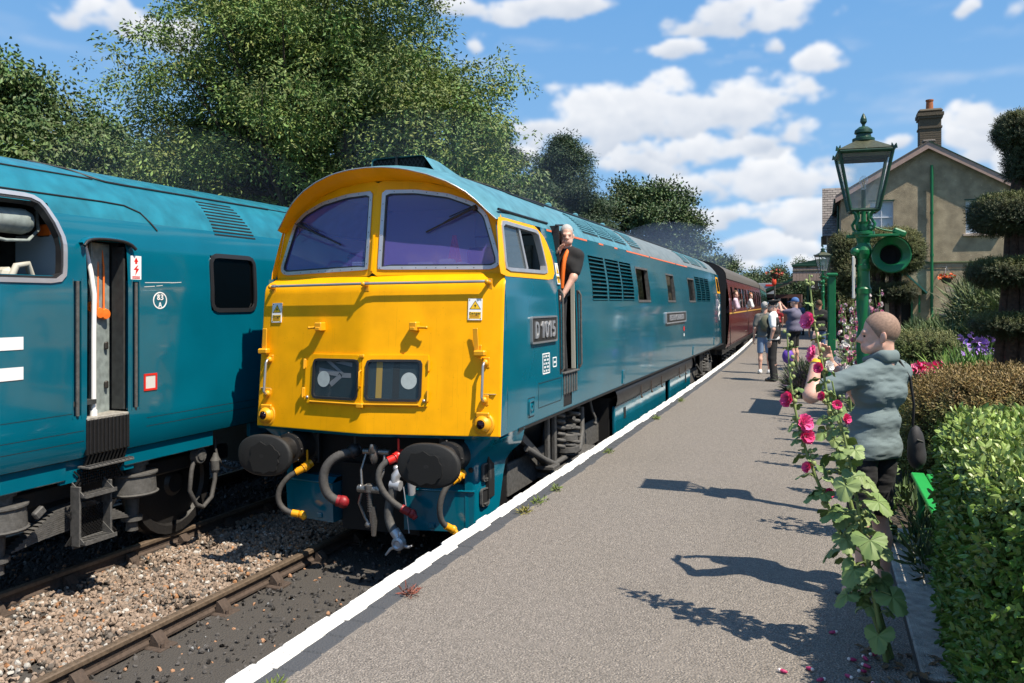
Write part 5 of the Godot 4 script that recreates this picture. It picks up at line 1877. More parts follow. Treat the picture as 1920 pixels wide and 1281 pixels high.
func left_locomotive() -> void:
	S0 = 12.0
	var o := thing("diesel_locomotive", "plain blue diesel locomotive on the far track, its cab door standing open", "locomotive", Vector3(TRACK_B, RAIL_Y, -12))
	var rt := Basis(Vector3.UP, PI / 2)
	var holes := [[3.5, 5.08, 2.70, 3.32], [5.33, 5.78, 1.45, 3.02], [6.88, 7.58, 2.39, 2.97], [5.19, 5.27, 1.50, 2.66], [5.83, 5.91, 1.50, 2.67]]
	var ss := [2.4, 6.5, 9.0, 12.0, 17.0, 22.0]
	var hs := [1.12, 1.2, 1.6, 2.0, 2.6, 2.8, 2.95, 3.05, 3.15, 3.24, 3.32, 3.40, 3.48, 3.54, 3.6, 3.65, 3.7, 3.74, 3.78, 3.8, 3.82, 3.83]
	for q in holes: ss.append_array([q[0], q[1]]); hs.append_array([q[2], q[3]])
	var g := G.new()
	shell_side(g, 1, ss.duplicate(), hs.filter(func(h): return h <= 3.241), holes, l_side)
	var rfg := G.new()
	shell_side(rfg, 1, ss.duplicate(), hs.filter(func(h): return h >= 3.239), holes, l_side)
	part(o, "roof", rfg, M.blue_faded_sheen)
	shell_side(g, -1, [2.4, 22.0], [1.12, 1.2, 1.6, 2.6, 2.95, 3.15, 3.32, 3.48, 3.6, 3.7, 3.78, 3.83], [], l_side)
	g.quad(L(-1.3, 1.12, 2.4), L(1.3, 1.12, 2.4), L(0.9, 3.6, 2.4), L(-0.9, 3.6, 2.4))
	g.quad(L(1.3, 1.12, 22), L(-1.3, 1.12, 22), L(-0.9, 3.6, 22), L(0.9, 3.6, 22))
	part(o, "body_side", g, M.blue_left)
	# raised roof sheet edges and seams
	g = G.new()
	var ln := func(pts: Array, r: float):
		var q := []
		for p in pts: q.append(on_left(p, r * 0.5))
		g.tube(q, [r], 6)
	ln.call([Vector2(2.4, 3.645), Vector2(5.85, 3.645)], 0.010)
	ln.call([Vector2(5.55, 3.80), Vector2(5.75, 3.74), Vector2(5.88, 3.66), Vector2(5.98, 3.635), Vector2(6.2, 3.63), Vector2(8.45, 3.63)], 0.014)
	ln.call([Vector2(8.45, 3.635), Vector2(12.0, 3.635)], 0.008)
	ln.call([Vector2(2.4, 3.405), Vector2(5.7, 3.405), Vector2(5.95, 3.395), Vector2(6.10, 3.34), Vector2(6.18, 3.24), Vector2(6.22, 3.17)], 0.009)
	part(o, "roof_gutter", g, M.black)
	g = G.new()
	for q in [[2.4, 5.3, 1.36], [2.4, 5.18, 1.52], [2.4, 5.3, 1.27], [6.0, 7.9, 1.38], [6.0, 12.0, 1.30]]:
		mapped_fill(g, [Vector2(q[0], q[2]), Vector2(q[1], q[2]), Vector2(q[1], q[2] + 0.005), Vector2(q[0], q[2] + 0.005)], on_left, 0.001)
	part(o, "panel_seam", g, M.ink)
	# ---- cab window
	var win := round_poly([Vector2(3.55, 2.66), Vector2(5.10, 2.66), Vector2(5.12, 3.02), Vector2(5.02, 3.36), Vector2(3.55, 3.36)], [0.02, 0.09, 0.03, 0.10, 0.02])
	var wc := Vector2(4.4, 3.0)
	var K := 72
	g = G.new()
	mapped_ring(g, ray_outline(grow(win, 0.024), wc, K), ray_outline(grow(win, -0.014), wc, K), on_left, 0.012, 0.0)
	var wf := part(o, "cab_window_frame", g, M.alloy)
	g = G.new()
	mapped_ring(g, ray_outline(grow(win, -0.014), wc, K), ray_outline(grow(win, -0.034), wc, K), on_left, 0.004, -0.06)
	part(wf, "rubber_seal", g, M.rubber_seal)
	g = G.new()   # inside of the cab, seen through the open window
	g.box(L(0.2, 2.5, 3.95), Vector3(0.04, 2.0, 3.0)); g.box(L(0.75, 1.6, 3.95), Vector3(1.1, 0.04, 3.0)); g.box(L(0.66, 2.40, 5.27), Vector3(1.05, 1.7, 0.03)); g.box(L(0.55, 3.3, 5.27), Vector3(0.9, 0.3, 0.03))
	g.box(L(0.55, 3.46, 3.95), Vector3(0.9, 0.03, 3.0))
	part(o, "cab_interior", g, M.cab_dark)
	g = G.new()
	g.cyl(L(0.98, 3.16, 4.2), L(0.98, 3.16, 4.98), 0.10, 0.11, 16)
	g.lathe(L(0.98, 3.16, 4.98), [[0.10, 0.0], [0.09, 0.05], [0.05, 0.07], [0, 0.07]], 14, Basis(Vector3.RIGHT, -PI / 2))
	g.tube([L(1.0, 3.02, 4.6), L(1.03, 2.99, 4.8), L(1.03, 3.0, 5.0), L(1.0, 3.1, 5.12), L(0.95, 3.26, 5.14)], [0.016], 6)
	part(o, "air_tank", g, M.cab_grey)
	g = G.new()
	g.box(L(0.85, 2.60, 4.78), Vector3(0.42, 0.36, 0.10), Basis(Vector3.RIGHT, -0.35), 0.05)
	g.tube([L(1.05, 2.62, 4.80), L(1.07, 2.78, 4.86), L(1.07, 2.80, 4.96), L(1.05, 2.66, 5.03)], [0.03], 8)
	part(o, "cab_seat", g, M.cab_beige)
	g = G.new(); g.box(L(0.85, 2.86, 5.23), Vector3(0.5, 0.42, 0.04), Basis(), 0.01)
	part(o, "control_cabinet", g, M.cab_wall)
	g = G.new(); g.box(L(0.95, 3.1, 5.23), Vector3(0.16, 0.12, 0.04), Basis(), 0.01)
	part(o, "orange_notice", g, M.orange)
	# ---- door opening
	g = G.new()
	g.box(L(0.74, 2.25, 5.30), Vector3(1.0, 1.6, 0.03)); g.box(L(0.72, 2.25, 5.82), Vector3(0.9, 1.6, 0.03)); g.box(L(0.35, 2.25, 5.6), Vector3(0.03, 1.6, 0.6)); g.box(L(0.74, 3.05, 5.55), Vector3(0.94, 0.03, 0.6))
	part(o, "door_recess", g, M.cab_dark)
	g = G.new()
	g.box(L(1.12, 2.24, 5.64), Vector3(0.04, 1.56, 0.27), Basis(Vector3.UP, 0.25), 0.01)
	var dr := part(o, "open_door", g, M.cab_grey)
	g = G.new()
	for h in [2.08, 1.72]: g.box(L(1.145, h, 5.70), Vector3(0.03, 0.07, 0.04), Basis(), 0.01)
	part(dr, "door_latch", g, M.plate_black)
	g = G.new(); g.box(L(1.20, 2.24, 5.785), Vector3(0.14, 1.5, 0.02))
	part(o, "door_jamb", g, M.cab_dark)
	g = G.new(); g.box(L(1.16, 1.455, 5.555), Vector3(0.34, 0.03, 0.46), Basis(), 0.006)
	part(o, "door_sill", g, M.sill_alloy)
	g = G.new()
	g.tube([L(1.26, 1.48, 5.455), L(1.26, 2.2, 5.455), L(1.25, 2.55, 5.47), L(1.22, 2.75, 5.46), L(1.17, 3.02, 5.43)], [0.022], 8)
	g.cyl(L(1.26, 1.47, 5.455), L(1.26, 1.52, 5.455), 0.032, 0.032, 8)
	part(o, "white_pole", g, M.white)
	g = G.new()
	g.box(L(1.08, 2.38, 5.37), Vector3(0.05, 0.20, 0.07), Basis(), 0.02)
	part(o, "paper_bag", g, M.cloth_white)
	for q in [[5.53, 2.44, 0], [5.60, 2.38, 1], [5.665, 2.37, 2]]:
		g = G.new()
		g.tube([L(1.02, 3.03, q[0] - 0.04), L(1.12, 3.0, q[0]), L(1.15, 2.8, q[0]), L(1.15, q[1], q[0])], [0.009], 6)
		g.lathe(L(1.16, q[1], q[0]), [[0, -0.028], [0.045, -0.024], [0.052, 0.0], [0.045, 0.024], [0, 0.028]], 14, Basis(Vector3.BACK, PI / 2))
		part(o, "orange_lead", g, M.orange)
	g = G.new()
	var rows := []
	for q in [[0.0, 0.0], [0.045, -0.012], [0.055, -0.04]]:
		var row := []
		for i in 15:
			var t := i / 14.0
			var s := lerpf(5.27, 5.85, t)
			var h := 3.045 + 0.02 * sin(PI * t) - 0.05 * pow(absf(t * 2 - 1), 6)
			row.append(on_left(Vector2(s, h + q[1]), q[0] + 0.001))
		rows.append(row)
	rows.reverse(); g.grid(rows)
	part(o, "door_canopy", g, M.blue_left)
	g = G.new()
	var lp := []
	for i in 15:
		var t := i / 14.0
		lp.append(on_left(Vector2(lerpf(5.275, 5.845, t), 3.005 + 0.02 * sin(PI * t) - 0.05 * pow(absf(t * 2 - 1), 6)), 0.05))
	g.tube(lp, [0.016], 6)
	part(o, "canopy_lip", g, M.black)
	for s in [5.23, 5.87]:
		g = G.new()
		g.box(L(1.27, 2.08, s), Vector3(0.02, 1.2, 0.10)); g.box(L(1.29, 2.08, s - 0.045), Vector3(0.07, 1.2, 0.008)); g.box(L(1.29, 2.08, s + 0.045), Vector3(0.07, 1.2, 0.008))
		var rc := part(o, "rail_recess", g, M.blue_left)
		g = G.new(); g.cyl(L(1.325, 1.50, s), L(1.325, 2.66, s), 0.016, 0.016, 8)
		part(rc, "grab_rail", g, M.frame_grey)
	# ribbed kick plate and skirt
	g = G.new()
	for i in 11: g.box(L(1.328, 1.30, 5.355 + i * 0.041), Vector3(0.03, 0.30, 0.020), Basis(), 0.005)
	g.box(L(1.318, 1.30, 5.555), Vector3(0.02, 0.31, 0.47))
	for i in 11: g.box(L(1.29, 1.10, 5.355 + i * 0.041), Vector3(0.03, 0.14, 0.020), Basis(Vector3.BACK, -0.45), 0.005)
	part(o, "kick_plate", g, M.black)
	g = G.new()
	g.box(L(1.30, 1.035, 5.56), Vector3(0.14, 0.02, 0.50), Basis(), 0.005)
	for i in 12: g.box(L(1.34, 1.05, 5.33 + i * 0.042), Vector3(0.06, 0.014, 0.010))
	part(o, "upper_step", g, M.frame_grey)
	g = G.new()
	g.box(L(1.21, 1.05, 3.7), Vector3(0.05, 0.22, 3.0), Basis(), 0.01); g.box(L(1.21, 1.05, 6.42), Vector3(0.05, 0.20, 1.18), Basis(), 0.01); g.box(L(1.21, 1.05, 14.6), Vector3(0.05, 0.2, 14.0), Basis(), 0.01)
	g.box(L(1.20, 1.02, 5.55), Vector3(0.03, 0.22, 0.8))
	part(o, "lower_skirt", g, M.blue_left)
	g = G.new()
	g.box(L(0, 1.13, 12.2), Vector3(2.5, 0.04, 19.4))
	part(o, "underframe", g, M.black)
	# perforated plate between the steps (holes show the blue behind)
	for q in [[1.235, 0.94, 0.14, 4], [1.22, 0.52, 0.30, 8]]:
		g = G.new()
		for i in 10:
			for d in [0.75, -0.75]:
				var w := 0.46 if q[3] == 4 else 0.30
				var x0 := (i - 4.5) * w / 10.0
				g.box(L(q[0], q[1], 5.545 + x0 if q[3] == 4 else 5.47 + x0), Vector3(0.012, q[2] * 1.32, 0.014), Basis(Vector3.RIGHT, d))
		part(o, "mesh_plate", g, M.black)
	# ---- square window
	var sq := round_poly([Vector2(6.90, 2.41), Vector2(7.56, 2.41), Vector2(7.56, 2.95), Vector2(6.90, 2.95)], [0.08], 6)
	var sc := Vector2(7.23, 2.68)
	g = G.new()
	mapped_ring(g, ray_outline(grow(sq, 0.04), sc, 48), ray_outline(grow(sq, -0.005), sc, 48), on_left, 0.016, 0.0)
	wf = part(o, "engine_room_window", g, M.rubber_seal)
	g = G.new()
	mapped_fill(g, sq, on_left, -0.01)
	part(wf, "pane", g, M.dark_glass)
	g = G.new()
	for i in 3: g.tube([L(1.0, 2.4 + i * 0.22, 6.9), L(1.0, 2.42 + i * 0.22, 7.6)], [0.012], 6)
	part(wf, "pipe_inside", g, M.frame_grey)
	# louvre slots on the roof curve
	for q in [[7.05, 7.72], [8.95, 9.6], [10.4, 11.0]]:
		g = G.new()
		for i in 11:
			var h := 3.205 + 0.37 * i / 10.0
			g.box(on_left(Vector2((q[0] + q[1]) / 2, h), 0.001), Vector3(0.010, 0.016, q[1] - q[0] - 0.012 * i), Basis(Vector3.BACK, 0.35 + 0.05 * i))
			if i < 10:
				pass
		part(o, "roof_louvre", g, M.dark_inside)
	# ---- notices and marks
	var ux := Vector3(0, 0, -1)
	var uy := Vector3(0, 1, 0)
	g = G.new()
	g.prism([Vector2(-0.062, -0.11), Vector2(0.062, -0.11), Vector2(0.062, 0.11), Vector2(-0.062, 0.11)], on_left(Vector2(5.875, 2.80), 0.002), ux, uy, Vector3(0.006, 0, 0))
	var sn := part(o, "warning_sign", g, M.white)
	g = G.new()
	var so := on_left(Vector2(5.875, 2.80), 0.0085)
	g.prism([Vector2(-0.025, 0.055), Vector2(-0.012, 0.055), Vector2(-0.012, 0.035), Vector2(0.012, 0.035), Vector2(0.012, 0.055), Vector2(0.025, 0.055), Vector2(0, 0.095)], so, ux, uy, Vector3(0.001, 0, 0))
	g.prism([Vector2(0.012, 0.02), Vector2(-0.03, -0.02), Vector2(0.0, -0.022), Vector2(-0.012, -0.075), Vector2(0.035, -0.01), Vector2(0.004, -0.006), Vector2(0.026, 0.02)], so, ux, uy, Vector3(0.001, 0, 0))
	part(sn, "red_print", g, M.red)
	g = G.new()
	for y in [-0.085, -0.098]: g.prism([Vector2(-0.045, y - 0.004), Vector2(0.045, y - 0.004), Vector2(0.045, y + 0.004), Vector2(-0.045, y + 0.004)], so, ux, uy, Vector3(0.001, 0, 0))
	part(sn, "small_print", g, M.red)
	g = G.new()
	var ov := []
	for i in 32: ov.append(Vector2(6.165 + 0.088 * cos(TAU * i / 32), 2.495 + 0.082 * sin(TAU * i / 32)))
	mapped_ring(g, ov, grow(ov, -0.011), on_left, 0.003)
	sn = part(o, "depot_plate", g, M.white)
	lettering(sn, "83", 0.075, on_left(Vector2(6.165, 2.525), 0.003), rt, M.white, 0.002)
	lettering(sn, "A", 0.065, on_left(Vector2(6.165, 2.452), 0.003), rt, M.white, 0.002)
	g = G.new()
	var fr := [Vector2(5.965, 1.64), Vector2(6.125, 1.64), Vector2(6.125, 1.80), Vector2(5.965, 1.80)]
	mapped_ring(g, fr, grow(fr, -0.028), on_left, 0.008, 0.0)
	sn = part(o, "red_frame", g, M.red)
	g = G.new(); mapped_fill(g, grow(fr, -0.026), on_left, 0.004)
	part(sn, "grey_panel", g, M.white_dirty)
	var lg := arrow_logo(o, on_left(Vector2(4.02, 2.03), 0.003), Vector3(0, 0, -1) * 1.0, Vector3(0, 1, 0) * 0.66, 1.4, M.white)
	# scratches along the side
	g = G.new()
	for q in [[5.98, 6.32, 2.66], [6.3, 6.45, 2.665], [5.97, 6.10, 2.62], [6.12, 6.2, 2.63]]:
		mapped_fill(g, [Vector2(q[0], q[2]), Vector2(q[1], q[2] + 0.008), Vector2(q[1], q[2] + 0.014), Vector2(q[0], q[2] + 0.006)], on_left, 0.002)
	part(o, "paint_scratch", g, M.white_dirty)
	# ---- running gear
	for s in [3.6, 6.9, 14.5, 17.5]:
		for sg in [-1.0, 1.0]: wheel(o, L(sg * 0.80, 0.545, s), 0.54, sg)
	g = G.new()
	g.box(L(0.98, 0.80, 5.2), Vector3(0.10, 0.16, 4.6), Basis(), 0.02); g.box(L(-0.98, 0.8, 5.2), Vector3(0.1, 0.2, 4.6)); g.box(L(0, 0.75, 5.2), Vector3(1.9, 0.35, 2.4))
	g.box(L(0, 0.7, 14.5), Vector3(2.1, 0.5, 12.0))
	var bg := part(o, "bogie_frame", g, M.black)
	for s in [4.72, 6.12]:
		g = G.new()   # half-drum spring housings with rolled rims
		var ax := Basis()
		var pr := [[0.15, 0.60], [0.235, 0.62], [0.245, 0.635], [0.225, 0.645], [0.215, 0.80], [0.235, 0.815], [0.235, 0.83], [0.21, 0.835], [0.0, 0.835]]
		g.lathe(L(1.02, 0.0, s), pr, 20)
		part(bg, "spring_housing", g, M.frame_grey)
		g = G.new()
		g.cyl(L(1.05, 0.82, s), L(1.05, 0.90, s), 0.10, 0.10, 14); g.cyl(L(1.05, 0.90, s), L(1.05, 1.06, s), 0.13, 0.13, 14)
		part(bg, "spring_hanger", g, M.frame_grey)
		g = G.new(); g.cyl(L(1.02, 0.60, s), L(1.02, 0.40, s), 0.07, 0.06, 10); g.cyl(L(1.02, 0.40, s), L(1.02, 0.36, s), 0.10, 0.10, 10); g.cyl(L(1.02, 0.36, s), L(1.02, 0.26, s), 0.05, 0.06, 10)
		part(bg, "spring_hanger", g, M.frame_grey)
	g = G.new()
	g.box(L(1.24, 0.735, 4.93), Vector3(0.05, 0.07, 0.10), Basis(Vector3.RIGHT, 0.6), 0.01)
	part(bg, "lubricator", g, M.frame_grey)
	for i in 12:   # leaf spring, each leaf a piece
		g = G.new()
		var half := 0.62 - 0.036 * i
		var pts := []
		for k in 9:
			var t := k / 4.0 - 1.0
			pts.append(L(1.03, 0.47 + i * 0.0185 - 0.05 * t * t * half / 0.62, 5.42 + t * half))
		for k in 8:
			var a: Vector3 = pts[k]
			var b: Vector3 = pts[k + 1]
			var hx := Vector3(0.055, 0, 0)
			var hy := Vector3(0, 0.0075, 0)
			g.quad(a + hx - hy, b + hx - hy, b + hx + hy, a + hx + hy)
			g.quad(a + hx + hy, b + hx + hy, b - hx + hy, a - hx + hy)
			g.quad(b + hx - hy, a + hx - hy, a - hx - hy, b - hx - hy)
		part(bg, "spring_leaf", g, M.frame_grey)
	# ladder of two ribbed steps
	g = G.new()
	for s in [5.27, 5.60]:
		g.box(L(1.26, 0.62, s), Vector3(0.11, 0.52, 0.022), Basis(), 0.005)
	g.box(L(1.22, 0.37, 5.435), Vector3(0.02, 0.08, 0.33), Basis(), 0.004)
	var ld := part(o, "step_ladder", g, M.frame_grey)
	for h in [0.79, 0.385]:
		g = G.new()
		g.box(L(1.29, h, 5.435), Vector3(0.17, 0.016, 0.34), Basis(), 0.004)
		for i in 8: g.box(L(1.29, h + 0.012, 5.30 + i * 0.039), Vector3(0.16, 0.012, 0.012))
		g.box(L(1.37, h + 0.01, 5.435), Vector3(0.012, 0.035, 0.34))
		for s in [5.275, 5.595]: g.prism([Vector2(0, 0), Vector2(0.16, 0), Vector2(0, 0.12)], L(1.22, h, s), Vector3(1, 0, 0), Vector3(0, 1, 0), Vector3(0, 0, 0.012))
		part(ld, "ribbed_step", g, M.frame_grey)
	# flexible pipe loop with a round junction box
	g = G.new()
	var c := L(1.12, 0.60, 6.95)
	g.tube([c + Vector3(0, 0.22, 0.10), c + Vector3(0.03, 0.12, 0.17), c + Vector3(0.03, -0.08, 0.20), c + Vector3(0.03, -0.25, 0.10), c + Vector3(0.03, -0.30, 0.0), c + Vector3(0.03, -0.22, -0.13), c + Vector3(0.03, -0.04, -0.18), c + Vector3(0.02, 0.12, -0.20)], [0.024], 8)
	var lo := part(o, "pipe_loop", g, M.rubber)
	g = G.new()
	g.cyl(c + Vector3(-0.02, 0.26, 0.06), c + Vector3(0.06, 0.26, 0.06), 0.085, 0.08, 14); g.cyl(c + Vector3(0.06, 0.26, 0.06), c + Vector3(0.075, 0.26, 0.06), 0.06, 0.05, 12)
	g.lathe(c + Vector3(0.02, 0.08, -0.20), [[0.03, -0.06], [0.05, -0.02], [0.055, 0.08], [0.035, 0.12], [0.02, 0.16], [0, 0.16]], 10)
	part(lo, "junction_box", g, M.frame_grey)
	g = G.new()
	g.tube(bezier(L(1.1, 1.0, 7.2), L(1.2, 0.5, 7.0), L(1.2, 0.5, 7.9), L(1.1, 1.0, 7.8), 12), [0.014], 6)
	part(o, "cable_loop", g, M.rubber)

func coach(o: Node3D, len: float, paint: Material, wins: int, lined: bool) -> void:
	# local: x across, y above rail, z = -along; near end at z = 0
	S0 = 0.0
	var prof := [[1.05, 1.26], [1.2, 1.33], [1.8, 1.38], [2.3, 1.39], [2.75, 1.37], [3.1, 1.31], [3.25, 1.27]]
	var xf := func(_s: float, h: float): return lut(prof, h)
	var pitch := (len - 1.4) / wins
	var holes := []
	for i in wins: holes.append([0.9 + i * pitch, 0.9 + i * pitch + pitch * (0.72 if i % 4 != 0 else 0.46), 2.28, 2.98])
	var ss := [0.0, len]
	var hs := [1.05, 1.2, 1.8, 2.28, 2.6, 2.98, 3.1, 3.25]
	for q in holes: ss.append_array([q[0], q[1]])
	var g := G.new()
	shell_side(g, 1, ss, hs, holes, xf)
	shell_side(g, -1, [0.0, len], [1.05, 1.2, 1.8, 2.3, 2.75, 3.1, 3.25], [], xf)
	g.quad(L(-1.27, 1.05, 0), L(1.27, 1.05, 0), L(1.27, 3.25, 0), L(-1.27, 3.25, 0))
	part(o, "body_side", g, paint)
	var rows := []
	for s in [-0.02, len]:
		var row := []
		for i in 17:
			var a := PI * i / 16.0
			row.append(L(-1.30 * cos(a), 3.22 + 0.62 * pow(sin(a), 0.8), s))
		rows.append(row)
	g = G.new(); g.grid(rows)
	part(o, "roof", g, M.coach_roof)
	g = G.new()
	var e := [L(-1.28, 1.0, -0.01), L(1.28, 1.0, -0.01)]
	for i in range(16, -1, -1): e.append(rows[0][16 - i] * 1.0 + Vector3(0, 0, 0.0))
	var cap := [Vector2(-1.27, 1.0), Vector2(1.27, 1.0)]
	for i in 17: cap.append(Vector2(1.285 * cos(PI * i / 16.0), 3.21 + 0.61 * pow(sin(PI * i / 16.0), 0.8)))
	g.prism(cap, L(0, 0, 0.02), Vector3(1, 0, 0), Vector3(0, 1, 0), Vector3(0, 0, 0.04))
	g.box(L(0, 2.2, -0.25), Vector3(0.9, 2.0, 0.5))
	part(o, "gangway_end", g, M.black)
	for q in holes:
		g = G.new(); mapped_fill(g, [Vector2(q[0], q[2]), Vector2(q[1], q[2]), Vector2(q[1], q[3]), Vector2(q[0], q[3])], func(p, d): return L(lut(prof, p.y) + d, p.y, p.x), -0.03)
		part(o, "window", g, M.dark_glass)
	if lined:
		g = G.new()
		g.box(L(1.392, 2.13, len / 2), Vector3(0.008, 0.045, len - 0.1))
		part(o, "lining", g, M.lining)
	g = G.new()
	for i in 3: g.box(L(lut(prof, 1.6) + 0.01, 1.95, 0.5 + i * len * 0.46), Vector3(0.02, 1.7, 0.03))
	g.box(L(1.33, 1.06, len / 2), Vector3(0.03, 0.06, len))
	part(o, "door_edge", g, M.black)
	g = G.new()
	g.box(L(0, 0.95, len / 2), Vector3(2.3, 0.25, len - 0.3)); g.box(L(1.0, 0.6, len / 2), Vector3(0.5, 0.5, 2.6)); g.box(L(0.9, 0.55, len / 2 - 4), Vector3(0.4, 0.5, 1.2))
	part(o, "underframe", g, M.black)
	for s in [2.4, 4.9, len - 4.9, len - 2.4]:
		for sg in [-1.0, 1.0]: wheel(o, L(sg * 0.8, 0.46, s), 0.46, sg)
		g = G.new(); g.box(L(1.02, 0.5, s), Vector3(0.16, 0.3, 0.34), Basis(), 0.03); coil(g, L(1.04, 0.45, s + 0.5), 0.09, 0.4, 4, 0.022); coil(g, L(1.04, 0.45, s - 0.5), 0.09, 0.4, 4, 0.022)
		part(o, "axlebox", g, M.frame_grey)
	for s in [2.4, len - 4.9]:
		g = G.new(); g.box(L(1.0, 0.62, s + 1.25), Vector3(0.08, 0.18, 3.6), Basis(), 0.02)
		part(o, "bogie_frame", g, M.frame_grey)

func coaches() -> void:
	var s := 26.1
	var x := bend(TRACK_A, s)
	for q in [["maroon railway coach with a gold line and a grey roof, next behind the locomotive", M.maroon, 19.2, true, 11], ["green railway coach following the maroon one", M.coach_green, 19.2, false, 10], ["far green railway coach, last one in sight beyond the conductor", M.coach_green, 19.2, false, 10]]:
		var e: float = s + q[2]
		var x1 := bend(TRACK_A, e)
		var yaw := atan((x - x1) / q[2])
		var o := thing("railway_coach", q[0], "railway coach", Vector3(x, RAIL_Y, -s), "coaches of the train", yaw)
		coach(o, q[2], q[1], q[4], q[3])
		s = e + 0.6
		x = bend(TRACK_A, s)
	# running gear seen between the wheels: a far bank of trees and the rest of the ground close the view

func gable(g: G, x0: float, x1: float, xm: float, y0: float, ye: float, ym: float, s: float, holes: Array) -> void:
	# front wall in the plane s with rectangular holes, gable above
	var xs := [x0, x1]
	var ys := [y0, ye]
	for q in holes: xs.append_array([q[0], q[1]]); ys.append_array([q[2], q[3]])
	xs.sort(); ys.sort()
	for i in xs.size() - 1:
		for j in ys.size() - 1:
			var cx: float = (xs[i] + xs[i + 1]) / 2
			var cy: float = (ys[j] + ys[j + 1]) / 2
			var cut := false
			for q in holes:
				if cx > q[0] and cx < q[1] and cy > q[2] and cy < q[3]: cut = true
			if not cut and xs[i + 1] > xs[i] and ys[j + 1] > ys[j]: g.quad(Wp(xs[i], ys[j], s), Wp(xs[i + 1], ys[j], s), Wp(xs[i + 1], ys[j + 1], s), Wp(xs[i], ys[j + 1], s))
	g.tri(Wp(x0, ye, s), Wp(x1, ye, s), Wp(xm, ym, s))
	for q in holes:
		var d := s + 0.18
		g.quad(Wp(q[0], q[2], s), Wp(q[1], q[2], s), Wp(q[1], q[2], d), Wp(q[0], q[2], d)); g.quad(Wp(q[0], q[3], d), Wp(q[1], q[3], d), Wp(q[1], q[3], s), Wp(q[0], q[3], s))
		g.quad(Wp(q[0], q[2], d), Wp(q[0], q[3], d), Wp(q[0], q[3], s), Wp(q[0], q[2], s)); g.quad(Wp(q[1], q[2], s), Wp(q[1], q[3], s), Wp(q[1], q[3], d), Wp(q[1], q[2], d))

func slates(to: Node3D, a: Vector3, b: Vector3, c: Vector3, d: Vector3, across: int, up: int) -> void:
	# overlapping slates on the slope a b (eave) - d c (ridge)
	var g := G.new()
	var n := (b - a).cross(d - a).normalized()
	var r := RandomNumberGenerator.new()
	r.seed = 6
	g.use_col = true
	for j in up:
		for i in across + 1:
			var off := (0.5 if j % 2 else 0.0)
			var u0 := clampf((i - off) / across, 0, 1)
			var u1 := clampf((i + 1 - off) / across - 0.004, 0, 1)
			if u1 <= u0: continue
			var v0 := float(j) / up
			var v1 := minf((j + 1.15) / up, 1.0)
			var k := r.randf_range(0.7, 1.15)
			g.col = Color(0.185 * k, 0.165 * k, 0.155 * k)
			var p := a.lerp(b, u0).lerp(d.lerp(c, u0), v0) + n * 0.035
			var q := a.lerp(b, u1).lerp(d.lerp(c, u1), v0) + n * 0.035
			var e := a.lerp(b, u1).lerp(d.lerp(c, u1), v1) + n * 0.008
			var f := a.lerp(b, u0).lerp(d.lerp(c, u0), v1) + n * 0.008
			g.quad(p, q, e, f)
			g.quad(p - n * 0.02, q - n * 0.02, q, p)
	var o := part(to, "roof_slates", g, M.stone)
	o.set_meta("kind", "stuff")

func sash(to: Node3D, x: float, y: float, w: float, h: float, s: float) -> void:
	var g := G.new()
	var z := s + 0.10
	for q in [[x, y + h / 2, 0.05, h], [x + w, y + h / 2, 0.05, h], [x + w / 2, y + h / 2, 0.03, h]]: g.box(Wp(q[0], q[1], z), Vector3(q[2], q[3], 0.05))
	for q in [y + 0.025, y + h / 2, y + h - 0.025]: g.box(Wp(x + w / 2, q, z - 0.004), Vector3(w, 0.05, 0.05))
	var o := part(to, "sash_window", g, M.window_white)
	g = G.new(); g.quad(Wp(x, y, z + 0.01), Wp(x + w, y, z + 0.01), Wp(x + w, y + h, z + 0.01), Wp(x, y + h, z + 0.01))
	part(o, "pane", g, M.glass)
	g = G.new(); g.quad(Wp(x, y, z + 0.06), Wp(x + w, y, z + 0.06), Wp(x + w, y + h, z + 0.06), Wp(x, y + h, z + 0.06))
	part(o, "blind", g, M.blind)
	g = G.new(); g.box(Wp(x + w / 2, y + h + 0.02, s + 0.03), Vector3(w + 0.1, 0.05, 0.10)); g.box(Wp(x + w + 0.03, y + h / 2, s + 0.05), Vector3(0.04, h, 0.08))
	part(o, "green_frame", g, M.green_dark)

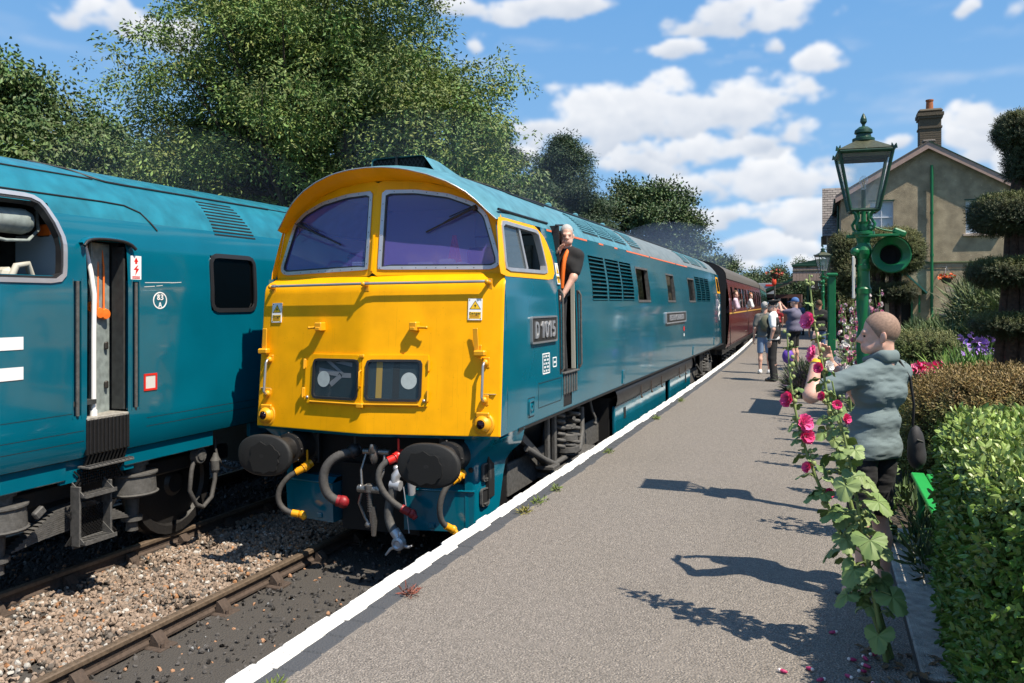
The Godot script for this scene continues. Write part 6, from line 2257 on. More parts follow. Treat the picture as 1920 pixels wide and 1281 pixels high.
func station_house() -> void:
	var o := thing("station_house", "tall brown rendered station house with pink verge boards and a brick chimney", "house", Vector3.ZERO)
	var s := 40.0
	var g := G.new()
	var holes := [[2.05, 3.0, 4.84, 6.28], [5.85, 7.1, 4.72, 6.17], [5.38, 5.72, 1.40, 2.20], [2.95, 3.72, -0.1, 2.15]]
	gable(g, 0.84, 7.95, 4.38, -0.6, 6.62, 8.55, s, holes)
	g.quad(Wp(0.84, -0.6, 47), Wp(0.84, -0.6, s), Wp(0.84, 6.62, s), Wp(0.84, 6.62, 47))
	g.quad(Wp(7.95, -0.6, s), Wp(7.95, -0.6, 50), Wp(7.95, 6.62, 50), Wp(7.95, 6.62, s))
	g.quad(Wp(7.95, -0.6, 50), Wp(0.3, -0.6, 50), Wp(0.3, 6.62, 50), Wp(7.95, 6.62, 50))
	# cross wing towards the platform
	g.quad(Wp(0.30, -0.6, 51.5), Wp(0.30, -0.6, 45.2), Wp(0.30, 5.3, 45.2), Wp(0.30, 5.3, 51.5))
	g.tri(Wp(0.30, 5.3, 51.5), Wp(0.30, 5.3, 45.2), Wp(0.30, 8.0, 48.4))
	g.quad(Wp(0.30, -0.6, 45.2), Wp(2.5, -0.6, 45.2), Wp(2.5, 5.3, 45.2), Wp(0.30, 5.3, 45.2))
	part(o, "wall", g, M.cement_render)
	# roofs
	g = G.new()
	for q in [[0.62, 6.48, 1], [8.17, 6.48, -1]]:
		var a := Wp(q[0], q[1], s - 0.25)
		var b := Wp(q[0], q[1], 50)
		var c := Wp(4.38, 8.74, 50)
		var d := Wp(4.38, 8.74, s - 0.25)
		if q[2] > 0: g.quad(b, a, d, c)
		else: g.quad(a, b, c, d)
	g.quad(Wp(0.05, 5.15, 44.95), Wp(4.4, 5.15, 44.95), Wp(4.4, 8.05, 48.4), Wp(0.05, 8.05, 48.4))
	g.quad(Wp(4.4, 5.15, 51.8), Wp(0.05, 5.15, 51.8), Wp(0.05, 8.05, 48.4), Wp(4.4, 8.05, 48.4))
	var rf := part(o, "roof", g, M.slate_b)
	slates(rf, Wp(0.05, 5.15, 44.95), Wp(4.4, 5.15, 44.95), Wp(4.4, 8.05, 48.4), Wp(0.05, 8.05, 48.4), 16, 20)
	slates(rf, Wp(0.62, 6.48, 50), Wp(0.62, 6.48, s - 0.25), Wp(4.38, 8.74, s - 0.25), Wp(4.38, 8.74, 50), 36, 20)
	# verge boards and gutters
	for q in [[0.60, 6.42, 4.38, 8.64], [4.38, 8.64, 8.19, 6.42]]:
		g = G.new()
		var a := Vector2(q[0], q[1])
		var b := Vector2(q[2], q[3])
		g.prism([a + Vector2(0, -0.17), b + Vector2(0, -0.17), b + Vector2(0, 0.12), a + Vector2(0, 0.12)], Wp(0, 0, s - 0.26), Vector3.RIGHT, Vector3.UP, Vector3(0, 0, 0.05))
		part(o, "verge_board", g, M.fascia_pink)
		g = G.new()
		g.prism([a + Vector2(0, 0.12), b + Vector2(0, 0.12), b + Vector2(0, 0.16), a + Vector2(0, 0.16)], Wp(0, 0, s - 0.24), Vector3.RIGHT, Vector3.UP, Vector3(0, 0, 0.10))
		part(o, "verge_tile", g, M.green_dark if q[0] > 3 else M.slate_a)
	g = G.new()
	g.box(Wp(0.58, 6.40, 43.2), Vector3(0.10, 0.10, 6.9)); g.cyl(Wp(0.74, 6.3, 41.2), Wp(0.74, 0, 41.2), 0.05, 0.05, 8); g.box(Wp(0.03, 5.1, 48.4), Vector3(0.08, 0.1, 6.6))
	part(o, "gutter", g, M.green_dark)
	# chimney: brick courses, capped, one pot
	g = G.new()
	g.box(Wp(4.55, 9.2, 41.0), Vector3(0.86, 1.6, 0.86)); g.box(Wp(4.55, 9.55, 41.0), Vector3(0.94, 0.08, 0.94)); g.box(Wp(4.55, 10.0, 41.0), Vector3(0.98, 0.10, 0.98)); g.box(Wp(4.55, 10.13, 41.0), Vector3(1.06, 0.14, 1.06)); g.box(Wp(4.55, 10.29, 41.0), Vector3(1.0, 0.18, 1.0), Basis(), 0.08)
	var ch := part(o, "chimney", g, M.brick_grey)
	for i in 9:
		g = G.new(); g.box(Wp(4.55, 8.72 + i * 0.098, 41.0), Vector3(0.872, 0.078, 0.872), Basis(), 0.006)
		part(ch, "brick_course", g, M.brick_grey)
	g = G.new(); g.lathe(Wp(4.56, 10.36, 41.0), [[0.17, 0.0], [0.155, 0.1], [0.14, 0.42], [0.165, 0.44], [0.165, 0.50], [0.12, 0.50], [0.11, 0.4]], 14)
	part(ch, "chimney_pot", g, M.terracotta)
	g = G.new(); g.box(Wp(4.4, 8.80, s - 0.1), Vector3(0.5, 0.10, 0.4), Basis(), 0.03)
	part(rf, "ridge_tile", g, M.slate_a)
	# windows
	sash(o, 2.05, 4.84, 0.95, 1.44, s)
	sash(o, 5.85, 4.72, 1.25, 1.45, s)
	g = G.new(); g.box(Wp(6.46, 4.66, s - 0.03), Vector3(1.45, 0.10, 0.24), Basis(), 0.01)
	part(o, "window_sill", g, M.sill)
	g = G.new(); g.box(Wp(5.55, 1.36, s - 0.02), Vector3(0.5, 0.10, 0.16), Basis(), 0.01); g.quad(Wp(5.1, 2.23, s - 0.004), Wp(6.3, 2.21, s - 0.004), Wp(6.38, 2.40, s - 0.004), Wp(5.05, 2.44, s - 0.004))
	part(o, "cement_patch", g, M.sill)
	g = G.new(); g.box(Wp(5.55, 1.8, s + 0.16), Vector3(0.36, 0.8, 0.02))
	part(o, "dark_opening", g, M.dark_inside)
	g = G.new(); g.box(Wp(5.68, 1.8, s + 0.08), Vector3(0.05, 0.8, 0.06))
	part(o, "open_casement", g, M.window_white)
	# string course, cable, downpipe
	g = G.new(); g.box(Wp(4.4, 3.50, s - 0.02), Vector3(7.0, 0.07, 0.06), Basis(), 0.01)
	part(o, "string_course", g, M.moss)
	g = G.new(); g.tube([Wp(0.9, 3.28, s - 0.02), Wp(4.0, 3.26, s - 0.02), Wp(7.9, 3.28, s - 0.02)], [0.012], 5)
	part(o, "cable", g, M.plate_black)
	g = G.new()
	g.cyl(Wp(4.52, 0.0, s - 0.14), Wp(4.52, 7.75, s - 0.14), 0.062, 0.062, 12)
	for y in [0.3, 1.9, 3.75, 5.6]: g.cyl(Wp(4.52, y, s - 0.14), Wp(4.52, y + 0.12, s - 0.14), 0.080, 0.080, 12)
	part(o, "downpipe", g, M.green_paint)
	# porch: boarded gable on brackets over the dark doorway
	g = G.new(); g.quad(Wp(2.96, -0.1, s + 0.16), Wp(3.72, -0.1, s + 0.16), Wp(3.72, 2.2, s + 0.16), Wp(2.96, 2.2, s + 0.16))
	part(o, "dark_doorway", g, M.dark_inside)
	g = G.new()
	for x in [2.93, 3.74]: g.box(Wp(x, 1.1, s - 0.03), Vector3(0.08, 2.3, 0.12), Basis(), 0.01)
	g.box(Wp(4.02, 1.75, s - 0.25), Vector3(0.08, 0.9, 0.08)); g.box(Wp(4.02, 2.12, s - 0.6), Vector3(0.08, 0.08, 0.9)); g.box(Wp(2.7, 2.12, s - 0.6), Vector3(0.08, 0.08, 0.9))
	part(o, "door_frame", g, M.green_paint)
	var po := part(o, "porch_roof", (func():
		var r := G.new()
		for q in [[2.50, 2.10, 3.36, 2.98], [4.22, 2.10, 3.36, 2.98]]:
			r.prism([Vector2(q[0], q[1]), Vector2(q[2], q[3]), Vector2(q[2], q[3] + 0.09), Vector2(q[0], q[1] + 0.09)], Wp(0, 0, s - 1.25), Vector3.RIGHT, Vector3.UP, Vector3(0, 0, -1.2))
		return r).call(), M.green_teal)
	for i in 9:
		var x := 2.72 + i * 0.145
		var t := func(v): return 2.97 - absf(v - 3.36) * 1.02
		g = G.new()
		g.prism([Vector2(x, 2.06), Vector2(x + 0.13, 2.06), Vector2(x + 0.13, t.call(x + 0.13)), Vector2(x, t.call(x))], Wp(0, 0, s - 1.15), Vector3.RIGHT, Vector3.UP, Vector3(0, 0, 0.03))
		part(po, "porch_board", g, M.cream_board)
	# garden brick wall
	var w := thing("brick_wall", "low dark brick garden wall with a flat coping beside the downpipe", "wall", Wp(0, 0, 33.6))
	g = G.new(); g.box(Vector3(5.4, 0.62, -0.12), Vector3(2.7, 1.25, 0.2))
	part(w, "mortar", g, M.mortar)
	var bm := []
	for k in ["brick_a", "brick_b", "brick_c"]:
		var b := G.new(); b.box(Vector3.ZERO, Vector3(0.215, 0.064, 0.03), Basis(), 0.005)
		bm.append(b.mesh(M[k]))
	for j in 16:
		for i in 12:
			var b := part(w, "brick", bm[rng.randi() % 3])
			b.position = Vector3(4.06 + i * 0.226 + (0.113 if j % 2 else 0.0), 0.05 + j * 0.075, -0.008 + rng.randf_range(-0.004, 0.004))
	g = G.new()
	for i in 9: g.box(Vector3(4.2 + i * 0.3, 1.28, -0.1), Vector3(0.292, 0.09, 0.30), Basis(), 0.012)
	part(w, "coping", g, M.coping)
	g = G.new(); g.box(Vector3(4.0, 0.65, -0.1), Vector3(0.16, 1.34, 0.26), Basis(), 0.01)
	part(w, "wall_end", g, M.brick_b)
	# hanging basket on its bracket
	var hb := thing("hanging_basket", "hanging basket of orange flowers on a bracket on the house wall", "hanging basket", Wp(5.05, 2.7, s - 0.45))
	g = G.new()
	g.tube([Vector3(-0.1, 0.6, -0.42), Vector3(0, 0.58, 0.0)], [0.018], 6); g.tube([Vector3(-0.1, 0.2, -0.42), Vector3(-0.03, 0.5, -0.1)], [0.012], 6)
	for a in 3: g.tube([Vector3(0, 0.57, 0), Vector3(0.24 * cos(a * 2.1), 0.12, 0.24 * sin(a * 2.1))], [0.008], 4)
	part(hb, "bracket", g, M.steel)
	g = G.new(); g.lathe(Vector3.ZERO, [[0, -0.16], [0.15, -0.10], [0.24, 0.06], [0.25, 0.10], [0, 0.10]], 12)
	part(hb, "basket", g, M.bark)
	blossom_cloud(hb, "flowers", 70, Vector3(0, 0.14, 0), Vector3(0.36, 0.16, 0.26), 0.07, [Color(0.75, 0.12, 0.03), Color(0.8, 0.2, 0.06), Color(0.10, 0.14, 0.03)])

func far_station() -> void:
	# platform canopy with boarded valance
	var o := thing("platform_canopy", "platform canopy with pinkish boarded valance and the number 2 sign under it", "canopy", Wp(-1.75, 0, 58))
	var g := G.new()
	g.box(Vector3(2.2, 4.22, -4.0), Vector3(4.6, 0.16, 8.2), Basis(), 0.02); g.prism([Vector2(-0.1, 4.28), Vector2(4.4, 4.28), Vector2(4.4, 4.75), Vector2(1.5, 4.62)], Vector3(0, 0, -8), Vector3.RIGHT, Vector3.UP, Vector3(0, 0, 8.05))
	part(o, "canopy_roof", g, M.green_dark)
	for i in 20:
		g = G.new(); g.box(Vector3(0.06 + i * 0.215, 3.62, 0.04), Vector3(0.205, 0.86, 0.03), Basis(), 0.008)
		part(o, "valance_board", g, M.valance)
	g = G.new(); g.box(Vector3(2.15, 3.86, 0.07), Vector3(4.4, 0.05, 0.04)); g.box(Vector3(2.9, 3.62, 0.07), Vector3(0.5, 0.84, 0.03))
	part(o, "valance_rail", g, M.green_dark)
	for i in 14:
		g = G.new(); g.box(Vector3(0.02, 3.62, -0.3 - i * 0.56), Vector3(0.03, 0.86, 0.52), Basis(), 0.008)
		part(o, "valance_board", g, M.valance)
	for z in [-0.5, -4.0, -7.5]:
		g = G.new(); g.cyl(Vector3(0.9, 0, z), Vector3(0.9, 4.1, z), 0.09, 0.08, 10); g.tube([Vector3(0.9, 3.0, z), Vector3(0.5, 3.6, z), Vector3(0.1, 4.0, z)], [0.04], 6)
		part(o, "canopy_post", g, M.green_dark)
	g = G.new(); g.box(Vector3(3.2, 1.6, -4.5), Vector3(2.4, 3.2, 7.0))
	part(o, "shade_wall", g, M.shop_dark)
	var ps := single("platform_number_sign", (func():
		var r := G.new()
		r.box(Vector3.ZERO, Vector3(0.6, 0.6, 0.05), Basis(), 0.01)
		return r).call(), M.plate_black, "dark square sign with the platform number 2 hanging under the canopy", "sign", Wp(-0.5, 2.88, 57.7))
	lettering(ps, "2", 0.44, Vector3(0, 0, 0.03), Basis(), M.white_dirty, 0.01)
	# signal box and footbridge slope beyond, a grey board with a red name strip
	o = thing("signal_box", "small dark building with a sloping roof beyond the platform end", "building", Wp(-4.2, 0, 70))
	g = G.new(); g.box(Vector3(1.0, 1.2, -2), Vector3(3.4, 2.4, 4.0))
	part(o, "wall", g, M.brick_b)
	g = G.new(); g.prism([Vector2(-1.4, 2.0), Vector2(2.9, 3.9), Vector2(2.9, 4.1), Vector2(-1.5, 2.2)], Vector3(0, 0, -4.2), Vector3.RIGHT, Vector3.UP, Vector3(0, 0, 4.5))
	part(o, "roof", g, M.green_dark)
	for i in 5:
		g = G.new(); g.box(Vector3(-0.4 + i * 0.6, 1.75, 0.02), Vector3(0.5, 0.7, 0.03))
		part(o, "window", g, M.dark_glass)
	o = thing("grey_trackside_board", "big pale grey panel with a red strip standing behind the far coaches", "sign", Wp(-4.9, 0, 78))
	g = G.new(); g.box(Vector3(0, 3.0, 0), Vector3(1.7, 1.0, 0.12), Basis(), 0.02)
	part(o, "panel", g, M.board_grey)
	g = G.new(); g.box(Vector3(0.5, 3.3, 0.08), Vector3(0.7, 0.16, 0.05))
	part(o, "red_strip", g, M.red)
	for x in [-0.6, 0.6]:
		g = G.new(); g.cyl(Vector3(x, -0.7, -0.1), Vector3(x, 3.4, -0.1), 0.06, 0.06, 8)
		part(o, "post", g, M.frame_grey)
	o = thing("signal_post", "far signal post with an orange-red round disc high above the platform", "signal", Wp(-3.1, 0, 61))
	g = G.new(); g.cyl(Vector3.ZERO, Vector3(0, 3.9, 0), 0.07, 0.05, 8); g.box(Vector3(0.5, 3.1, 0), Vector3(1.2, 0.08, 0.06))
	part(o, "post", g, M.frame_grey)
	g = G.new(); g.ball(Vector3(-0.05, 3.2, 0.05), Vector3(0.17, 0.30, 0.12), 12)
	part(o, "disc", g, M.signal_red)
	var hbk := thing("hanging_basket", "reddish hanging basket under the far canopy edge", "hanging basket", Wp(-2.9, 3.55, 57))
	g = G.new(); g.tube([Vector3(0, 0.7, 0), Vector3(0, 0.1, 0)], [0.015], 4); g.lathe(Vector3.ZERO, [[0, -0.3], [0.25, -0.1], [0.3, 0.1], [0, 0.1]], 10)
	part(hbk, "basket", g, M.bark)
	blossom_cloud(hbk, "flowers", 60, Vector3(0, 0.1, 0), Vector3(0.6, 0.3, 0.4), 0.10, [Color(0.45, 0.05, 0.03), Color(0.1, 0.12, 0.03), Color(0.55, 0.12, 0.08)])

func blossom_mesh(petals: int, r: float, cup: float) -> G:
	var g := G.new()
	g.use_col = true
	for i in petals:
		var a := TAU * i / petals
		var w := TAU / petals * 0.62
		var c := Vector3(0, 0, 0)
		var l := Vector3(cos(a - w), cup * 0.7, sin(a - w)) * r * 0.8
		var m := Vector3(cos(a), cup, sin(a)) * r
		var rr := Vector3(cos(a + w), cup * 0.7, sin(a + w)) * r * 0.8
		g.tri(c, m, l); g.tri(c, rr, m)
	return g

func blossom_cloud(to: Node3D, called: String, count: int, ce: Vector3, ext: Vector3, r: float, cols: Array) -> void:
	var xf := []
	var cl := []
	for i in count:
		var d := Vector3(rng.randfn(), rng.randfn(), rng.randfn()).normalized() * pow(rng.randf(), 0.4)
		var k := rng.randf_range(0.6, 1.2)
		xf.append(Transform3D(Basis.from_euler(Vector3(rng.randf_range(-1, 1), rng.randf() * TAU, rng.randf_range(-1, 1))).scaled(Vector3.ONE * k * r), ce + d * ext))
		var c: Color = cols[rng.randi() % cols.size()]
		cl.append(c * rng.randf_range(0.75, 1.2))
	for i in cl.size(): cl[i].a = 1.0
	var o := multi(to, called, blossom_mesh(5, 1.0, 0.45).mesh(M.petal), xf, cl)
	o.set_meta("kind", "stuff")

func leaf_quad(g: G, base: Vector3, dir: Vector3, side: Vector3, len: float, wid: float, fold := 0.25) -> void:
	# a folded leaf of four triangles, pointed at both ends
	var nn := dir.cross(side).normalized()
	var a := base
	var m := base + dir * len * 0.45
	var t := base + dir * len
	var l := m + side * wid * 0.5 + nn * wid * fold
	var r := m - side * wid * 0.5 + nn * wid * fold
	g.tri(a, m, l); g.tri(a, r, m); g.tri(m, t, l); g.tri(m, r, t)

func spray(count: int, leaf: float, wid: float, spread: float, droop: float, seed_: int) -> ArrayMesh:
	# a twig with leaves, about one unit of spread across
	var g := G.new()
	g.use_col = true
	var r := RandomNumberGenerator.new()
	r.seed = seed_
	for i in count:
		var d := Vector3(r.randfn(), r.randfn() * 0.7, r.randfn()).normalized()
		var p := d * spread * pow(r.randf(), 0.5)
		var out := (d + Vector3(r.randfn(), r.randfn(), r.randfn()) * 0.5 + Vector3(0, -droop, 0)).normalized()
		var side := out.cross(Vector3(r.randfn(), r.randfn() + 1.0, r.randfn())).normalized()
		var k := r.randf_range(0.7, 1.25)
		g.col = Color(k * r.randf_range(0.85, 1.2), k, k * r.randf_range(0.7, 1.1))
		leaf_quad(g, p, out, side, leaf * r.randf_range(0.7, 1.2), wid)
	return g.mesh(M.leaf)

func make_tree(called: String, label: String, at: Vector3, lobes: Array, clusters: int, mesh: ArrayMesh, tone: Color, size: float, trunk_r: float, seed_: int, gaps := 0.0, group := "", limbs := 40, trunk_top := 0.45, down := 0.15) -> void:
	# lobes: [x, y, z, rx, ry, rz] from the foot of the trunk. Trunk, limbs to points of the crown, leaf sprays through its volume.
	var o := thing(called, label, "tree", at, group)
	var r := RandomNumberGenerator.new()
	r.seed = seed_
	var nz := FastNoiseLite.new()
	nz.seed = seed_
	nz.frequency = 0.55
	nz.fractal_octaves = 2
	var top := 0.0
	var wsum := 0.0
	var cx := Vector3.ZERO
	for l in lobes:
		top = maxf(top, l[1] + l[4])
		var v: float = l[3] * l[4] * l[5]
		wsum += pow(v, 0.72)
		cx += Vector3(l[0], l[1], l[2]) / lobes.size()
	var g := G.new()
	var th := top * trunk_top
	var stem := [Vector3(0, -0.5, 0), Vector3(trunk_r * 0.3, th * 0.4, 0), Vector3(cx.x * 0.25, th, cx.z * 0.25), Vector3(cx.x * 0.6, top * 0.8, cx.z * 0.6)]
	g.tube(stem, [trunk_r * 1.15, trunk_r * 0.85, trunk_r * 0.6, trunk_r * 0.15], 9)
	part(o, "trunk", g, M.bark)
	var xf := []
	var cl := []
	var tips := []
	for l in lobes:
		var n := int(clusters * pow(l[3] * l[4] * l[5], 0.72) / wsum)
		var i := 0
		var tries := 0
		var bough := Vector3.ZERO
		var left := 0
		while i < n and tries < n * 4:
			tries += 1
			if left <= 0:
				var d := Vector3(r.randfn(), r.randfn(), r.randfn()).normalized()
				var rad := pow(r.randf(), 0.36) * (0.94 + 0.22 * nz.get_noise_3dv(d * 6.0 + Vector3(l[0], l[1], l[2])))
				bough = Vector3(l[0], l[1], l[2]) + d * rad * Vector3(l[3], l[4], l[5])
				left = r.randi_range(14, 30)
				if tips.size() < limbs: tips.append(bough)
			left -= 1
			var p := bough + Vector3(r.randfn() * 0.46, r.randfn() * 0.26, r.randfn() * 0.46) * size
			if p.y < 0.1: continue
			if nz.get_noise_3dv(p * 1.6) < -0.55 + gaps: continue
			i += 1
			var k := size * r.randf_range(0.7, 1.3)
			var b := Basis.from_euler(Vector3(r.randf_range(-0.5, 0.5), r.randf() * TAU, r.randf_range(-0.5, 0.5)))
			xf.append(Transform3D(b.scaled(Vector3.ONE * k), p))
			var v := r.randf_range(0.72, 1.25) * (1.0 + 0.5 * nz.get_noise_3dv(p * 0.8 + Vector3(9, 0, 0)))
			cl.append(Color(tone.r * v * r.randf_range(0.85, 1.25), tone.g * v, tone.b * v, 1))
	g = G.new()
	for p in tips:
		var t := clampf(r.randf_range(0.15, 0.75), 0, 1)
		var s0: Vector3 = stem[1].lerp(stem[2], t * 2.0) if t < 0.5 else stem[2].lerp(stem[3], t * 2.0 - 1.0)
		var mid: Vector3 = s0.lerp(p, 0.5) + Vector3(r.randfn() * 0.25, r.randf_range(0.0, 0.5), r.randfn() * 0.25) * size
		var q: Vector3 = s0.lerp(p, 0.78) + Vector3(r.randfn(), r.randfn(), r.randfn()) * 0.15 * size
		var w := trunk_r * r.randf_range(0.22, 0.5) * (1.0 - t * 0.5)
		g.tube([s0, mid, q, p], [w, w * 0.55, w * 0.3, w * 0.08], 6, false)
	if not tips.is_empty(): part(o, "limbs", g, M.bark)
	var c := multi(o, "crown", mesh, xf, cl)
	c.set_meta("kind", "stuff")

func conifer(called: String, label: String, at: Vector3, h: float, rad: float, mesh: ArrayMesh, tone: Color, seed_: int, group: String) -> void:
	# a dark needle tree: whorls of sweeping boughs
	var o := thing(called, label, "tree", at, group)
	var r := RandomNumberGenerator.new()
	r.seed = seed_
	var g := G.new()
	g.tube([Vector3(0, -0.5, 0), Vector3(0.1, h * 0.6, 0), Vector3(0, h, 0)], [0.4, 0.2, 0.03], 8)
	part(o, "trunk", g, M.bark)
	var b := G.new()
	var xf := []
	var cl := []
	for i in 150:
		var t := pow(r.randf(), 0.8)
		var y := h * (0.08 + 0.92 * t)
		var reach := rad * pow(1.0 - t, 0.6) * r.randf_range(0.55, 1.15) + 0.25
		var a := r.randf() * TAU
		var out := Vector3(cos(a), 0, sin(a))
		var tip := Vector3(0, y, 0) + out * reach + Vector3(0, -reach * 0.10 + 0.25 * reach * r.randf(), 0)
		b.tube([Vector3(0, y, 0), Vector3(0, y - 0.05 * reach, 0) + out * reach * 0.5, tip], [0.07, 0.04, 0.012], 5, false)
		var n := int(6 + reach * 9)
		for k in n:
			var u := pow((k + r.randf()) / n, 0.7)
			var p := Vector3(0, y - 0.12 * reach * sin(u * PI), 0) + out * reach * u + Vector3(r.randfn() * 0.28, r.randfn() * 0.16 - 0.05, r.randfn() * 0.28) * (0.5 + 0.5 * u)
			xf.append(Transform3D(Basis.from_euler(Vector3(r.randf_range(-0.4, 0.4), r.randf() * TAU, r.randf_range(-0.4, 0.4))).scaled(Vector3.ONE * r.randf_range(0.7, 1.2)), p))
			var v := r.randf_range(0.6, 1.25)
			cl.append(Color(tone.r * v, tone.g * v, tone.b * v, 1))
	part(o, "boughs", b, M.bark)
	var c := multi(o, "crown", mesh, xf, cl)
	c.set_meta("kind", "stuff")

func trees() -> void:
	var cherry := spray(36, 0.125, 0.052, 0.36, 0.5, 1)
	var broad := spray(30, 0.17, 0.10, 0.5, 0.2, 2)
	var far := spray(34, 0.24, 0.15, 0.75, 0.15, 3)
	var needle := spray(60, 0.20, 0.05, 0.42, 0.35, 4)
	make_tree("cherry_tree", "large spreading cherry tree with drooping leaves behind the two locomotives", Wp(-12.3, -1.1, 17.2), [[0.4, 7.3, 0.2, 4.0, 3.6, 3.8], [-2.4, 7.0, -0.4, 2.6, 2.4, 2.8], [2.9, 7.2, 0.0, 2.7, 2.4, 2.6], [1.4, 9.6, 0.3, 2.9, 2.2, 2.6], [-0.6, 10.0, 0.1, 2.6, 2.0, 2.4], [3.9, 6.2, 0.5, 1.8, 1.4, 1.8], [2.9, 5.0, 0.6, 1.8, 1.0, 1.6]], 7600, cherry, Color(0.135, 0.205, 0.052), 0.86, 0.30, 21, 0.34, "", 130, 0.30)
	make_tree("ash_tree", "dark rounded tree at the left edge above the far locomotive roof", Wp(-25.0, -1.1, 18.2), [[0, 7.4, 0, 4.2, 3.6, 4.0], [2.4, 6.2, 0, 2.8, 2.6, 2.8], [-0.5, 9.6, 0, 2.4, 1.9, 2.4], [3.6, 4.4, 0.4, 2.4, 2.0, 2.4]], 2600, broad, Color(0.080, 0.140, 0.040), 1.0, 0.3, 22, 0.08, "trees behind the locomotives", 24)
	make_tree("hawthorn_tree", "mid green tree in a thicket between the left edge and the cherry tree", Wp(-24.5, -1.1, 23.5), [[0, 6.2, 0, 3.4, 3.6, 3.0], [2.2, 6.6, 0, 2.2, 2.4, 2.2], [-1.8, 4.6, 0, 2.4, 2.6, 2.4]], 2100, broad, Color(0.095, 0.160, 0.046), 1.0, 0.24, 23, 0.05, "trees behind the locomotives", 20)
	make_tree("willow_tree", "low pale yellow-green bush under the left limbs of the cherry tree", Wp(-18.6, -1.1, 22.6), [[0, 4.4, 0, 2.5, 2.9, 2.2], [1.6, 3.8, 0.2, 1.9, 2.0, 2.0], [-1.9, 4.2, 0, 1.9, 2.4, 2.0]], 1700, spray(30, 0.15, 0.05, 0.42, 0.1, 9), Color(0.145, 0.18, 0.06), 1.0, 0.16, 24, 0.05, "trees behind the locomotives", 30)
	make_tree("hawthorn_tree", "thicket tree with a spiky outline left of the cherry tree", Wp(-20.5, -1.1, 24.5), [[0, 5.6, 0, 2.9, 3.2, 2.6], [-2.0, 6.6, 0, 2.0, 2.4, 2.0], [1.6, 4.2, 0, 2.2, 2.4, 2.2]], 1800, broad, Color(0.100, 0.165, 0.050), 1.0, 0.22, 25, 0.05, "trees behind the locomotives", 20)
	make_tree("thicket_tree", "dark tree in the shade behind the trunk of the cherry tree", Wp(-14.0, -1.1, 25.0), [[0, 4.6, 0, 3.6, 3.4, 2.6], [2.8, 4.2, 0.3, 2.4, 2.6, 2.4], [-2.8, 4.2, 0.3, 2.4, 2.4, 2.4]], 2100, broad, Color(0.065, 0.11, 0.034), 1.0, 0.22, 26, 0.0, "trees behind the locomotives", 20)
	make_tree("thicket_tree", "dark tree just right of the cherry tree, above the yellow cab", Wp(-13.0, -1.1, 30.0), [[0, 5.2, 0, 3.2, 3.6, 2.8], [2.2, 4.4, 0, 2.2, 2.4, 2.4], [-1.8, 5.8, 0, 2.4, 2.6, 2.2]], 1900, broad, Color(0.070, 0.12, 0.04), 1.0, 0.22, 27, 0.02, "trees behind the locomotives", 20)
	conifer("conifer_tree", "dark blue-green conifer with sweeping boughs, right of the two behind the cab", Wp(-13.3, -1.1, 43.2), 11.9, 4.6, needle, Color(0.048, 0.088, 0.045), 31, "conifers behind the locomotive roof")
	conifer("conifer_tree", "dark conifer partly hidden by the cherry tree, left of its pair", Wp(-17.0, -1.1, 41.4), 12.4, 4.8, needle, Color(0.045, 0.082, 0.04), 32, "conifers behind the locomotive roof")
	make_tree("oak_tree", "big rounded dark green tree above the middle of the locomotive roof", Wp(-12.2, -1.2, 62.0), [[-0.6, 8.2, 0, 3.9, 4.4, 3.6], [2.4, 6.2, 0, 3.0, 3.6, 3.0], [4.2, 4.8, 0.2, 2.0, 2.6, 2.2], [-2.6, 6.2, 0, 2.4, 3.4, 2.6], [-0.8, 11.0, 0, 2.2, 1.8, 2.2]], 2500, far, Color(0.060, 0.105, 0.038), 0.95, 0.3, 28, 0.02, "", 24)
	for q in [[-30.0, 40.0, 9.0, 4.5], [-24.0, 48.0, 10.0, 4.5], [-9.5, 92.0, 7.6, 3.0], [-6.6, 100.0, 7.0, 2.2], [-3.0, 112.0, 8.5, 3.2], [-14.0, 96.0, 6.4, 3.6], [4.0, 84.0, 8.0, 3.6], [12.0, 70.0, 8.0, 3.5], [-40.0, 30.0, 10.0, 5.0]]:
		var far_label: String = {-30.0: "broad tree far left behind the nearer thicket", -24.0: "broad tree deep behind the cherry tree", -9.5: "small round tree above the roofs of the far coaches", -6.6: "far small tree left of the grey board", -3.0: "far thin-topped tree between the grey board and the canopy", -14.0: "low far tree just right of the locomotive's far end", 4.0: "tree top showing above the canopy roof", 12.0: "tree behind the station house", -40.0: "outermost broad tree at the far left"}[q[0]]
		make_tree("background_tree", far_label, Wp(q[0], -1.2, q[1]), [[0, q[2] * 0.55, 0, q[3], q[2] * 0.42, q[3]], [q[3] * 0.5, q[2] * 0.45, 0, q[3] * 0.6, q[2] * 0.34, q[3] * 0.6], [-q[3] * 0.4, q[2] * 0.66, 0, q[3] * 0.6, q[2] * 0.32, q[3] * 0.6]], 900, far, Color(0.055, 0.092, 0.036), 0.95, 0.25, int(q[1]), 0.05, "distant trees", 12)

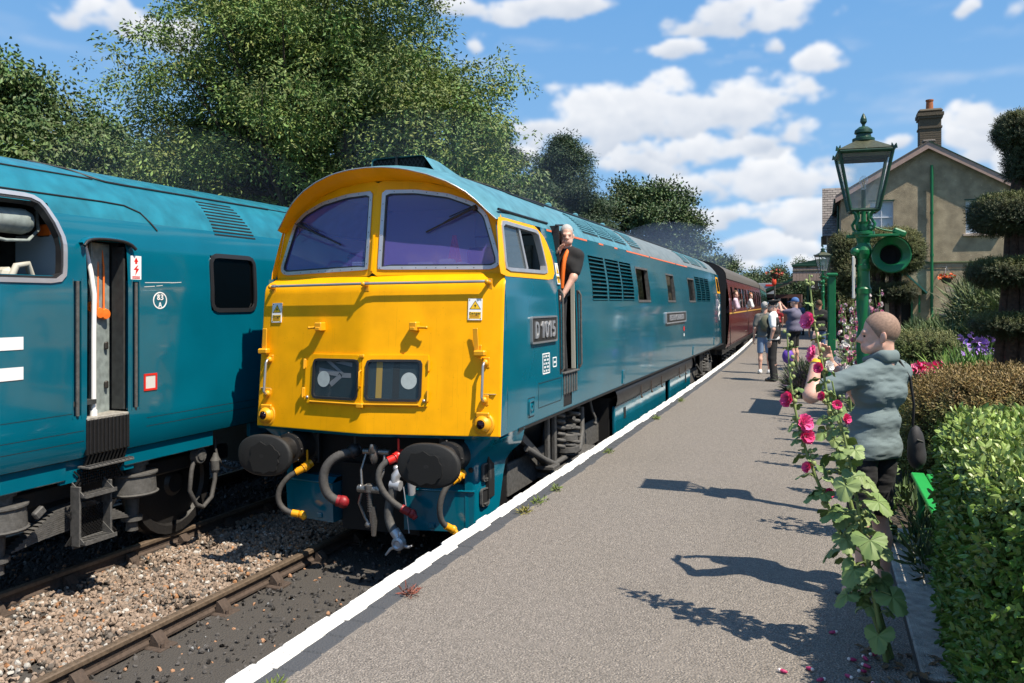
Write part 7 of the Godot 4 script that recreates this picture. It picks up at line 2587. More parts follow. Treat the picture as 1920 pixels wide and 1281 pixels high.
func sdf(prims: Array, cell: float, k: float, cuts := [], wr := 0.0, wf := 14.0) -> G:
	# capsules [a, b, ra, rb] and ellipsoids [centre, radii, basis] joined smoothly and meshed by surface nets
	var lo := Vector3.ONE * 1e6
	var hi := Vector3.ONE * -1e6
	var boxes := []
	for p in prims:
		var b: AABB
		if p.size() == 4:
			var m: float = maxf(p[2], p[3])
			b = AABB(p[0], Vector3.ZERO).expand(p[1]).grow(m + k + cell * 2)
		else:
			b = AABB(p[0], Vector3.ZERO).grow(maxf(p[1].x, maxf(p[1].y, p[1].z)) + k + cell * 2)
		boxes.append(b)
		lo = lo.min(b.position); hi = hi.max(b.end)
	var nx := int((hi.x - lo.x) / cell) + 2
	var ny := int((hi.y - lo.y) / cell) + 2
	var nz := int((hi.z - lo.z) / cell) + 2
	var val := PackedFloat32Array()
	val.resize(nx * ny * nz)
	val.fill(1.0)
	for n in prims.size():
		var p: Array = prims[n]
		var b: AABB = boxes[n]
		var i0 := ((b.position - lo) / cell).max(Vector3.ZERO)
		var i1 := ((b.end - lo) / cell)
		var cap := p.size() == 4
		var a: Vector3 = p[0]
		var ba: Vector3
		var l2 := 1.0
		var inv := Basis()
		var rad := Vector3.ONE
		var ra := 0.0
		var rb := 0.0
		if cap:
			ba = p[1] - a; l2 = maxf(ba.length_squared(), 1e-9); ra = p[2]; rb = p[3]
		else:
			rad = p[1]; inv = p[2].inverse()
		var mr := minf(rad.x, minf(rad.y, rad.z))
		for y in range(int(i0.y), mini(int(i1.y) + 1, ny)):
			for z in range(int(i0.z), mini(int(i1.z) + 1, nz)):
				var row := (y * nz + z) * nx
				var q := lo + Vector3(0, y, z) * cell
				for x in range(int(i0.x), mini(int(i1.x) + 1, nx)):
					q.x = lo.x + x * cell
					var d: float
					if cap:
						var t := clampf((q - a).dot(ba) / l2, 0.0, 1.0)
						d = q.distance_to(a + ba * t) - lerpf(ra, rb, t)
					else:
						var e := inv * (q - a)
						var k0 := (e / rad).length()
						d = k0 * (k0 - 1.0) / maxf((e / (rad * rad)).length(), 1e-6) if k0 > 1e-4 else -mr
					var v := val[row + x]
					var h := clampf(0.5 + 0.5 * (v - d) / k, 0.0, 1.0)
					val[row + x] = lerpf(v, d, h) - k * h * (1.0 - h)
	if wr > 0.0 or not cuts.is_empty():
		var f := FastNoiseLite.new()
		f.seed = 3
		f.frequency = 1.0
		f.fractal_octaves = 2
		for i in val.size():
			if absf(val[i]) > 0.08 and val[i] > 0: continue
			var q := lo + Vector3(i % nx, i / (nx * nz), (i / nx) % nz) * cell
			var v := val[i]
			if wr > 0.0: v += wr * f.get_noise_3d(q.x * wf * 0.6 + q.y * wf * 0.5, q.y * wf * 1.5, q.z * wf * 0.6)
			for c in cuts: v = maxf(v, (q - c[0]).dot(c[1]))
			val[i] = v
	var idx := PackedInt32Array()
	idx.resize(val.size())
	idx.fill(-1)
	var vs := PackedVector3Array()
	var ns := PackedVector3Array()
	var sx := 1
	var sz := nx
	var sy := nx * nz
	var far := cell * 1.8
	for y in ny - 1:
		for z in nz - 1:
			var row := (y * nz + z) * nx
			for x in nx - 1:
				var i := row + x
				var v0 := val[i]
				if v0 > far or v0 < -far: continue
				var c := [v0, val[i + 1], val[i + sz], val[i + sz + 1], val[i + sy], val[i + sy + 1], val[i + sy + sz], val[i + sy + sz + 1]]
				var m := 0
				for j in 8:
					if c[j] < 0: m |= 1 << j
				if m == 0 or m == 255: continue
				var s := Vector3.ZERO
				var w := 0
				for e in [[0, 1], [2, 3], [4, 5], [6, 7], [0, 2], [1, 3], [4, 6], [5, 7], [0, 4], [1, 5], [2, 6], [3, 7]]:
					var u: float = c[e[0]]
					var t: float = c[e[1]]
					if (u < 0) != (t < 0):
						var p0 := Vector3(e[0] & 1, (e[0] >> 2) & 1, (e[0] >> 1) & 1)
						var p1 := Vector3(e[1] & 1, (e[1] >> 2) & 1, (e[1] >> 1) & 1)
						s += p0.lerp(p1, u / (u - t)); w += 1
				idx[i] = vs.size()
				vs.append(lo + (Vector3(x, y, z) + s / w) * cell)
				ns.append(Vector3(c[1] + c[3] + c[5] + c[7] - c[0] - c[2] - c[4] - c[6], c[4] + c[5] + c[6] + c[7] - c[0] - c[1] - c[2] - c[3], c[2] + c[3] + c[6] + c[7] - c[0] - c[1] - c[4] - c[5]).normalized())
	var g := G.new()
	for y in range(1, ny - 1):
		for z in range(1, nz - 1):
			var row := (y * nz + z) * nx
			for x in range(1, nx - 1):
				var i := row + x
				if idx[i] < 0 and val[i] > far: continue
				var neg := val[i] < 0
				for st in [[sx, sy, sz], [sy, sz, sx], [sz, sx, sy]]:
					if (val[i + st[0]] < 0) == neg: continue
					var a := idx[i]
					var b := idx[i - st[1]]
					var c := idx[i - st[1] - st[2]]
					var d := idx[i - st[2]]
					if a < 0 or b < 0 or c < 0 or d < 0: continue
					if not neg:
						var q := b; b = d; d = q
					g.quadn(vs[a], vs[b], vs[c], vs[d], ns[a], ns[b], ns[c], ns[d])
	return g

func hand_prims(w: Vector3, fwd: Vector3, palm: Vector3, thumb: Vector3, curl: float) -> Array:
	# wrist, direction of the fingers, palm normal, side of the thumb: a palm, four fingers of two bends, a thumb
	var r := []
	var c := w + fwd * 0.045
	r.append([w, c, 0.026, 0.030])
	for i in 4:
		var o := (1.5 - i) * 0.0195
		r.append([w + fwd * 0.02 + thumb * o * 0.6, w + fwd * 0.088 + thumb * o, 0.017, 0.0125])
		var p0 := w + fwd * 0.088 + thumb * o
		var ln: float = [0.040, 0.045, 0.042, 0.033][i]
		var d1 := (fwd * cos(curl * 0.7) + palm * sin(curl * 0.7)).normalized()
		var d2 := (fwd * cos(curl * 1.7) + palm * sin(curl * 1.7)).normalized()
		r.append([p0, p0 + d1 * ln, 0.0098, 0.009])
		r.append([p0 + d1 * ln, p0 + d1 * ln + d2 * ln * 0.9, 0.009, 0.0075])
	var t0 := w + fwd * 0.025 + thumb * 0.025
	var t1 := t0 + (fwd * 0.7 + thumb * 0.75 + palm * 0.35).normalized() * 0.042
	r.append([t0, t1, 0.0135, 0.011])
	r.append([t1, t1 + (fwd * 0.85 + thumb * 0.25 + palm * 0.5).normalized() * 0.034, 0.011, 0.0085])
	return r

func head_prims() -> Array:
	# facing -z, origin at the base of the neck (y 1.50 on a 1.75 m figure)
	var b := Basis()
	return [[Vector3(0, 0.165, 0.012), Vector3(0.077, 0.098, 0.097), b], [Vector3(0, 0.10, -0.028), Vector3(0.062, 0.078, 0.068), b], [Vector3(-0.028, 0.055, -0.062), Vector3(0.028, 0.055, -0.062), 0.030, 0.030], [Vector3(0, 0.048, -0.078), Vector3(0, 0.055, -0.074), 0.022, 0.022],
		[Vector3(-0.045, 0.075, -0.005), Vector3(-0.03, 0.055, -0.05), 0.03, 0.03], [Vector3(0.045, 0.075, -0.005), Vector3(0.03, 0.055, -0.05), 0.03, 0.03],
		[Vector3(0, 0.142, -0.088), Vector3(0, 0.105, -0.112), 0.010, 0.0145], [Vector3(-0.012, 0.10, -0.098), Vector3(0.012, 0.10, -0.098), 0.010, 0.010], [Vector3(-0.034, 0.150, -0.080), Vector3(0.034, 0.150, -0.080), 0.013, 0.013],
		[Vector3(-0.018, 0.072, -0.091), Vector3(0.018, 0.072, -0.091), 0.009, 0.009], [Vector3(-0.016, 0.062, -0.089), Vector3(0.016, 0.062, -0.089), 0.009, 0.009],
		[Vector3(0, -0.03, 0.014), Vector3(0, 0.10, 0.014), 0.064, 0.060]]

func ear_prims(s: float) -> Array:
	return [[Vector3(s * 0.078, 0.118, 0.014), Vector3(0.009, 0.029, 0.018), Basis(Vector3.UP, s * 0.4)], [Vector3(s * 0.084, 0.128, 0.020), Vector3(0.006, 0.024, 0.012), Basis(Vector3.UP, s * 0.5)], [Vector3(s * 0.074, 0.094, 0.006), Vector3(0.008, 0.010, 0.009), Basis()]]

func person(label: String, at: Vector3, yaw: float, d: Dictionary) -> Node3D:
	var o := thing("person", label, "person", at, d.get("group", ""), yaw)
	var sc: float = d.get("h", 1.75) / 1.75
	var cell: float = d.get("cell", 0.03)
	var skin: Material = d.get("skin", M.skin)
	var lean: Vector3 = d.get("lean", Vector3.ZERO)     # shift of the shoulders
	var fat: float = d.get("fat", 1.0)
	var J := {"hl": Vector3(-0.09, 0.92, 0), "hr": Vector3(0.09, 0.92, 0), "kl": Vector3(-0.10, 0.50, -0.02), "kr": Vector3(0.10, 0.50, -0.02), "al": Vector3(-0.11, 0.08, 0.02), "ar": Vector3(0.11, 0.08, 0.02),
		"sl": Vector3(-0.175, 1.41, 0.0) + lean, "sr": Vector3(0.175, 1.41, 0.0) + lean, "el": Vector3(-0.24, 1.12, 0.02) + lean * 0.8, "er": Vector3(0.24, 1.12, 0.02) + lean * 0.8, "wl": Vector3(-0.25, 0.87, -0.06) + lean * 0.5, "wr": Vector3(0.25, 0.87, -0.06) + lean * 0.5}
	for k in d.get("joints", {}): J[k] = d.joints[k]
	var fine: bool = d.get("fine", false)
	var bare: bool = d.get("shorts", false)
	# skin: arms, legs, hands, head: one body
	var pr := []
	for q in ["l", "r"]:
		pr.append([J["s" + q], J["e" + q], 0.050, 0.043]); pr.append([J["e" + q], J["w" + q], 0.045, 0.031])
		pr.append([J["h" + q], J["k" + q], 0.075, 0.052]); pr.append([J["k" + q], J["k" + q].lerp(J["a" + q], 0.35) + Vector3(0, 0, 0.015), 0.050, 0.052]); pr.append([J["k" + q].lerp(J["a" + q], 0.35) + Vector3(0, 0, 0.015), J["a" + q], 0.052, 0.034])
		pr.append([J["a" + q], J["a" + q] + Vector3(0, -0.045, -0.13), 0.036, 0.026])
	var nb := Vector3(0, 1.49, 0) + lean
	pr.append([Vector3(0, 1.2, 0) + lean * 0.7, nb, 0.06, 0.058]); pr.append([J.sl, J.sr, 0.05, 0.05]); pr.append([J.hl, J.hr, 0.06, 0.06]); pr.append([Vector3(0, 0.95, 0), Vector3(0, 1.25, 0) + lean * 0.8, 0.06, 0.06])
	pr.append([nb - Vector3(0, 0.03, 0), nb + Vector3(0, 0.06, 0), 0.056, 0.054])
	var body := sdf(pr, maxf(cell, 0.014), 0.03)
	var hx := Transform3D(Basis(Vector3.UP, d.get("look", 0.0)) * Basis(Vector3.RIGHT, d.get("nod", 0.0)), nb + Vector3(0, 0.02, 0)).scaled_local(Vector3.ONE * d.get("headscale", 1.0))
	var hc := 0.0042 if fine else clampf(cell * 0.5, 0.009, 0.02)
	body.add(sdf(head_prims(), hc, 0.016 if fine else 0.02), hx)
	for s in [-1.0, 1.0]: body.add(sdf(ear_prims(s), 0.0032 if fine else 0.008, 0.008), hx)
	for q in ["l", "r"]:
		var s := -1.0 if q == "l" else 1.0
		var fw: Vector3 = d.get("hand_" + q, [])[0] if d.has("hand_" + q) else (J["w" + q] - J["e" + q]).normalized()
		var pa: Vector3 = d["hand_" + q][1] if d.has("hand_" + q) else Vector3(-s, 0, 0)
		var tm: Vector3 = d["hand_" + q][2] if d.has("hand_" + q) else Vector3(0, 0, -1)
		body.add(sdf(hand_prims(J["w" + q], fw.normalized(), pa.normalized(), tm.normalized(), d["hand_" + q][3] if d.has("hand_" + q) else 0.4), 0.0034 if fine else 0.008, 0.008))
	part(o, "body", body, skin)
	# eyes
	if cell < 0.03:
		var e := G.new()
		for s in [-1.0, 1.0]: e.ball(hx * Vector3(s * 0.031, 0.128, -0.079), Vector3(0.013, 0.008, 0.010), 8)
		part(o, "eyes", e, M.ink)
	# shirt
	var t := lean * 0.75
	var tp := [[Vector3(-0.085, 1.30, 0.0) + lean * 0.9, Vector3(0.085, 1.30, 0.0) + lean * 0.9, 0.115 * fat, 0.115 * fat], [Vector3(-0.135, 1.405, 0.005) + lean, Vector3(0.135, 1.405, 0.005) + lean, 0.066, 0.066], [Vector3(-0.065, 1.10, -0.01 * fat) + t * 0.5, Vector3(0.065, 1.10, -0.01 * fat) + t * 0.5, 0.118 * fat, 0.118 * fat], [Vector3(-0.075, 0.93, 0.0), Vector3(0.075, 0.93, 0.0), 0.128 * fat, 0.128 * fat], [nb - Vector3(0, 0.08, 0), nb - Vector3(0, 0.01, 0), 0.075, 0.066]]
	for s in [-1.0, 1.0]: tp.append([nb + Vector3(s * 0.03, -0.015, 0.012), Vector3(s * 0.13, 1.425, 0.012) + lean, 0.052, 0.058])
	if fat > 1.2: tp.append([Vector3(0, 1.08, -0.12), Vector3(0.12, 0.13, 0.12), Basis()])
	for q in ["l", "r"]:
		var sl: float = d.get("sleeve", 0.72)
		tp.append([J["s" + q], J["s" + q].lerp(J["e" + q], minf(sl, 1.0)), 0.064, 0.068])
		if sl > 1.0: tp.append([J["e" + q], J["e" + q].lerp(J["w" + q], sl - 1.0), 0.055, 0.042])
	var hem: float = d.get("hem", 0.90)
	part(o, "shirt", sdf(tp, cell, 0.045, [[Vector3(0, hem, 0), Vector3.DOWN], [nb + Vector3(0, 0.022, 0), Vector3(0, 1, -0.35).normalized()]], 0.007 if cell < 0.02 else 0.0, 12.0), d.shirt)
	# trousers or shorts
	var lp := [[J.hl + Vector3(0.03, 0.04, 0), J.hr + Vector3(-0.03, 0.04, 0), 0.106 * fat, 0.106 * fat]]
	for q in ["l", "r"]:
		lp.append([J["h" + q], J["k" + q], 0.090, 0.076 if bare else 0.074])
		if not bare: lp.append([J["k" + q], J["a" + q] + Vector3(0, -0.03, 0.008), 0.072, 0.064])
	part(o, "shorts" if bare else "trousers", sdf(lp, cell, 0.03, [[Vector3(0, 1.0, 0), Vector3.UP]] + ([[Vector3(0, 0.50, 0), Vector3.DOWN]] if bare else []), 0.008 if cell < 0.02 else 0.0, 11.0), d.legs)
	for q in ["l", "r"]:
		var a: Vector3 = J["a" + q]
		if d.get("sandals", false):
			var g := G.new()
			g.box(a + Vector3(0, -0.07, -0.05), Vector3(0.09, 0.022, 0.27), Basis(), 0.010)
			g.tube([a + Vector3(-0.045, -0.06, -0.07), a + Vector3(0, -0.012, -0.09), a + Vector3(0.045, -0.06, -0.07)], [0.012], 6)
			part(o, "sandal", g, M.plate_black)
		else:
			part(o, "shoe", sdf([[a + Vector3(0, -0.035, 0.03), a + Vector3(0, -0.05, -0.14), 0.048, 0.038], [a, a + Vector3(0, -0.02, -0.02), 0.045, 0.045]], maxf(cell * 0.7, 0.012), 0.02, [[Vector3(0, 0.002, 0), Vector3.DOWN]]), d.get("shoes", M.plate_black))
	# hair, caps
	var style: String = d.get("hair", "short")
	if style == "cap" or style == "peaked":
		var g := G.new()
		if style == "cap":
			g.add(sdf([[Vector3(0, 0.175, 0.012), Vector3(0.086, 0.098, 0.104), Basis()]], hc * 1.5, 0.01, [[Vector3(0, 0.150, 0), Vector3(0, -1, -0.1).normalized()]]), hx)
			g.prism(oval(0.072, 0.08, 14), hx * Vector3(0, 0.155, -0.115), hx.basis.x, (hx.basis * Vector3(0, -0.25, -1)).normalized(), hx.basis * Vector3(0, 0.008, 0))
			part(o, "cap", g, d.hairmat)
		else:
			g.lathe(hx * Vector3(0, 0.145, 0.012), [[0.092, 0.0], [0.096, 0.05], [0.128, 0.085], [0.118, 0.105], [0.0, 0.115]], 20, hx.basis * Basis(Vector3.RIGHT, -0.10))
			g.prism(oval(0.075, 0.07, 14), hx * Vector3(0, 0.148, -0.10), hx.basis.x, (hx.basis * Vector3(0, -0.5, -1)).normalized(), hx.basis * Vector3(0, 0.007, 0))
			part(o, "peaked_cap", g, d.hairmat)
			g = G.new(); g.box(hx * Vector3(0, 0.195, -0.105), Vector3(0.09, 0.05, 0.02), hx.basis * Basis(Vector3.RIGHT, 0.3), 0.008)
			part(o, "white_cap_front", g, M.white)
			var hg := sdf([[Vector3(0, 0.150, 0.020), Vector3(0.080, 0.098, 0.094), Basis()]], hc, 0.01, [[Vector3(0, 0.10, 0.0), Vector3(0, -0.5, -1).normalized()]])
			g = G.new(); g.add(hg, hx); part(o, "hair", g, M.hair_grey)
	elif style != "bald":
		var thick := 0.0025 if style == "buzz" else 0.009
		var hg := sdf([[Vector3(0, 0.167, 0.014), Vector3(0.077 + thick, 0.098 + thick, 0.097 + thick), Basis()]] + ([[Vector3(0, 0.08, 0.05), Vector3(0.075, 0.12, 0.06), Basis()]] if style == "long" else []), hc, 0.012, [[Vector3(0, 0.155, -0.035), Vector3(0, -0.62, -1.0).normalized()], [Vector3(0, 0.10 if style != "long" else -0.05, 0), Vector3.DOWN]], 0.0 if style == "buzz" else 0.004, 60.0)
		var g := G.new()
		g.add(hg, hx)
		part(o, "hair", g, d.get("hairmat", M.hair_brown))
	o.scale = Vector3.ONE * sc
	return o

func people() -> void:
	mat("shirt_teal", Color(0.175, 0.230, 0.240), 0.9, 0, "cloth", 7.0, "n_lump", 0.15)
	mat("cloth_black", Color(0.017, 0.017, 0.019), 0.9, 0, "soft", 2.0)
	mat("cloth_grey", Color(0.16, 0.16, 0.15), 0.9, 0, "soft", 2.0)
	mat("cloth_mauve", Color(0.13, 0.125, 0.19), 0.9, 0, "soft", 2.0)
	mat("denim", Color(0.10, 0.16, 0.30), 0.9, 0, "cloth", 4.0)
	mat("denim_pale", Color(0.22, 0.32, 0.50), 0.9, 0, "cloth", 4.0)
	mat("shirt_pink", Color(0.66, 0.52, 0.62), 0.9, 0, "soft", 2.0)
	mat("hair_brown", Color(0.13, 0.075, 0.04), 0.8, 0, "mottle", 8.0)
	mat("hair_buzz", Color(0.33, 0.21, 0.155), 0.75, 0, "mottle", 5.0)
	mat("hair_grey", Color(0.42, 0.41, 0.40), 0.8, 0, "mottle", 8.0)
	mat("hair_ginger", Color(0.36, 0.13, 0.04), 0.8, 0, "mottle", 8.0)
	mat("cap_blue", Color(0.06, 0.14, 0.34), 0.9)
	mat("khaki", Color(0.12, 0.12, 0.08), 0.9)
	mat("purple", Color(0.13, 0.05, 0.38), 0.6)
	# the photographer in the foreground, phone held up in both hands
	var k := 1.75 / 1.66
	var ph := person("young man with shaved head and grey-green shirt, holding up a phone beside the hollyhocks", Vector3(0.29, 0.0, -5.30), PI / 2 - 0.72, {"h": 1.67, "cell": 0.0105, "fine": true, "fat": 0.96, "headscale": 1.07, "shorts": true, "sandals": true, "shirt": M.shirt_teal, "legs": M.cloth_black, "hair": "buzz", "hairmat": M.hair_buzz, "nod": -0.04, "look": 0.72, "lean": Vector3(0.04, -0.02, 0.02), "hem": 0.87, "sleeve": 0.64,
		"joints": {"sl": Vector3(-0.175, 1.385, 0.02), "sr": Vector3(0.215, 1.395, 0.03), "el": Vector3(-0.425, 1.265, -0.11), "wl": Vector3(-0.315, 1.495, -0.16), "er": Vector3(0.12, 1.21, -0.20), "wr": Vector3(-0.08, 1.445, -0.27), "kl": Vector3(-0.12, 0.50, 0.0), "kr": Vector3(0.09, 0.50, -0.03), "al": Vector3(-0.13, 0.08, 0.03), "ar": Vector3(0.10, 0.08, 0.0)},
		"hand_l": [Vector3(0.12, 0.95, -0.15), Vector3(0.80, 0.0, -0.55), Vector3(0.3, 0.2, -0.9), 0.45], "hand_r": [Vector3(-0.45, 0.80, 0.05), Vector3(-0.5, -0.1, 0.7), Vector3(-0.7, 0.2, -0.5), 0.6]})
	var g := G.new()   # collar and wristband
	g.add(sdf([[Vector3(-0.01, 1.515, 0.085), Vector3(0.085, 1.515, 0.085), 0.026, 0.026], [Vector3(-0.026, 1.512, 0.07), Vector3(-0.03, 1.475, -0.035), 0.024, 0.020], [Vector3(0.104, 1.512, 0.07), Vector3(0.108, 1.475, -0.035), 0.024, 0.020], [Vector3(0.0, 1.49, 0.083), Vector3(0.08, 1.49, 0.083), 0.034, 0.034]], 0.009, 0.02))
	part(ph, "collar", g, M.shirt_teal)
	g = G.new()
	var wl := Vector3(-0.315, 1.495, -0.16)
	var wd := (wl - Vector3(-0.425, 1.265, -0.11)).normalized()
	g.tube([wl - wd * 0.05, wl - wd * 0.028], [0.038, 0.038], 16)
	part(ph, "wristband", g, M.sign_yellow)
	g = G.new()
	g.box(Vector3.ZERO, Vector3(0.15, 0.078, 0.010), Basis(), 0.004)
	var fone := single("mobile_phone", g, M.plate_black, "dark phone held level between the photographer's raised hands", "phone")
	fone.transform = ph.transform * Transform3D(Basis(Vector3.UP, 0.75), Vector3(-0.235, 1.585, -0.245))
	# bag on a long strap
	var bag := thing("shoulder_bag", "black zipped shoulder bag hanging at the photographer's hip above the green bench", "bag", Vector3.ZERO)
	bag.transform = ph.transform
	g = sdf([[Vector3(0.27, 0.93, 0.10), Vector3(0.075, 0.135, 0.05), Basis(Vector3.UP, 0.5) * Basis(Vector3.BACK, 0.22)], [Vector3(0.28, 0.86, 0.10), Vector3(0.07, 0.07, 0.05), Basis(Vector3.UP, 0.5)]], 0.010, 0.03)
	part(bag, "pouch", g, M.bag_black)
	g = G.new()
	g.tube([Vector3(0.20, 0.985, 0.155), Vector3(0.25, 0.97, 0.158), Vector3(0.31, 0.955, 0.125)], [0.005], 5)
	part(bag, "zip", g, M.frame_grey)
	g = G.new()
	g.tube([Vector3(0.24, 1.06, 0.10), Vector3(0.215, 1.2, 0.125), Vector3(0.20, 1.36, 0.11), Vector3(0.14, 1.47, 0.08), Vector3(0.10, 1.47, 0.0)], [0.009], 5)
	part(bag, "strap", g, M.cloth_black)
	# conductor
	var c := person("railway guard in peaked cap, white short-sleeved shirt and black waistcoat by the platform edge", Vector3(-1.0, 0, -18.98), PI / 2 - 0.10, {"h": 1.79, "cell": 0.022, "shirt": M.white, "legs": M.cloth_black, "hair": "peaked", "hairmat": M.cloth_black, "look": 0.35, "joints": {"el": Vector3(-0.23, 1.13, 0.04), "wl": Vector3(-0.22, 0.89, -0.02)}})
	g = sdf([[Vector3(-0.09, 1.30, 0), Vector3(0.09, 1.30, 0), 0.124, 0.124], [Vector3(-0.115, 1.395, 0.0), Vector3(0.115, 1.395, 0.0), 0.072, 0.072], [Vector3(-0.07, 1.1, 0), Vector3(0.07, 1.1, 0), 0.128, 0.128], [Vector3(-0.08, 0.94, 0), Vector3(0.08, 0.94, 0), 0.125, 0.125]], 0.022, 0.03, [[Vector3(0, 0.9, 0), Vector3.DOWN]])
	part(c, "waistcoat", g, M.cloth_black)
	g = G.new(); g.lathe(Vector3(-0.22, 0.915, -0.012), [[0.034, -0.012], [0.036, 0.0], [0.034, 0.012]], 12)
	part(c, "wristwatch", g, M.steel)
	# the others on the platform
	var m2 := person("man in grey T-shirt and pale blue shorts with khaki rucksack, behind the guard", Vector3(-1.30, 0, -20.9), 0.25, {"h": 1.74, "cell": 0.03, "shirt": M.cloth_grey, "legs": M.denim_pale, "shorts": true, "shoes": M.white, "hair": "short", "hairmat": M.hair_grey})
	g = G.new(); g.add(sdf([[Vector3(0, 1.25, 0.15), Vector3(0.14, 0.20, 0.09), Basis()]], 0.03, 0.02))
	part(m2, "rucksack", g, M.khaki)
	g = G.new(); g.tube([Vector3(-0.11, 1.44, 0.08), Vector3(-0.12, 1.46, 0.0), Vector3(-0.12, 1.3, -0.12)], [0.02], 5)
	part(m2, "strap", g, M.khaki)
	var m3 := person("stout man in blue cap, mauve T-shirt and black shorts photographing the train", Vector3(-0.68, 0, -23.6), PI / 2 - 0.4, {"h": 1.86, "cell": 0.028, "fat": 1.35, "shirt": M.cloth_mauve, "legs": M.cloth_black, "shorts": true, "hair": "cap", "hairmat": M.cap_blue, "skin": M.skin, "joints": {"el": Vector3(-0.24, 1.42, -0.24), "wl": Vector3(-0.08, 1.58, -0.36), "er": Vector3(0.24, 1.36, -0.26), "wr": Vector3(0.08, 1.58, -0.38)}})
	g = G.new(); g.box(Vector3.ZERO, Vector3(0.15, 0.08, 0.012), Basis(), 0.004)
	var f2 := single("mobile_phone", g, M.plate_black, "small phone raised by the stout man in the blue cap", "phone")
	f2.transform = m3.transform * Transform3D(Basis(), Vector3(0, 1.70, -0.42))
	person("man in black T-shirt and jeans seen from behind, beside the green sign posts", Vector3(-0.06, 0, -25.2), 0.15, {"h": 1.80, "cell": 0.03, "shirt": M.cloth_black, "legs": M.denim, "hair": "buzz", "hairmat": M.hair_brown, "skin": M.skin_tan})
	person("bald-headed visitor in white shirt walking at the house porch", Vector3(2.70, -0.05, -36.2), -0.9, {"h": 1.66, "cell": 0.035, "shirt": M.white, "legs": M.cloth_grey, "hair": "short", "hairmat": M.hair_grey})
	person("ginger-haired visitor half hidden by plants in front of the brick garden wall", Vector3(4.78, -0.1, -32.2), 2.2, {"h": 1.62, "cell": 0.035, "shirt": M.cloth_grey, "legs": M.denim, "hair": "long", "hairmat": M.hair_ginger})
	var fars := [["far man in red top in the crowd under the canopy", -1.75, 36.0, M.dark_red, 0.2], ["far figure in dark coat facing the green coach", -1.1, 38.5, M.cloth_black, 1.2], ["far man in white shirt near the grey panel", -2.1, 42.0, M.white, 0.6], ["far woman in blue top under the canopy edge", -1.0, 46.0, M.denim, 2.6], ["far visitor in grey beside the canopy post", -0.2, 48.0, M.cloth_grey, 1.9]]
	for q in fars:
		person(q[0], Vector3(q[1], 0, -q[2]), q[4], {"h": 1.72, "cell": 0.045, "shirt": q[3], "legs": M.cloth_black, "group": "visitors far down the platform"})
	# the driver at the open cab door
	var dr := person("white-haired driver in black with orange braces leaning out of the cab door", Vector3(TRACK_A + 1.13, RAIL_Y + 1.67, -9.08), 0.0, {"h": 1.70, "cell": 0.02, "shirt": M.cloth_black, "legs": M.cloth_black, "hair": "buzz", "hairmat": M.hair_white, "look": 0.55, "nod": -0.12, "lean": Vector3(-0.20, -0.02, -0.03), "joints": {"sl": Vector3(-0.33, 1.38, 0.04), "sr": Vector3(-0.03, 1.40, -0.06), "el": Vector3(-0.33, 1.12, -0.10), "wl": Vector3(-0.27, 0.93, -0.22), "er": Vector3(-0.02, 1.15, -0.16), "wr": Vector3(-0.16, 1.38, -0.19)}})
	dr.rotation.y = PI * 0.93
	g = G.new()
	for q in [[-0.22, 0.10], [-0.08, -0.02]]:
		g.tube([Vector3(q[0] + 0.03, 1.0, -0.135), Vector3(q[0] + 0.0, 1.2, -0.155), Vector3(q[0] - 0.02, 1.36, -0.14), Vector3(q[0] - 0.02, 1.45, -0.06)], [0.028], 6)
	part(dr, "orange_braces", g, M.orange)
	# passengers leaning out of the maroon coach
	for q in [["boy in pale pink shirt leaning far out of the first window of the maroon coach", 27.35, M.shirt_pink, "short", M.hair_brown], ["passenger in white leaning on a window ledge halfway along the maroon coach", 34.2, M.white, "short", M.hair_ginger]]:
		var x := bend(TRACK_A, q[1]) + 1.36
		var p := person(q[0], Vector3(x - 0.20, RAIL_Y + 1.28, -q[1]), -PI * 0.5, {"h": 1.62, "cell": 0.028, "shirt": q[2], "legs": M.cloth_grey, "hair": q[3], "hairmat": q[4], "sleeve": 1.5, "lean": Vector3(0.10, -0.06, -0.34), "look": -1.0, "group": "passengers leaning out of the coach", "joints": {"el": Vector3(-0.2, 1.12, -0.40), "wl": Vector3(-0.08, 1.04, -0.30), "er": Vector3(0.26, 1.12, -0.40), "wr": Vector3(0.18, 1.04, -0.28)}})
	g = G.new(); g.add(sdf([[Vector3(0, -0.02, 0), Vector3(0.13, 0.17, 0.12), Basis()]], 0.02, 0.02)); g.cyl(Vector3(0, 0.13, 0), Vector3(0, 0.45, -0.05), 0.01, 0.01, 5)
	single("purple_bag", g, M.purple, "bright purple bag hanging low just right of the guard's legs", "bag", Vector3(-0.72, 0.52, -19.9))

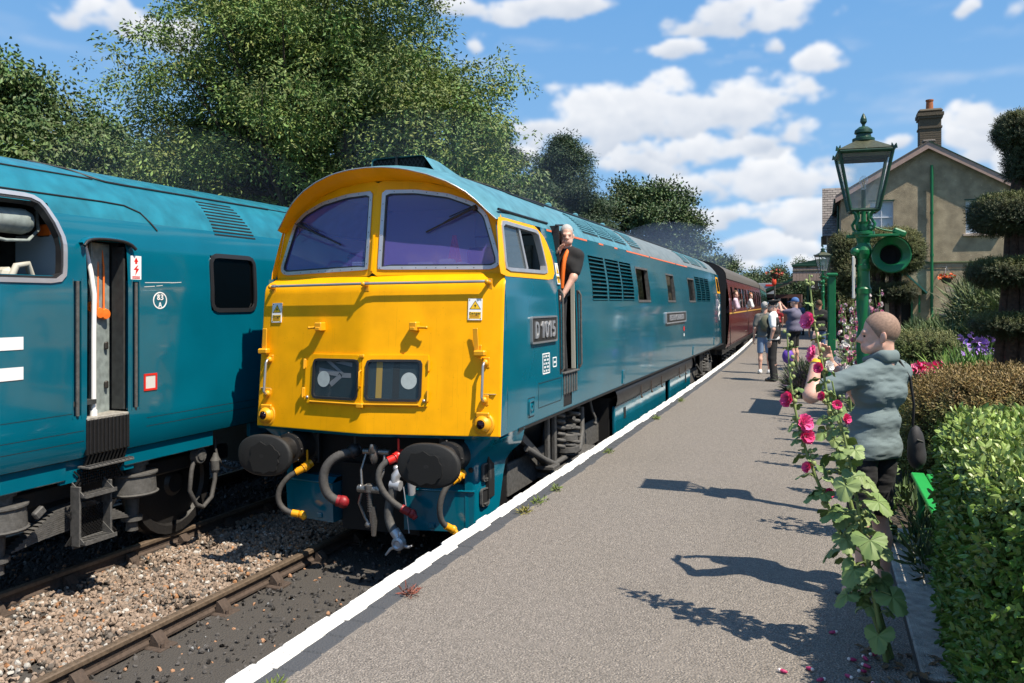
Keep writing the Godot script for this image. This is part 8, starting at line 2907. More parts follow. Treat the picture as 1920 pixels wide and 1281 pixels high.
func sprig(pairs: int, leaf: float, wid: float, seed_: int) -> ArrayMesh:
	# an upright shoot (along y) with paired oval leaves
	var g := G.new()
	g.use_col = true
	var r := RandomNumberGenerator.new()
	r.seed = seed_
	var h := pairs * leaf * 0.55
	g.col = Color(0.5, 0.45, 0.4)
	g.tube([Vector3(0, -h * 0.4, 0), Vector3(0, h, 0)], [leaf * 0.05, leaf * 0.02], 4, false)
	for i in pairs + 1:
		var a := i * 1.57 + r.randf_range(-0.4, 0.4)
		for s in ([0.0, PI] if i < pairs else [0.0]):
			var up := r.randf_range(0.25, 0.75) if i < pairs else 1.6
			var d := Vector3(cos(a + s), up, sin(a + s)).normalized()
			var sd := d.cross(Vector3.UP).normalized() if i < pairs else Vector3.RIGHT
			var k := r.randf_range(0.75, 1.2)
			g.col = Color(k * r.randf_range(0.9, 1.25), k, k * 0.9)
			var l := leaf * r.randf_range(0.75, 1.1)
			var p := Vector3(0, h * i / pairs, 0)
			var nn := sd.cross(d).normalized()
			# oval leaf: two rows of faces either side of the rib
			var c := [p, p + d * l * 0.3 + nn * l * 0.02, p + d * l * 0.7, p + d * l]
			for q in [-1.0, 1.0]:
				var e1: Vector3 = p + d * l * 0.3 + sd * q * wid * 0.5 + nn * wid * 0.12
				var e2: Vector3 = p + d * l * 0.7 + sd * q * wid * 0.42 + nn * wid * 0.12
				if q > 0: g.tri(c[0], c[1], e1); g.quad(c[1], c[2], e2, e1); g.tri(c[2], c[3], e2)
				else: g.tri(c[0], e1, c[1]); g.quad(e1, e2, c[2], c[1]); g.tri(c[2], e2, c[3])
	return g.mesh(M.leaf_glossy if wid / leaf > 0.35 else M.leaf)

func clipped(o: Node3D, called: String, ce: Vector3, ra: Vector3, pw: float, count: int, mesh: ArrayMesh, tone: Color, top_tone: Color, size: float, seed_: int, core: Material, lump := 0.03) -> void:
	# clipped foliage: shoots over a rounded block, thinner inside, on a twiggy core
	var r := RandomNumberGenerator.new()
	r.seed = seed_
	var nz := FastNoiseLite.new()
	nz.seed = seed_
	nz.frequency = 2.2
	var xf := []
	var cl := []
	while xf.size() < count:
		# sample the faces by area
		var u := Vector3(r.randf_range(-1, 1), r.randf_range(-1, 1), r.randf_range(-1, 1))
		var area := [ra.y * ra.z, ra.x * ra.z, ra.x * ra.y]
		var t: float = r.randf() * (area[0] + area[1] + area[2])
		var ax := 0 if t < area[0] else 1 if t < area[0] + area[1] else 2
		u[ax] = signf(r.randf() - 0.5)
		var s := pow(pow(absf(u.x), pw) + pow(absf(u.y), pw) + pow(absf(u.z), pw), -1.0 / pw)
		var e := u * s
		var n := Vector3(pow(absf(e.x), pw - 1) * signf(e.x) / ra.x, pow(absf(e.y), pw - 1) * signf(e.y) / ra.y, pow(absf(e.z), pw - 1) * signf(e.z) / ra.z).normalized()
		if n.y < -0.75 and r.randf() < 0.5: continue
		var p := ce + e * ra + n * (r.randf_range(-0.09, 0.0) * size + lump * nz.get_noise_3dv(e * ra * 2.0))
		if p.y < 0.02: continue
		var up := (n + Vector3(0, 0.55, 0) + Vector3(r.randfn(), r.randfn(), r.randfn()) * 0.38).normalized()
		var x := up.cross(Vector3(r.randfn(), r.randfn(), r.randfn())).normalized()
		xf.append(Transform3D(Basis(x, up, x.cross(up)).scaled(Vector3.ONE * size * r.randf_range(0.7, 1.25)), p))
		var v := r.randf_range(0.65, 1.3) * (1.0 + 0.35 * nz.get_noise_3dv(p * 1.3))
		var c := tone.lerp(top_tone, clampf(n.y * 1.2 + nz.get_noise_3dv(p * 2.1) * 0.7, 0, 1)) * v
		c.a = 1.0
		cl.append(c)
	var rows := []
	for i in 9:
		var row := []
		for k in 20:
			var th := PI * i / 8.0
			var d := Vector3(sin(th) * cos(TAU * k / 20), -cos(th), -sin(th) * sin(TAU * k / 20))
			var s := pow(pow(absf(d.x), pw) + pow(absf(d.y), pw) + pow(absf(d.z), pw), -1.0 / pw)
			var q := ce + d * s * (ra - Vector3.ONE * minf(0.10 * size, minf(ra.x, minf(ra.y, ra.z)) * 0.25))
			q.y = maxf(q.y, 0.0)
			row.append(q)
		rows.append(row)
	var g := G.new(); g.grid(rows, true)
	part(o, "inner_twigs", g, core)
	multi(o, called, mesh, xf, cl).set_meta("kind", "stuff")

func mallow_leaf(seed_: int) -> ArrayMesh:
	# five-lobed leaf with folds along its ribs, about one unit across, in the xz plane, stalk at the origin
	var g := G.new()
	g.use_col = true
	var r := RandomNumberGenerator.new()
	r.seed = seed_
	var rows := []
	for ring in 5:
		var f: float = [0.04, 0.3, 0.6, 0.85, 1.0][ring]
		var row := []
		for i in 41:
			var a := -2.55 + 5.1 * i / 40.0
			var lobe := 0.36 + 0.17 * absf(cos(a * 1.55)) + (0.018 if i % 2 else -0.018) * f
			if absf(a) < 0.5: lobe += 0.05
			var rib := cos(a * 3.1 * 2.0)
			row.append(Vector3(sin(a) * lobe * f, f * (0.035 * rib - 0.02 * sin(seed_ + a * 2.0)) - 0.20 * lobe * f * f + r.randf_range(-0.008, 0.008) * f, -cos(a) * lobe * f - 0.08))
		rows.append(row)
	var c := Vector3(0, 0.0, -0.08)
	rows.reverse()
	g.grid(rows)
	g.col = Color(1.1, 1.15, 0.9)
	for a in [-2.03, -1.01, 0.0, 1.01, 2.03]:
		g.tube([c, c + Vector3(sin(a) * 0.22, 0.012, -cos(a) * 0.22), c + Vector3(sin(a) * 0.42, -0.022, -cos(a) * 0.42)], [0.010, 0.006, 0.003], 4, false)
	return g.mesh()

func ruffled_flower(seed_: int) -> ArrayMesh:
	# a wide mallow blossom, five overlapping ruffled petals, opening along +y, one unit across
	var g := G.new()
	g.use_col = true
	var r := RandomNumberGenerator.new()
	r.seed = seed_
	for p in 14:
		var lay := 0 if p < 6 else (1 if p < 11 else 2)
		var a0 := TAU * p / 5.0 + lay * 0.6
		var rows := []
		var shrink: float = [1.0, 0.78, 0.5][lay]
		for i in 5:
			var t := i / 4.0 * shrink
			var row := []
			for k in 7:
				var u := k / 6.0 - 0.5
				var a := a0 + u * 1.75 * (0.5 + 0.5 * t)
				var rad := 0.05 + 0.45 * t - 0.06 * t * absf(u * 2.0) * absf(u * 2.0)
				row.append(Vector3(cos(a) * rad, (0.20 + 0.22 * lay) * t + 0.07 * sin(k * 2.2 + p * 1.7) * t + 0.006 * p * t, sin(a) * rad))
			rows.append(row)
		for i in 4:
			for k in 6:
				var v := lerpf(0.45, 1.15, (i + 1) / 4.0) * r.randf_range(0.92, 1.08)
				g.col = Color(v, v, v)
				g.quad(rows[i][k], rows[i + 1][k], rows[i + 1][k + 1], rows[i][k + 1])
	g.col = Color(1.4, 1.6, 0.9)
	g.tube([Vector3.ZERO, Vector3(0, 0.16, 0)], [0.035, 0.02], 6)
	return g.mesh()

func tinted(base: Material, c: Color, rough := 0.55) -> StandardMaterial3D:
	var m: StandardMaterial3D = base.duplicate()
	m.albedo_color = lin(c.r, c.g, c.b)
	m.roughness = rough
	return m

func hollyhock(label: String, path: Array, leaves: Array, flowers: Array, seed_: int) -> void:
	# path: points of the stem. leaves: [t, size, azimuth]. flowers: [t, size, azimuth, colour index]
	var o := thing("hollyhock", label, "hollyhock", path[0], "hollyhocks at the platform edge")
	var r := RandomNumberGenerator.new()
	r.seed = seed_
	var cv := Curve3D.new()
	for i in path.size():
		var tan: Vector3 = (path[mini(i + 1, path.size() - 1)] - path[maxi(i - 1, 0)]) * 0.2
		cv.add_point(path[i] - path[0], -tan, tan)
	var len := cv.get_baked_length()
	var pts := []
	var rad := []
	for i in 25:
		pts.append(cv.sample_baked(len * i / 24.0)); rad.append(lerpf(0.014, 0.004, i / 24.0))
	var g := G.new(); g.tube(pts, rad, 7)
	part(o, "stem", g, M.stem_green)
	for i in 18: leaves.append([r.randf_range(0.15, 0.75), r.randf_range(0.08, 0.15), r.randf() * TAU])
	for q in leaves:
		q[1] *= 0.74
		var p := cv.sample_baked(len * q[0])
		var d := Vector3(cos(q[2]), 0, sin(q[2]))
		var st: Vector3 = p + d * q[1] * r.randf_range(0.45, 0.8) + Vector3(0, 0.03, 0)
		g = G.new(); g.tube([p, p.lerp(st, 0.5) + Vector3(0, 0.015, 0), st], [0.004, 0.003], 5, false)
		part(o, "leaf_stalk", g, M.stem_green)
		var lf := part(o, "leaf", M.leaf_shapes[r.randi() % 3], M.leaf_mats[r.randi() % 3])
		var droop := r.randf_range(0.35, 1.0)
		var z := -(d * cos(droop) + Vector3(0, -sin(droop), 0))
		var x := Vector3.UP.cross(z).normalized()
		lf.transform = Transform3D(Basis(x, z.cross(x), z).rotated(z, r.randf_range(-0.4, 0.4)).scaled(Vector3.ONE * q[1]), st)
	for q in flowers:
		var p := cv.sample_baked(len * q[0])
		var d := Vector3(cos(q[2]), 0.25, sin(q[2])).normalized()
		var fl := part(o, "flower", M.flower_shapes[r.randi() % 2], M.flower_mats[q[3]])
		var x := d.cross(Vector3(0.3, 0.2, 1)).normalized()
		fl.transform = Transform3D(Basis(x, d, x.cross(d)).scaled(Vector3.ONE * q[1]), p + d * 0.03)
	for i in 46:   # green buds up the stem
		var t := r.randf_range(0.45, 1.0)
		var p := cv.sample_baked(len * t)
		var a := r.randf() * TAU
		var d := Vector3(cos(a), 0.5, sin(a)).normalized()
		var b := part(o, "bud", M.bud_shape, M.stem_pale)
		b.transform = Transform3D(Basis().scaled(Vector3.ONE * r.randf_range(0.6, 1.15) * (1.15 - 0.4 * t)), p + d * 0.022)
		if i % 3 == 0:
			var lf := part(o, "leaf", M.leaf_shapes[0], M.leaf_mats[i % 2])
			lf.transform = Transform3D(Basis.from_euler(Vector3(0.4, a, 0.3)).scaled(Vector3.ONE * r.randf_range(0.035, 0.07)), p + d * 0.03)

func back_hollyhock(called: String, label: String, at: Vector3, h: float, cols: Array, seed_: int) -> void:
	var o := thing(called, label, "hollyhock", at, "hollyhocks along the garden border")
	var r := RandomNumberGenerator.new()
	r.seed = seed_
	var g := G.new()
	var xf := []
	var cl := []
	var lx := []
	var lc := []
	for k in 3:
		var base := Vector3(r.randf_range(-0.12, 0.12), 0, r.randf_range(-0.12, 0.12))
		var tip := base + Vector3(r.randf_range(-0.25, 0.1), h * r.randf_range(0.75, 1.05), r.randf_range(-0.12, 0.12))
		g.tube([base, base.lerp(tip, 0.5) + Vector3(0.02, 0, 0.02), tip], [0.011, 0.008, 0.003], 5)
		for i in 16:
			var t := r.randf_range(0.35, 0.98)
			var a := r.randf() * TAU
			var d := Vector3(cos(a), 0.3, sin(a)).normalized()
			var x := d.cross(Vector3.UP).normalized()
			xf.append(Transform3D(Basis(x, d, x.cross(d)).scaled(Vector3.ONE * r.randf_range(0.05, 0.10) * (1.15 - 0.5 * t)), base.lerp(tip, t) + d * 0.035))
			var c: Color = cols[r.randi() % cols.size()]
			cl.append(c)
		for i in 26:
			var t := pow(r.randf(), 1.3)
			var a := r.randf() * TAU
			lx.append(Transform3D(Basis.from_euler(Vector3(r.randf_range(-0.9, 0.3), a, 0)).scaled(Vector3.ONE * r.randf_range(0.08, 0.19) * (1.1 - 0.7 * t)), base.lerp(tip, t) + Vector3(cos(a), 0, sin(a)) * 0.06 * (1.2 - t)))
			var v := r.randf_range(0.7, 1.25)
			lc.append(Color(0.095 * v, 0.15 * v, 0.045 * v, 1))
	part(o, "stems", g, M.stem_green)
	multi(o, "leaves", M.leaf_shapes[1], lx, lc, M.leaf).set_meta("kind", "stuff")
	multi(o, "flowers", M.flower_shapes[0], xf, cl, M.petal).set_meta("kind", "stuff")

func ground_cover(o: Node3D, called: String, count: int, x0: float, x1: float, s0: float, s1: float, mesh: ArrayMesh, tones: Array, size: float, y1 := 0.05) -> void:
	var xf := []
	var cl := []
	for i in count:
		xf.append(Transform3D(Basis.from_euler(Vector3(rng.randf_range(-0.5, 0.5), rng.randf() * TAU, rng.randf_range(-0.5, 0.5))).scaled(Vector3.ONE * size * rng.randf_range(0.6, 1.3)), Wp(rng.randf_range(x0, x1), rng.randf() * y1, rng.randf_range(s0, s1)) - o.position))
		var c: Color = tones[rng.randi() % tones.size()] * rng.randf_range(0.7, 1.25)
		c.a = 1
		cl.append(c)
	multi(o, called, mesh, xf, cl).set_meta("kind", "stuff")

func garden() -> void:
	M["leaf_shapes"] = [mallow_leaf(1), mallow_leaf(2), mallow_leaf(3)]
	M["leaf_mats"] = []
	for c in [Color(0.155, 0.235, 0.07), Color(0.125, 0.195, 0.06), Color(0.20, 0.27, 0.095)]: M.leaf_mats.append(tinted(M.leaf, c, 0.6))
	M["flower_shapes"] = [ruffled_flower(1), ruffled_flower(2)]
	M["flower_mats"] = []
	for c in [Color(0.84, 0.14, 0.37), Color(0.78, 0.065, 0.23), Color(0.80, 0.78, 0.76)]: M.flower_mats.append(tinted(M.petal, c))
	mat("stem_green", Color(0.19, 0.25, 0.08), 0.6); mat("stem_pale", Color(0.25, 0.30, 0.11), 0.65); mat("twig_dark", Color(0.018, 0.020, 0.010), 0.95); mat("twig_brown", Color(0.030, 0.022, 0.012), 0.95)
	var bud := G.new(); bud.ball(Vector3.ZERO, Vector3(0.014, 0.016, 0.014), 8)
	M["bud_shape"] = bud.mesh()
	var privet := sprig(4, 0.042, 0.027, 1)
	var yew := sprig(7, 0.035, 0.010, 2)
	# hedges
	var o := thing("privet_hedge", "clipped green hedge with glossy oval leaves in the near right corner", "hedge", Vector3(1.73, 0, -4.16))
	o.rotation.y = -0.05
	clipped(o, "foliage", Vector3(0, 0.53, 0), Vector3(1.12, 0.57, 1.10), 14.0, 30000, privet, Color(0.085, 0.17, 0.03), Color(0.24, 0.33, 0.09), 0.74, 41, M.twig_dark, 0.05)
	o = thing("yew_hedge", "low rounded hedge with browned clipped top behind the green bench", "hedge", Vector3(2.80, 0, -8.75))
	clipped(o, "foliage", Vector3(0, 0.5, 0), Vector3(2.05, 0.56, 0.95), 4.0, 19000, yew, Color(0.10, 0.13, 0.028), Color(0.21, 0.14, 0.042), 0.95, 42, M.twig_brown, 0.04)
	o = thing("box_hedge", "small clipped box hedge behind the photographer's shoulder", "hedge", Vector3(1.75, 0, -16.6))
	clipped(o, "foliage", Vector3(0, 0.5, 0), Vector3(0.50, 0.62, 0.45), 5.0, 3600, yew, Color(0.09, 0.13, 0.03), Color(0.17, 0.18, 0.06), 1.1, 43, M.twig_dark)
	# topiary in tiers on bare trunks
	o = thing("topiary_tree", "tall topiary yew of four flat tiers at the right edge", "topiary", Wp(2.56, 0, 12.75))
	var g := G.new()
	for q in [[-0.16, 0.05, 0.10], [0.10, -0.05, 0.15], [0.0, 0.12, 0.09], [-0.30, 0.0, 0.07], [0.28, 0.08, 0.08]]: g.tube([Vector3(q[0] * 1.4, -0.1, q[1]), Vector3(q[0], 0.9, q[1]), Vector3(q[0] * 0.7, 2.0, q[1]), Vector3(q[0] * 0.4 - 0.05, 3.0, q[1] * 0.5), Vector3(-0.05, 3.8, 0)], [q[2] * 1.2, q[2], q[2] * 0.8, q[2] * 0.6, 0.03], 8)
	part(o, "trunk", g, M.bark_red)
	for q in [[1.43, 0.58, 0.10, 0], [2.14, 0.62, 0.13, 0], [2.93, 0.60, 0.215, 0], [4.05, 0.40, 0.20, 1], [3.70, 0.28, 0.32, 2]]:
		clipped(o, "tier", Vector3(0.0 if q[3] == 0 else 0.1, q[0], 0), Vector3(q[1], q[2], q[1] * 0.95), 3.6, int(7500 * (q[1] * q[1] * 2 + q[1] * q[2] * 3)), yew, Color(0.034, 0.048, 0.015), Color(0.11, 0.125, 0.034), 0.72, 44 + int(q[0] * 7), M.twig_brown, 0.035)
	o = thing("topiary_tree", "topiary yew with a dome over a flat disc, behind the near lamp post", "topiary", Wp(1.50, 0, 21.9))
	g = G.new()
	for i in 6: g.tube([Vector3(0.30 * cos(i * 1.05), -0.1, 0.2 * sin(i * 1.05)), Vector3(0.24 * cos(i * 1.05), 1.2, 0.18 * sin(i * 1.05)), Vector3(0.30 * cos(i * 1.05 + 0.3), 2.6, 0.25 * sin(i * 1.05))], [0.10, 0.075, 0.05], 7)
	part(o, "trunk", g, M.bark_red)
	clipped(o, "dome", Vector3(0.05, 2.95, 0), Vector3(0.72, 0.52, 0.70), 2.4, 7000, yew, Color(0.075, 0.090, 0.022), Color(0.15, 0.15, 0.045), 1.1, 51, M.twig_brown)
	clipped(o, "disc", Vector3(0.05, 1.98, 0), Vector3(0.52, 0.14, 0.50), 3.5, 2600, yew, Color(0.030, 0.042, 0.014), Color(0.085, 0.09, 0.03), 1.1, 52, M.twig_brown)
	o = thing("topiary_tree", "far topiary yew like stacked balls against the house corner", "topiary", Wp(0.78, 0, 32.3))
	g = G.new(); g.cyl(Vector3.ZERO, Vector3(0, 3.2, 0), 0.16, 0.08, 8)
	part(o, "trunk", g, M.bark_red)
	for q in [[-0.05, 3.55, 0.32, 0.62], [0.35, 2.75, 0.62, 0.55], [-0.3, 2.2, 0.42, 0.4], [0.2, 1.4, 0.75, 0.5]]: clipped(o, "ball", Vector3(q[0], q[1], 0), Vector3(q[2], q[3], q[2]), 2.2, 1400, yew, Color(0.055, 0.07, 0.02), Color(0.12, 0.125, 0.04), 1.9, 60 + int(q[1] * 9), M.twig_brown)
	# flower beds
	var tuft := spray(16, 0.16, 0.03, 0.10, -0.9, 11)
	var fine_tuft := spray(34, 0.17, 0.014, 0.10, -1.0, 12)
	for q in [["garden_shrub", "bright green feathery plants in front of the brick wall", 420, 1.9, 4.2, 13.6, 16.0, Color(0.13, 0.24, 0.05), 2.2, 0.5], ["garden_shrub", "dark low planting along the platform side of the border", 700, 0.55, 1.5, 9.6, 22.0, Color(0.06, 0.10, 0.03), 1.5, 0.5], ["garden_shrub", "pale mixed shrubs below the house wall", 520, 2.6, 7.0, 19.0, 31.0, Color(0.10, 0.15, 0.05), 2.6, 0.9], ["ground_ivy", "ivy and weeds covering the soil under the bench", 420, 0.62, 2.6, 5.7, 8.2, Color(0.045, 0.08, 0.02), 0.8, 0.10], ["garden_shrub", "tall airy shrub with pale seed heads left of the right topiary", 260, 3.0, 4.6, 20.0, 23.0, Color(0.13, 0.17, 0.07), 2.8, 2.0]]:
		o = thing(q[0], q[1], "plants", Wp(q[3], 0, q[5]), "garden planting")
		ground_cover(o, "foliage", q[2], q[3], q[4], q[5], q[6], tuft if q[9] < 0.2 else fine_tuft, [q[7], q[7] * 1.3, q[7] * 0.7], q[8], q[9])
	for q in [["bright pink bedding flowers in a bed behind the yew hedge", 1.75, 0.55, 14.9, [Color(0.85, 0.06, 0.28), Color(0.8, 0.16, 0.32), Color(0.75, 0.02, 0.16)], 260, Vector3(0.42, 0.24, 0.5), 0.055], ["small pink flowers just right of the photographer's shoulder", 1.12, 0.55, 12.4, [Color(0.85, 0.08, 0.25), Color(0.8, 0.2, 0.35)], 60, Vector3(0.22, 0.08, 0.3), 0.05], ["deep magenta bedding flowers right of the pink ones", 2.30, 0.50, 15.6, [Color(0.70, 0.01, 0.18), Color(0.6, 0.02, 0.25)], 130, Vector3(0.3, 0.22, 0.4), 0.055], ["purple verbena heads on thin stems near the brick wall", 3.1, 0.95, 16.5, [Color(0.30, 0.16, 0.58), Color(0.38, 0.22, 0.62)], 190, Vector3(1.0, 0.33, 1.0), 0.055]]:
		o = thing("flower_bed", q[0], "flowers", Wp(q[1], q[2], q[3]), "bedding flowers")
		blossom_cloud(o, "flowers", q[5], Vector3.ZERO, q[6], q[7], q[4])
		ground_cover(o, "foliage", 130, q[1] - q[6].x, q[1] + q[6].x, q[3] - q[6].z, q[3] + q[6].z, tuft, [Color(0.09, 0.15, 0.04)], 1.3, -q[2])
	o = thing("lavender_bush", "dusky lavender bush spilling on to the platform behind the pink hollyhocks", "bush", Wp(-0.1, 0, 16.4))
	ground_cover(o, "foliage", 420, -0.42, 0.25, 15.9, 17.0, fine_tuft, [Color(0.07, 0.10, 0.045), Color(0.10, 0.12, 0.07), Color(0.11, 0.08, 0.13)], 1.7, 0.28)
	# hollyhocks in the foreground
	var A := [Wp(0.313, 0.000, 4.40), Wp(0.210, 0.287, 4.41), Wp(0.100, 0.564, 4.42), Wp(-0.018, 0.840, 4.43), Wp(-0.110, 1.121, 4.43), Wp(-0.154, 1.403, 4.44), Wp(-0.165, 1.590, 4.45)]
	var B := [Wp(0.324, 0.000, 4.42), Wp(0.224, 0.387, 4.43), Wp(0.131, 0.774, 4.45), Wp(0.051, 1.118, 4.46), Wp(0.005, 1.441, 4.47), Wp(-0.036, 1.659, 4.49), Wp(-0.059, 1.894, 4.50)]
	var C := [Wp(0.296, 0.000, 4.36), Wp(0.243, 0.313, 4.34), Wp(0.183, 0.675, 4.33), Wp(0.122, 1.012, 4.31), Wp(0.083, 1.195, 4.30), Wp(0.049, 1.365, 4.28)]
	hollyhock("pink hollyhock leaning furthest left over the platform, red flowers at its tip", A, [[0.18, 0.20, 2.6], [0.24, 0.19, 0.4], [0.30, 0.20, 3.6], [0.36, 0.18, 1.4], [0.42, 0.17, 4.4], [0.48, 0.15, 2.9], [0.54, 0.13, 0.6], [0.60, 0.12, 3.4], [0.68, 0.09, 2.2], [0.76, 0.08, 4.8]], [[0.79, 0.085, 2.4, 1], [0.72, 0.100, 0.7, 0], [0.68, 0.085, 0.9, 1], [0.58, 0.060, 2.4, 1], [0.50, 0.060, 0.7, 1]], 71)
	hollyhock("tallest pink hollyhock with a long spike of green buds in front of the photographer", B, [[0.20, 0.21, 1.0], [0.26, 0.20, 3.3], [0.31, 0.19, 5.2], [0.36, 0.18, 2.2], [0.41, 0.16, 0.2], [0.46, 0.15, 3.9], [0.52, 0.13, 1.5], [0.60, 0.10, 2.8], [0.66, 0.08, 4.6]], [[0.87, 0.095, 2.4, 0], [0.78, 0.095, 2.9, 0], [0.745, 0.06, 2.2, 1], [0.67, 0.050, 2.4, 1], [0.75, 0.060, 0.7, 2]], 72)
	hollyhock("leafy hollyhock nearest the hedge with large lobed leaves and few flowers", C, [[0.10, 0.20, 1.8], [0.16, 0.21, 4.2], [0.24, 0.22, 0.8], [0.32, 0.21, 2.4], [0.38, 0.20, 5.4], [0.44, 0.22, 1.4], [0.50, 0.21, 3.2], [0.56, 0.19, 0.3], [0.62, 0.18, 2.0], [0.68, 0.17, 4.6], [0.74, 0.14, 1.0], [0.80, 0.12, 3.0], [0.86, 0.10, 1.9]], [[0.91, 0.050, 1.6, 1], [0.86, 0.055, 0.7, 1]], 73)
	var pale := [Color(0.78, 0.74, 0.72), Color(0.76, 0.50, 0.56), Color(0.80, 0.78, 0.76)]
	var mix := [Color(0.72, 0.28, 0.42), Color(0.78, 0.70, 0.70), Color(0.55, 0.10, 0.22)]
	var spots := [[0.36, 6.6, 1.15, 0], [0.50, 7.9, 1.35, 0], [0.42, 9.0, 1.5, 0], [0.62, 9.7, 1.7, 1], [0.44, 10.6, 1.75, 1], [0.70, 11.4, 1.9, 1], [0.55, 12.4, 1.9, 0], [0.85, 13.0, 2.0, 1], [0.66, 14.2, 2.0, 0], [0.95, 15.2, 2.1, 1], [0.6, 16.6, 2.1, 1], [0.9, 18.0, 2.2, 0], [0.8, 20.0, 2.2, 1]]
	var ords := ["first", "second", "third", "fourth", "fifth", "sixth", "seventh", "eighth", "ninth", "tenth", "eleventh", "twelfth", "last"]
	for i in spots.size():
		var q: Array = spots[i]
		back_hollyhock("hollyhock", "%s hollyhock, %s going away from the lamp post along the border" % ["white-flowered" if q[3] == 0 else "pink and white", ords[i]], Wp(q[0], 0, q[1]), q[2], pale if q[3] == 0 else mix, 80 + i)
	# paving slabs and the green bench
	var pv := struct("paving", (func():
		var r := G.new()
		r.box(Wp(1.04, -0.045, 5.6), Vector3(1.22, 0.06, 2.7))
		return r).call(), M.mortar)
	for i in 6:
		for k in 2:
			g = G.new(); g.box(Wp(0.74 + k * 0.605 + (i % 2) * 0.0, -0.028, 4.48 + i * 0.455), Vector3(0.595, 0.06, 0.445), Basis(), 0.008)
			part(pv, "paving_slab", g, M.slab)
	o = thing("bench", "bright green slatted wooden bench between the two hedges", "bench", Wp(0.93, 0, 6.2))
	for i in 5:
		g = G.new(); g.box(Vector3(-0.24 + i * 0.105, 0.43 - i * 0.006, 0), Vector3(0.092, 0.03, 1.5), Basis(), 0.006)
		part(o, "seat_slat", g, M.bench_green)
	for i in 4:
		g = G.new(); g.box(Vector3(0.29 + i * 0.03, 0.54 + i * 0.105, 0), Vector3(0.025, 0.09, 1.5), Basis(Vector3.BACK, -0.25), 0.006)
		part(o, "back_slat", g, M.bench_green)
	for z in [-0.66, 0.66]:
		g = G.new(); g.tube([Vector3(-0.26, 0, z), Vector3(-0.22, 0.2, z), Vector3(-0.25, 0.41, z), Vector3(0.25, 0.40, z), Vector3(0.42, 0.95, z)], [0.025], 6); g.tube([Vector3(0.34, 0, z), Vector3(0.22, 0.2, z), Vector3(0.25, 0.40, z)], [0.025], 6)
		part(o, "bench_leg", g, M.green_paint)

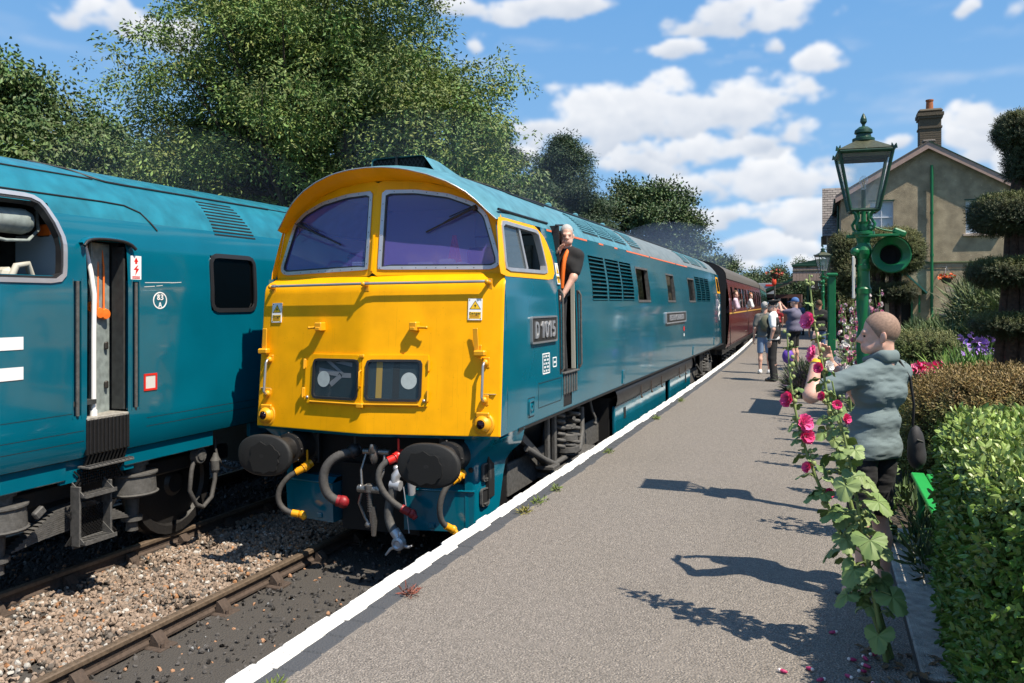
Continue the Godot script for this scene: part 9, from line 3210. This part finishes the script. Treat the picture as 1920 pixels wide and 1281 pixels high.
func lamps_and_signs() -> void:
	var o := thing("station_lamp", "tall green station lamp with barley-twist post and glazed lantern, nearest the photographer", "street lamp", Wp(0.32, 0, 7.19), "green station lamps")
	var rows := []
	for i in 70:   # twisted post
		var y := 0.35 + 1.50 * i / 69.0
		var row := []
		for k in 18:
			var a := TAU * k / 18
			var rr := 0.046 + 0.009 * cos(3.0 * a - y * 16.0)
			row.append(Vector3(rr * cos(a), y, -rr * sin(a)))
		rows.append(row)
	var g := G.new(); g.grid(rows, true)
	g.lathe(Vector3.ZERO, [[0.11, 0.0], [0.11, 0.12], [0.085, 0.16], [0.075, 0.30], [0.055, 0.36]], 18)
	g.lathe(Vector3.ZERO, [[0.058, 1.82], [0.062, 1.86], [0.050, 1.88], [0.046, 2.0], [0.052, 2.02], [0.052, 2.05], [0.044, 2.06], [0.044, 2.10]], 18)
	g.lathe(Vector3.ZERO, [[0.045, 2.10], [0.060, 2.14], [0.064, 2.17], [0.052, 2.21], [0.044, 2.23], [0.058, 2.27], [0.085, 2.30], [0.085, 2.32], [0.055, 2.33], [0.055, 2.38], [0.060, 2.40], [0.02, 2.40], [0.016, 2.50]], 18)
	part(o, "post", g, M.green_paint)
	g = G.new()
	g.box(Vector3(-0.02, 2.285, 0), Vector3(0.22, 0.028, 0.028), Basis(), 0.006); g.ball(Vector3(-0.06, 2.16, 0.03), Vector3.ONE * 0.04, 10)
	part(o, "ladder_bar", g, M.green_paint)
	for a in 4:
		var d := Vector3(cos(a * PI / 2 + 0.6), 0, sin(a * PI / 2 + 0.6))
		g = G.new(); g.tube([d * 0.05 + Vector3(0, 2.33, 0), d * 0.085 + Vector3(0, 2.34, 0), d * 0.10 + Vector3(0, 2.38, 0), d * 0.065 + Vector3(0, 2.43, 0), d * 0.07 + Vector3(0, 2.47, 0), d * 0.09 + Vector3(0, 2.485, 0)], [0.012], 6)
		part(o, "scroll_bracket", g, M.green_paint)
	# lantern: four sloping panes in a frame
	var yw := Basis(Vector3.UP, 0.06)
	var c0 := []
	var c1 := []
	for k in [[-1, 1], [1, 1], [1, -1], [-1, -1]]:
		c0.append(yw * Vector3(k[0] * 0.105, 2.49, k[1] * 0.105)); c1.append(yw * Vector3(k[0] * 0.195, 2.95, k[1] * 0.195))
	g = G.new()
	for i in 4:
		var j := (i + 1) % 4
		g.tube([c0[i], c1[i]], [0.013], 4); g.tube([c0[i], c0[j]], [0.014], 4); g.tube([c1[i], c1[j]], [0.018], 4)
		var od: Vector3 = (c1[i] * Vector3(1, 0, 1)).normalized()
		g.prism([Vector2(-0.03, 0), Vector2(0.03, 0), Vector2(0.02, 0.04), Vector2(0.0, 0.02), Vector2(-0.02, 0.05)], c1[i] + od * 0.01, od, Vector3.UP, od.cross(Vector3.UP) * 0.008)
		var m: Vector3 = (c1[i] + c1[j]) * 0.5
		g.ball(m + Vector3(0, 0.012, 0), Vector3.ONE * 0.012, 6)
	part(o, "lantern_frame", g, M.green_dark)
	for i in 4:
		var j := (i + 1) % 4
		g = G.new(); g.quad(c0[i], c0[j], c1[j], c1[i])
		part(o, "pane", g, M.glass)
	g = G.new()
	for i in 4:
		var j := (i + 1) % 4
		var t0 := Vector3(c1[i].x * 0.34, 3.05, c1[i].z * 0.34)
		var t1 := Vector3(c1[j].x * 0.34, 3.05, c1[j].z * 0.34)
		g.quad(c1[i] * Vector3(1.06, 1, 1.06) + Vector3(0, 0.015, 0), c1[j] * Vector3(1.06, 1, 1.06) + Vector3(0, 0.015, 0), t1, t0)
		g.quad(c1[j] * 0.99 + Vector3(0, 0.03, 0), c1[i] * 0.99 + Vector3(0, 0.03, 0), c1[i] * Vector3(0.88, 0.985, 0.88), c1[j] * Vector3(0.88, 0.985, 0.88))
	part(o, "lantern_roof", g, M.verdigris)
	g = G.new()
	g.lathe(Vector3.ZERO, [[0.068, 3.04], [0.085, 3.055], [0.085, 3.075], [0.06, 3.085], [0.055, 3.11], [0.070, 3.12], [0.066, 3.145], [0.035, 3.17], [0.012, 3.175], [0.012, 3.19], [0.026, 3.21], [0.024, 3.235], [0.010, 3.27], [0.0, 3.285]], 16)
	part(o, "finial", g, M.green_dark)
	g = G.new(); g.cyl(Vector3(0, 2.49, 0), Vector3(0, 2.66, 0), 0.017, 0.017, 8)
	part(o, "lamp_holder", g, M.green_dark)
	g = G.new(); g.ball(Vector3(0, 2.735, 0), Vector3(0.035, 0.042, 0.035), 12); g.cyl(Vector3(0, 2.66, 0), Vector3(0, 2.71, 0), 0.016, 0.022, 8)
	part(o, "glass_bulb", g, M.glass)
	g = G.new(); g.tube([Vector3(0, 2.68, 0), Vector3(0.01, 2.73, 0), Vector3(0, 2.75, 0.008), Vector3(-0.01, 2.73, 0), Vector3(0, 2.68, 0.0)], [0.003], 4)
	part(o, "filament", g, M.lining)
	var l2 := dup(o, "smaller-looking second green station lamp far down the platform, right of the canopy", Wp(0.05, 0, 29.5), 0.3)
	l2.scale = Vector3(1.05, 1.13, 1.05)
	# loudspeaker on an arm
	o = thing("loudspeaker", "round green horn loudspeaker hanging from the arm of the near lamp post", "loudspeaker", Wp(0.52, 2.13, 7.15))
	var fb := Basis(Vector3.UP, 0.1) * Basis(Vector3.RIGHT, PI / 2)
	g = G.new()
	g.lathe(Vector3.ZERO, [[0.0, -0.26], [0.09, -0.25], [0.115, -0.2], [0.125, -0.05], [0.142, 0.02], [0.146, 0.03], [0.138, 0.032], [0.085, 0.0], [0.078, -0.02]], 28, fb)
	part(o, "horn", g, M.green_paint)
	g = G.new(); g.lathe(Vector3.ZERO, [[0.08, -0.03], [0.06, -0.10], [0, -0.12]], 20, fb)
	part(o, "dark_throat", g, M.dark_inside)
	g = G.new()
	for i in 2:
		var rw := []
		for z in [0.03, 0.10]:
			var row := []
			for k in 13:
				var a := PI * (0.02 + 0.96 * k / 12.0)
				row.append(Vector3((0.146 - 0.004 * i) * cos(a), (0.146 - 0.004 * i) * sin(a), z))
			rw.append(row)
		if i: rw.reverse()
		g.grid(rw)
	part(o, "hood", g, M.green_paint)
	g = G.new()
	g.box(Vector3(-0.09, 0.155, 0.02), Vector3(0.30, 0.022, 0.022), Basis(), 0.004); g.box(Vector3(0.06, 0.175, 0.0), Vector3(0.10, 0.05, 0.06), Basis(Vector3.BACK, -0.4), 0.012)
	g.tube([Vector3(0.04, 0.18, 0), Vector3(-0.06, 0.20, 0.01), Vector3(-0.16, 0.24, 0.01)], [0.007], 5)
	part(o, "arm", g, M.green_paint)
	# board seen edge-on between two green posts, and the plate on the lamp
	o = thing("station_name_board", "station name board seen edge-on between two green posts beyond the lamp", "sign", Wp(0.15, 0, 13.0))
	for z in [0.0, -1.9]:
		g = G.new(); g.box(Vector3(0, 1.08, z), Vector3(0.10, 2.12, 0.10), Basis(), 0.01); g.box(Vector3(0, 2.16, z), Vector3(0.16, 0.05, 0.16), Basis(), 0.015)
		part(o, "post", g, M.green_paint)
	g = G.new(); g.box(Vector3(0.0, 1.72, -0.95), Vector3(0.05, 0.60, 1.8), Basis(), 0.01)
	part(o, "board", g, M.white)
	g = G.new(); g.box(Vector3(0.0, 2.05, -0.95), Vector3(0.07, 0.06, 1.8)); g.box(Vector3(0.0, 1.4, -0.95), Vector3(0.07, 0.06, 1.8))
	part(o, "rail", g, M.green_paint)
	o = thing("lamp_plate", "thin white plate fixed edge-on to the near lamp post", "sign", Wp(0.25, 1.95, 7.25))
	g = G.new(); g.box(Vector3.ZERO, Vector3(0.018, 0.34, 0.36), Basis(Vector3.UP, -0.06), 0.004)
	part(o, "plate", g, M.white_dirty)
	g = G.new(); g.box(Vector3(0.035, 0.10, 0), Vector3(0.06, 0.02, 0.03)); g.box(Vector3(0.035, -0.10, 0), Vector3(0.06, 0.02, 0.03))
	part(o, "clip", g, M.green_paint)

func small_things() -> void:
	# fallen hollyhock blossoms, rolled up
	var g := G.new()
	g.lathe(Vector3.ZERO, [[0.0, -0.024], [0.006, -0.020], [0.0095, -0.004], [0.007, 0.012]], 8)
	var am := g.mesh(tinted(M.petal, Color(0.42, 0.03, 0.12)))
	var w := G.new()
	w.lathe(Vector3.ZERO, [[0.0072, 0.010], [0.0085, 0.016], [0.005, 0.022], [0, 0.024]], 8)
	w.add_to(am, tinted(M.petal, Color(0.74, 0.66, 0.62)))
	var at := [[0.06, 4.62], [-0.17, 4.05], [-0.05, 4.12], [-0.24, 3.85], [-0.12, 3.72], [0.14, 4.30], [0.18, 4.18], [0.20, 4.25], [0.12, 4.10], [0.22, 4.05], [0.02, 3.75], [0.05, 3.9], [-0.28, 3.62], [-0.2, 3.6], [0.16, 3.82], [0.18, 3.78], [0.1, 3.7], [-0.02, 3.6], [0.24, 4.4], [0.20, 4.34], [0.23, 3.95], [-0.4, 3.78], [-0.36, 3.56], [0.0, 4.02]]
	for i in at.size():
		var o := single("fallen_blossom", am, null, "rolled-up fallen pink blossom lying on the tarmac under the hollyhocks", "blossom", Wp(at[i][0], 0.012, at[i][1]), "fallen hollyhock blossoms")
		o.rotation = Vector3(PI / 2 * rng.randf_range(0.85, 1.0), rng.randf() * TAU, 0)
	# weeds in the joint between coping and tarmac
	var tf := spray(14, 0.05, 0.012, 0.03, -0.6, 15)
	var notes := ["first low weed in the coping joint, nearest the camera", "reddish weed sprig in the coping joint", "yellow-green weed tuft by the blue skirt of the locomotive", "small bright weed tuft beyond the yellow-green one", "longer weed tuft level with the cab steps", "bright green weed patch level with the springs", "tiny weed further along the coping joint", "last weed visible along the coping joint"]
	var ws := [3.05, 4.35, 6.35, 6.75, 7.2, 9.3, 12.2, 14.5]
	for i in 8:
		var o := thing("weed", notes[i], "weed", Wp(edge_x(ws[i]) + 0.27, 0.0, ws[i]), "weeds in the platform joint")
		var xf := []
		var cl := []
		for k in 5:
			xf.append(Transform3D(Basis(Vector3.UP, rng.randf() * TAU).scaled(Vector3.ONE * rng.randf_range(0.6, 1.2)), Vector3(rng.randf_range(-0.03, 0.03), 0.015, rng.randf_range(-0.09, 0.09))))
			cl.append([Color(0.16, 0.22, 0.05), Color(0.20, 0.06, 0.04), Color(0.24, 0.22, 0.05)][1 if i == 1 else (2 if i == 2 else 0)])
		multi(o, "leaves", tf, xf, cl)
	# dry leaf litter at the foot of the hedge
	var lt := single("leaf_litter", (func():
		var r := G.new()
		for i in 90:
			var p := Wp(rng.randf_range(0.16, 0.62), 0.008, rng.randf_range(3.5, 4.5))
			var a := rng.randf() * TAU
			var d := Vector3(cos(a), rng.randf_range(0.0, 0.3), sin(a)) * rng.randf_range(0.012, 0.04)
			var sd := d.cross(Vector3.UP) * 0.5
			r.tri(p - d, p + sd + Vector3(0, 0.006, 0), p + d); r.tri(p - d, p + d, p - sd)
		return r).call(), mat("dry_leaf", Color(0.20, 0.12, 0.06), 0.9, 0, "mottle", 6.0), "dry brown leaf litter at the foot of the near hedge", "leaf litter")
	lt.set_meta("kind", "stuff")
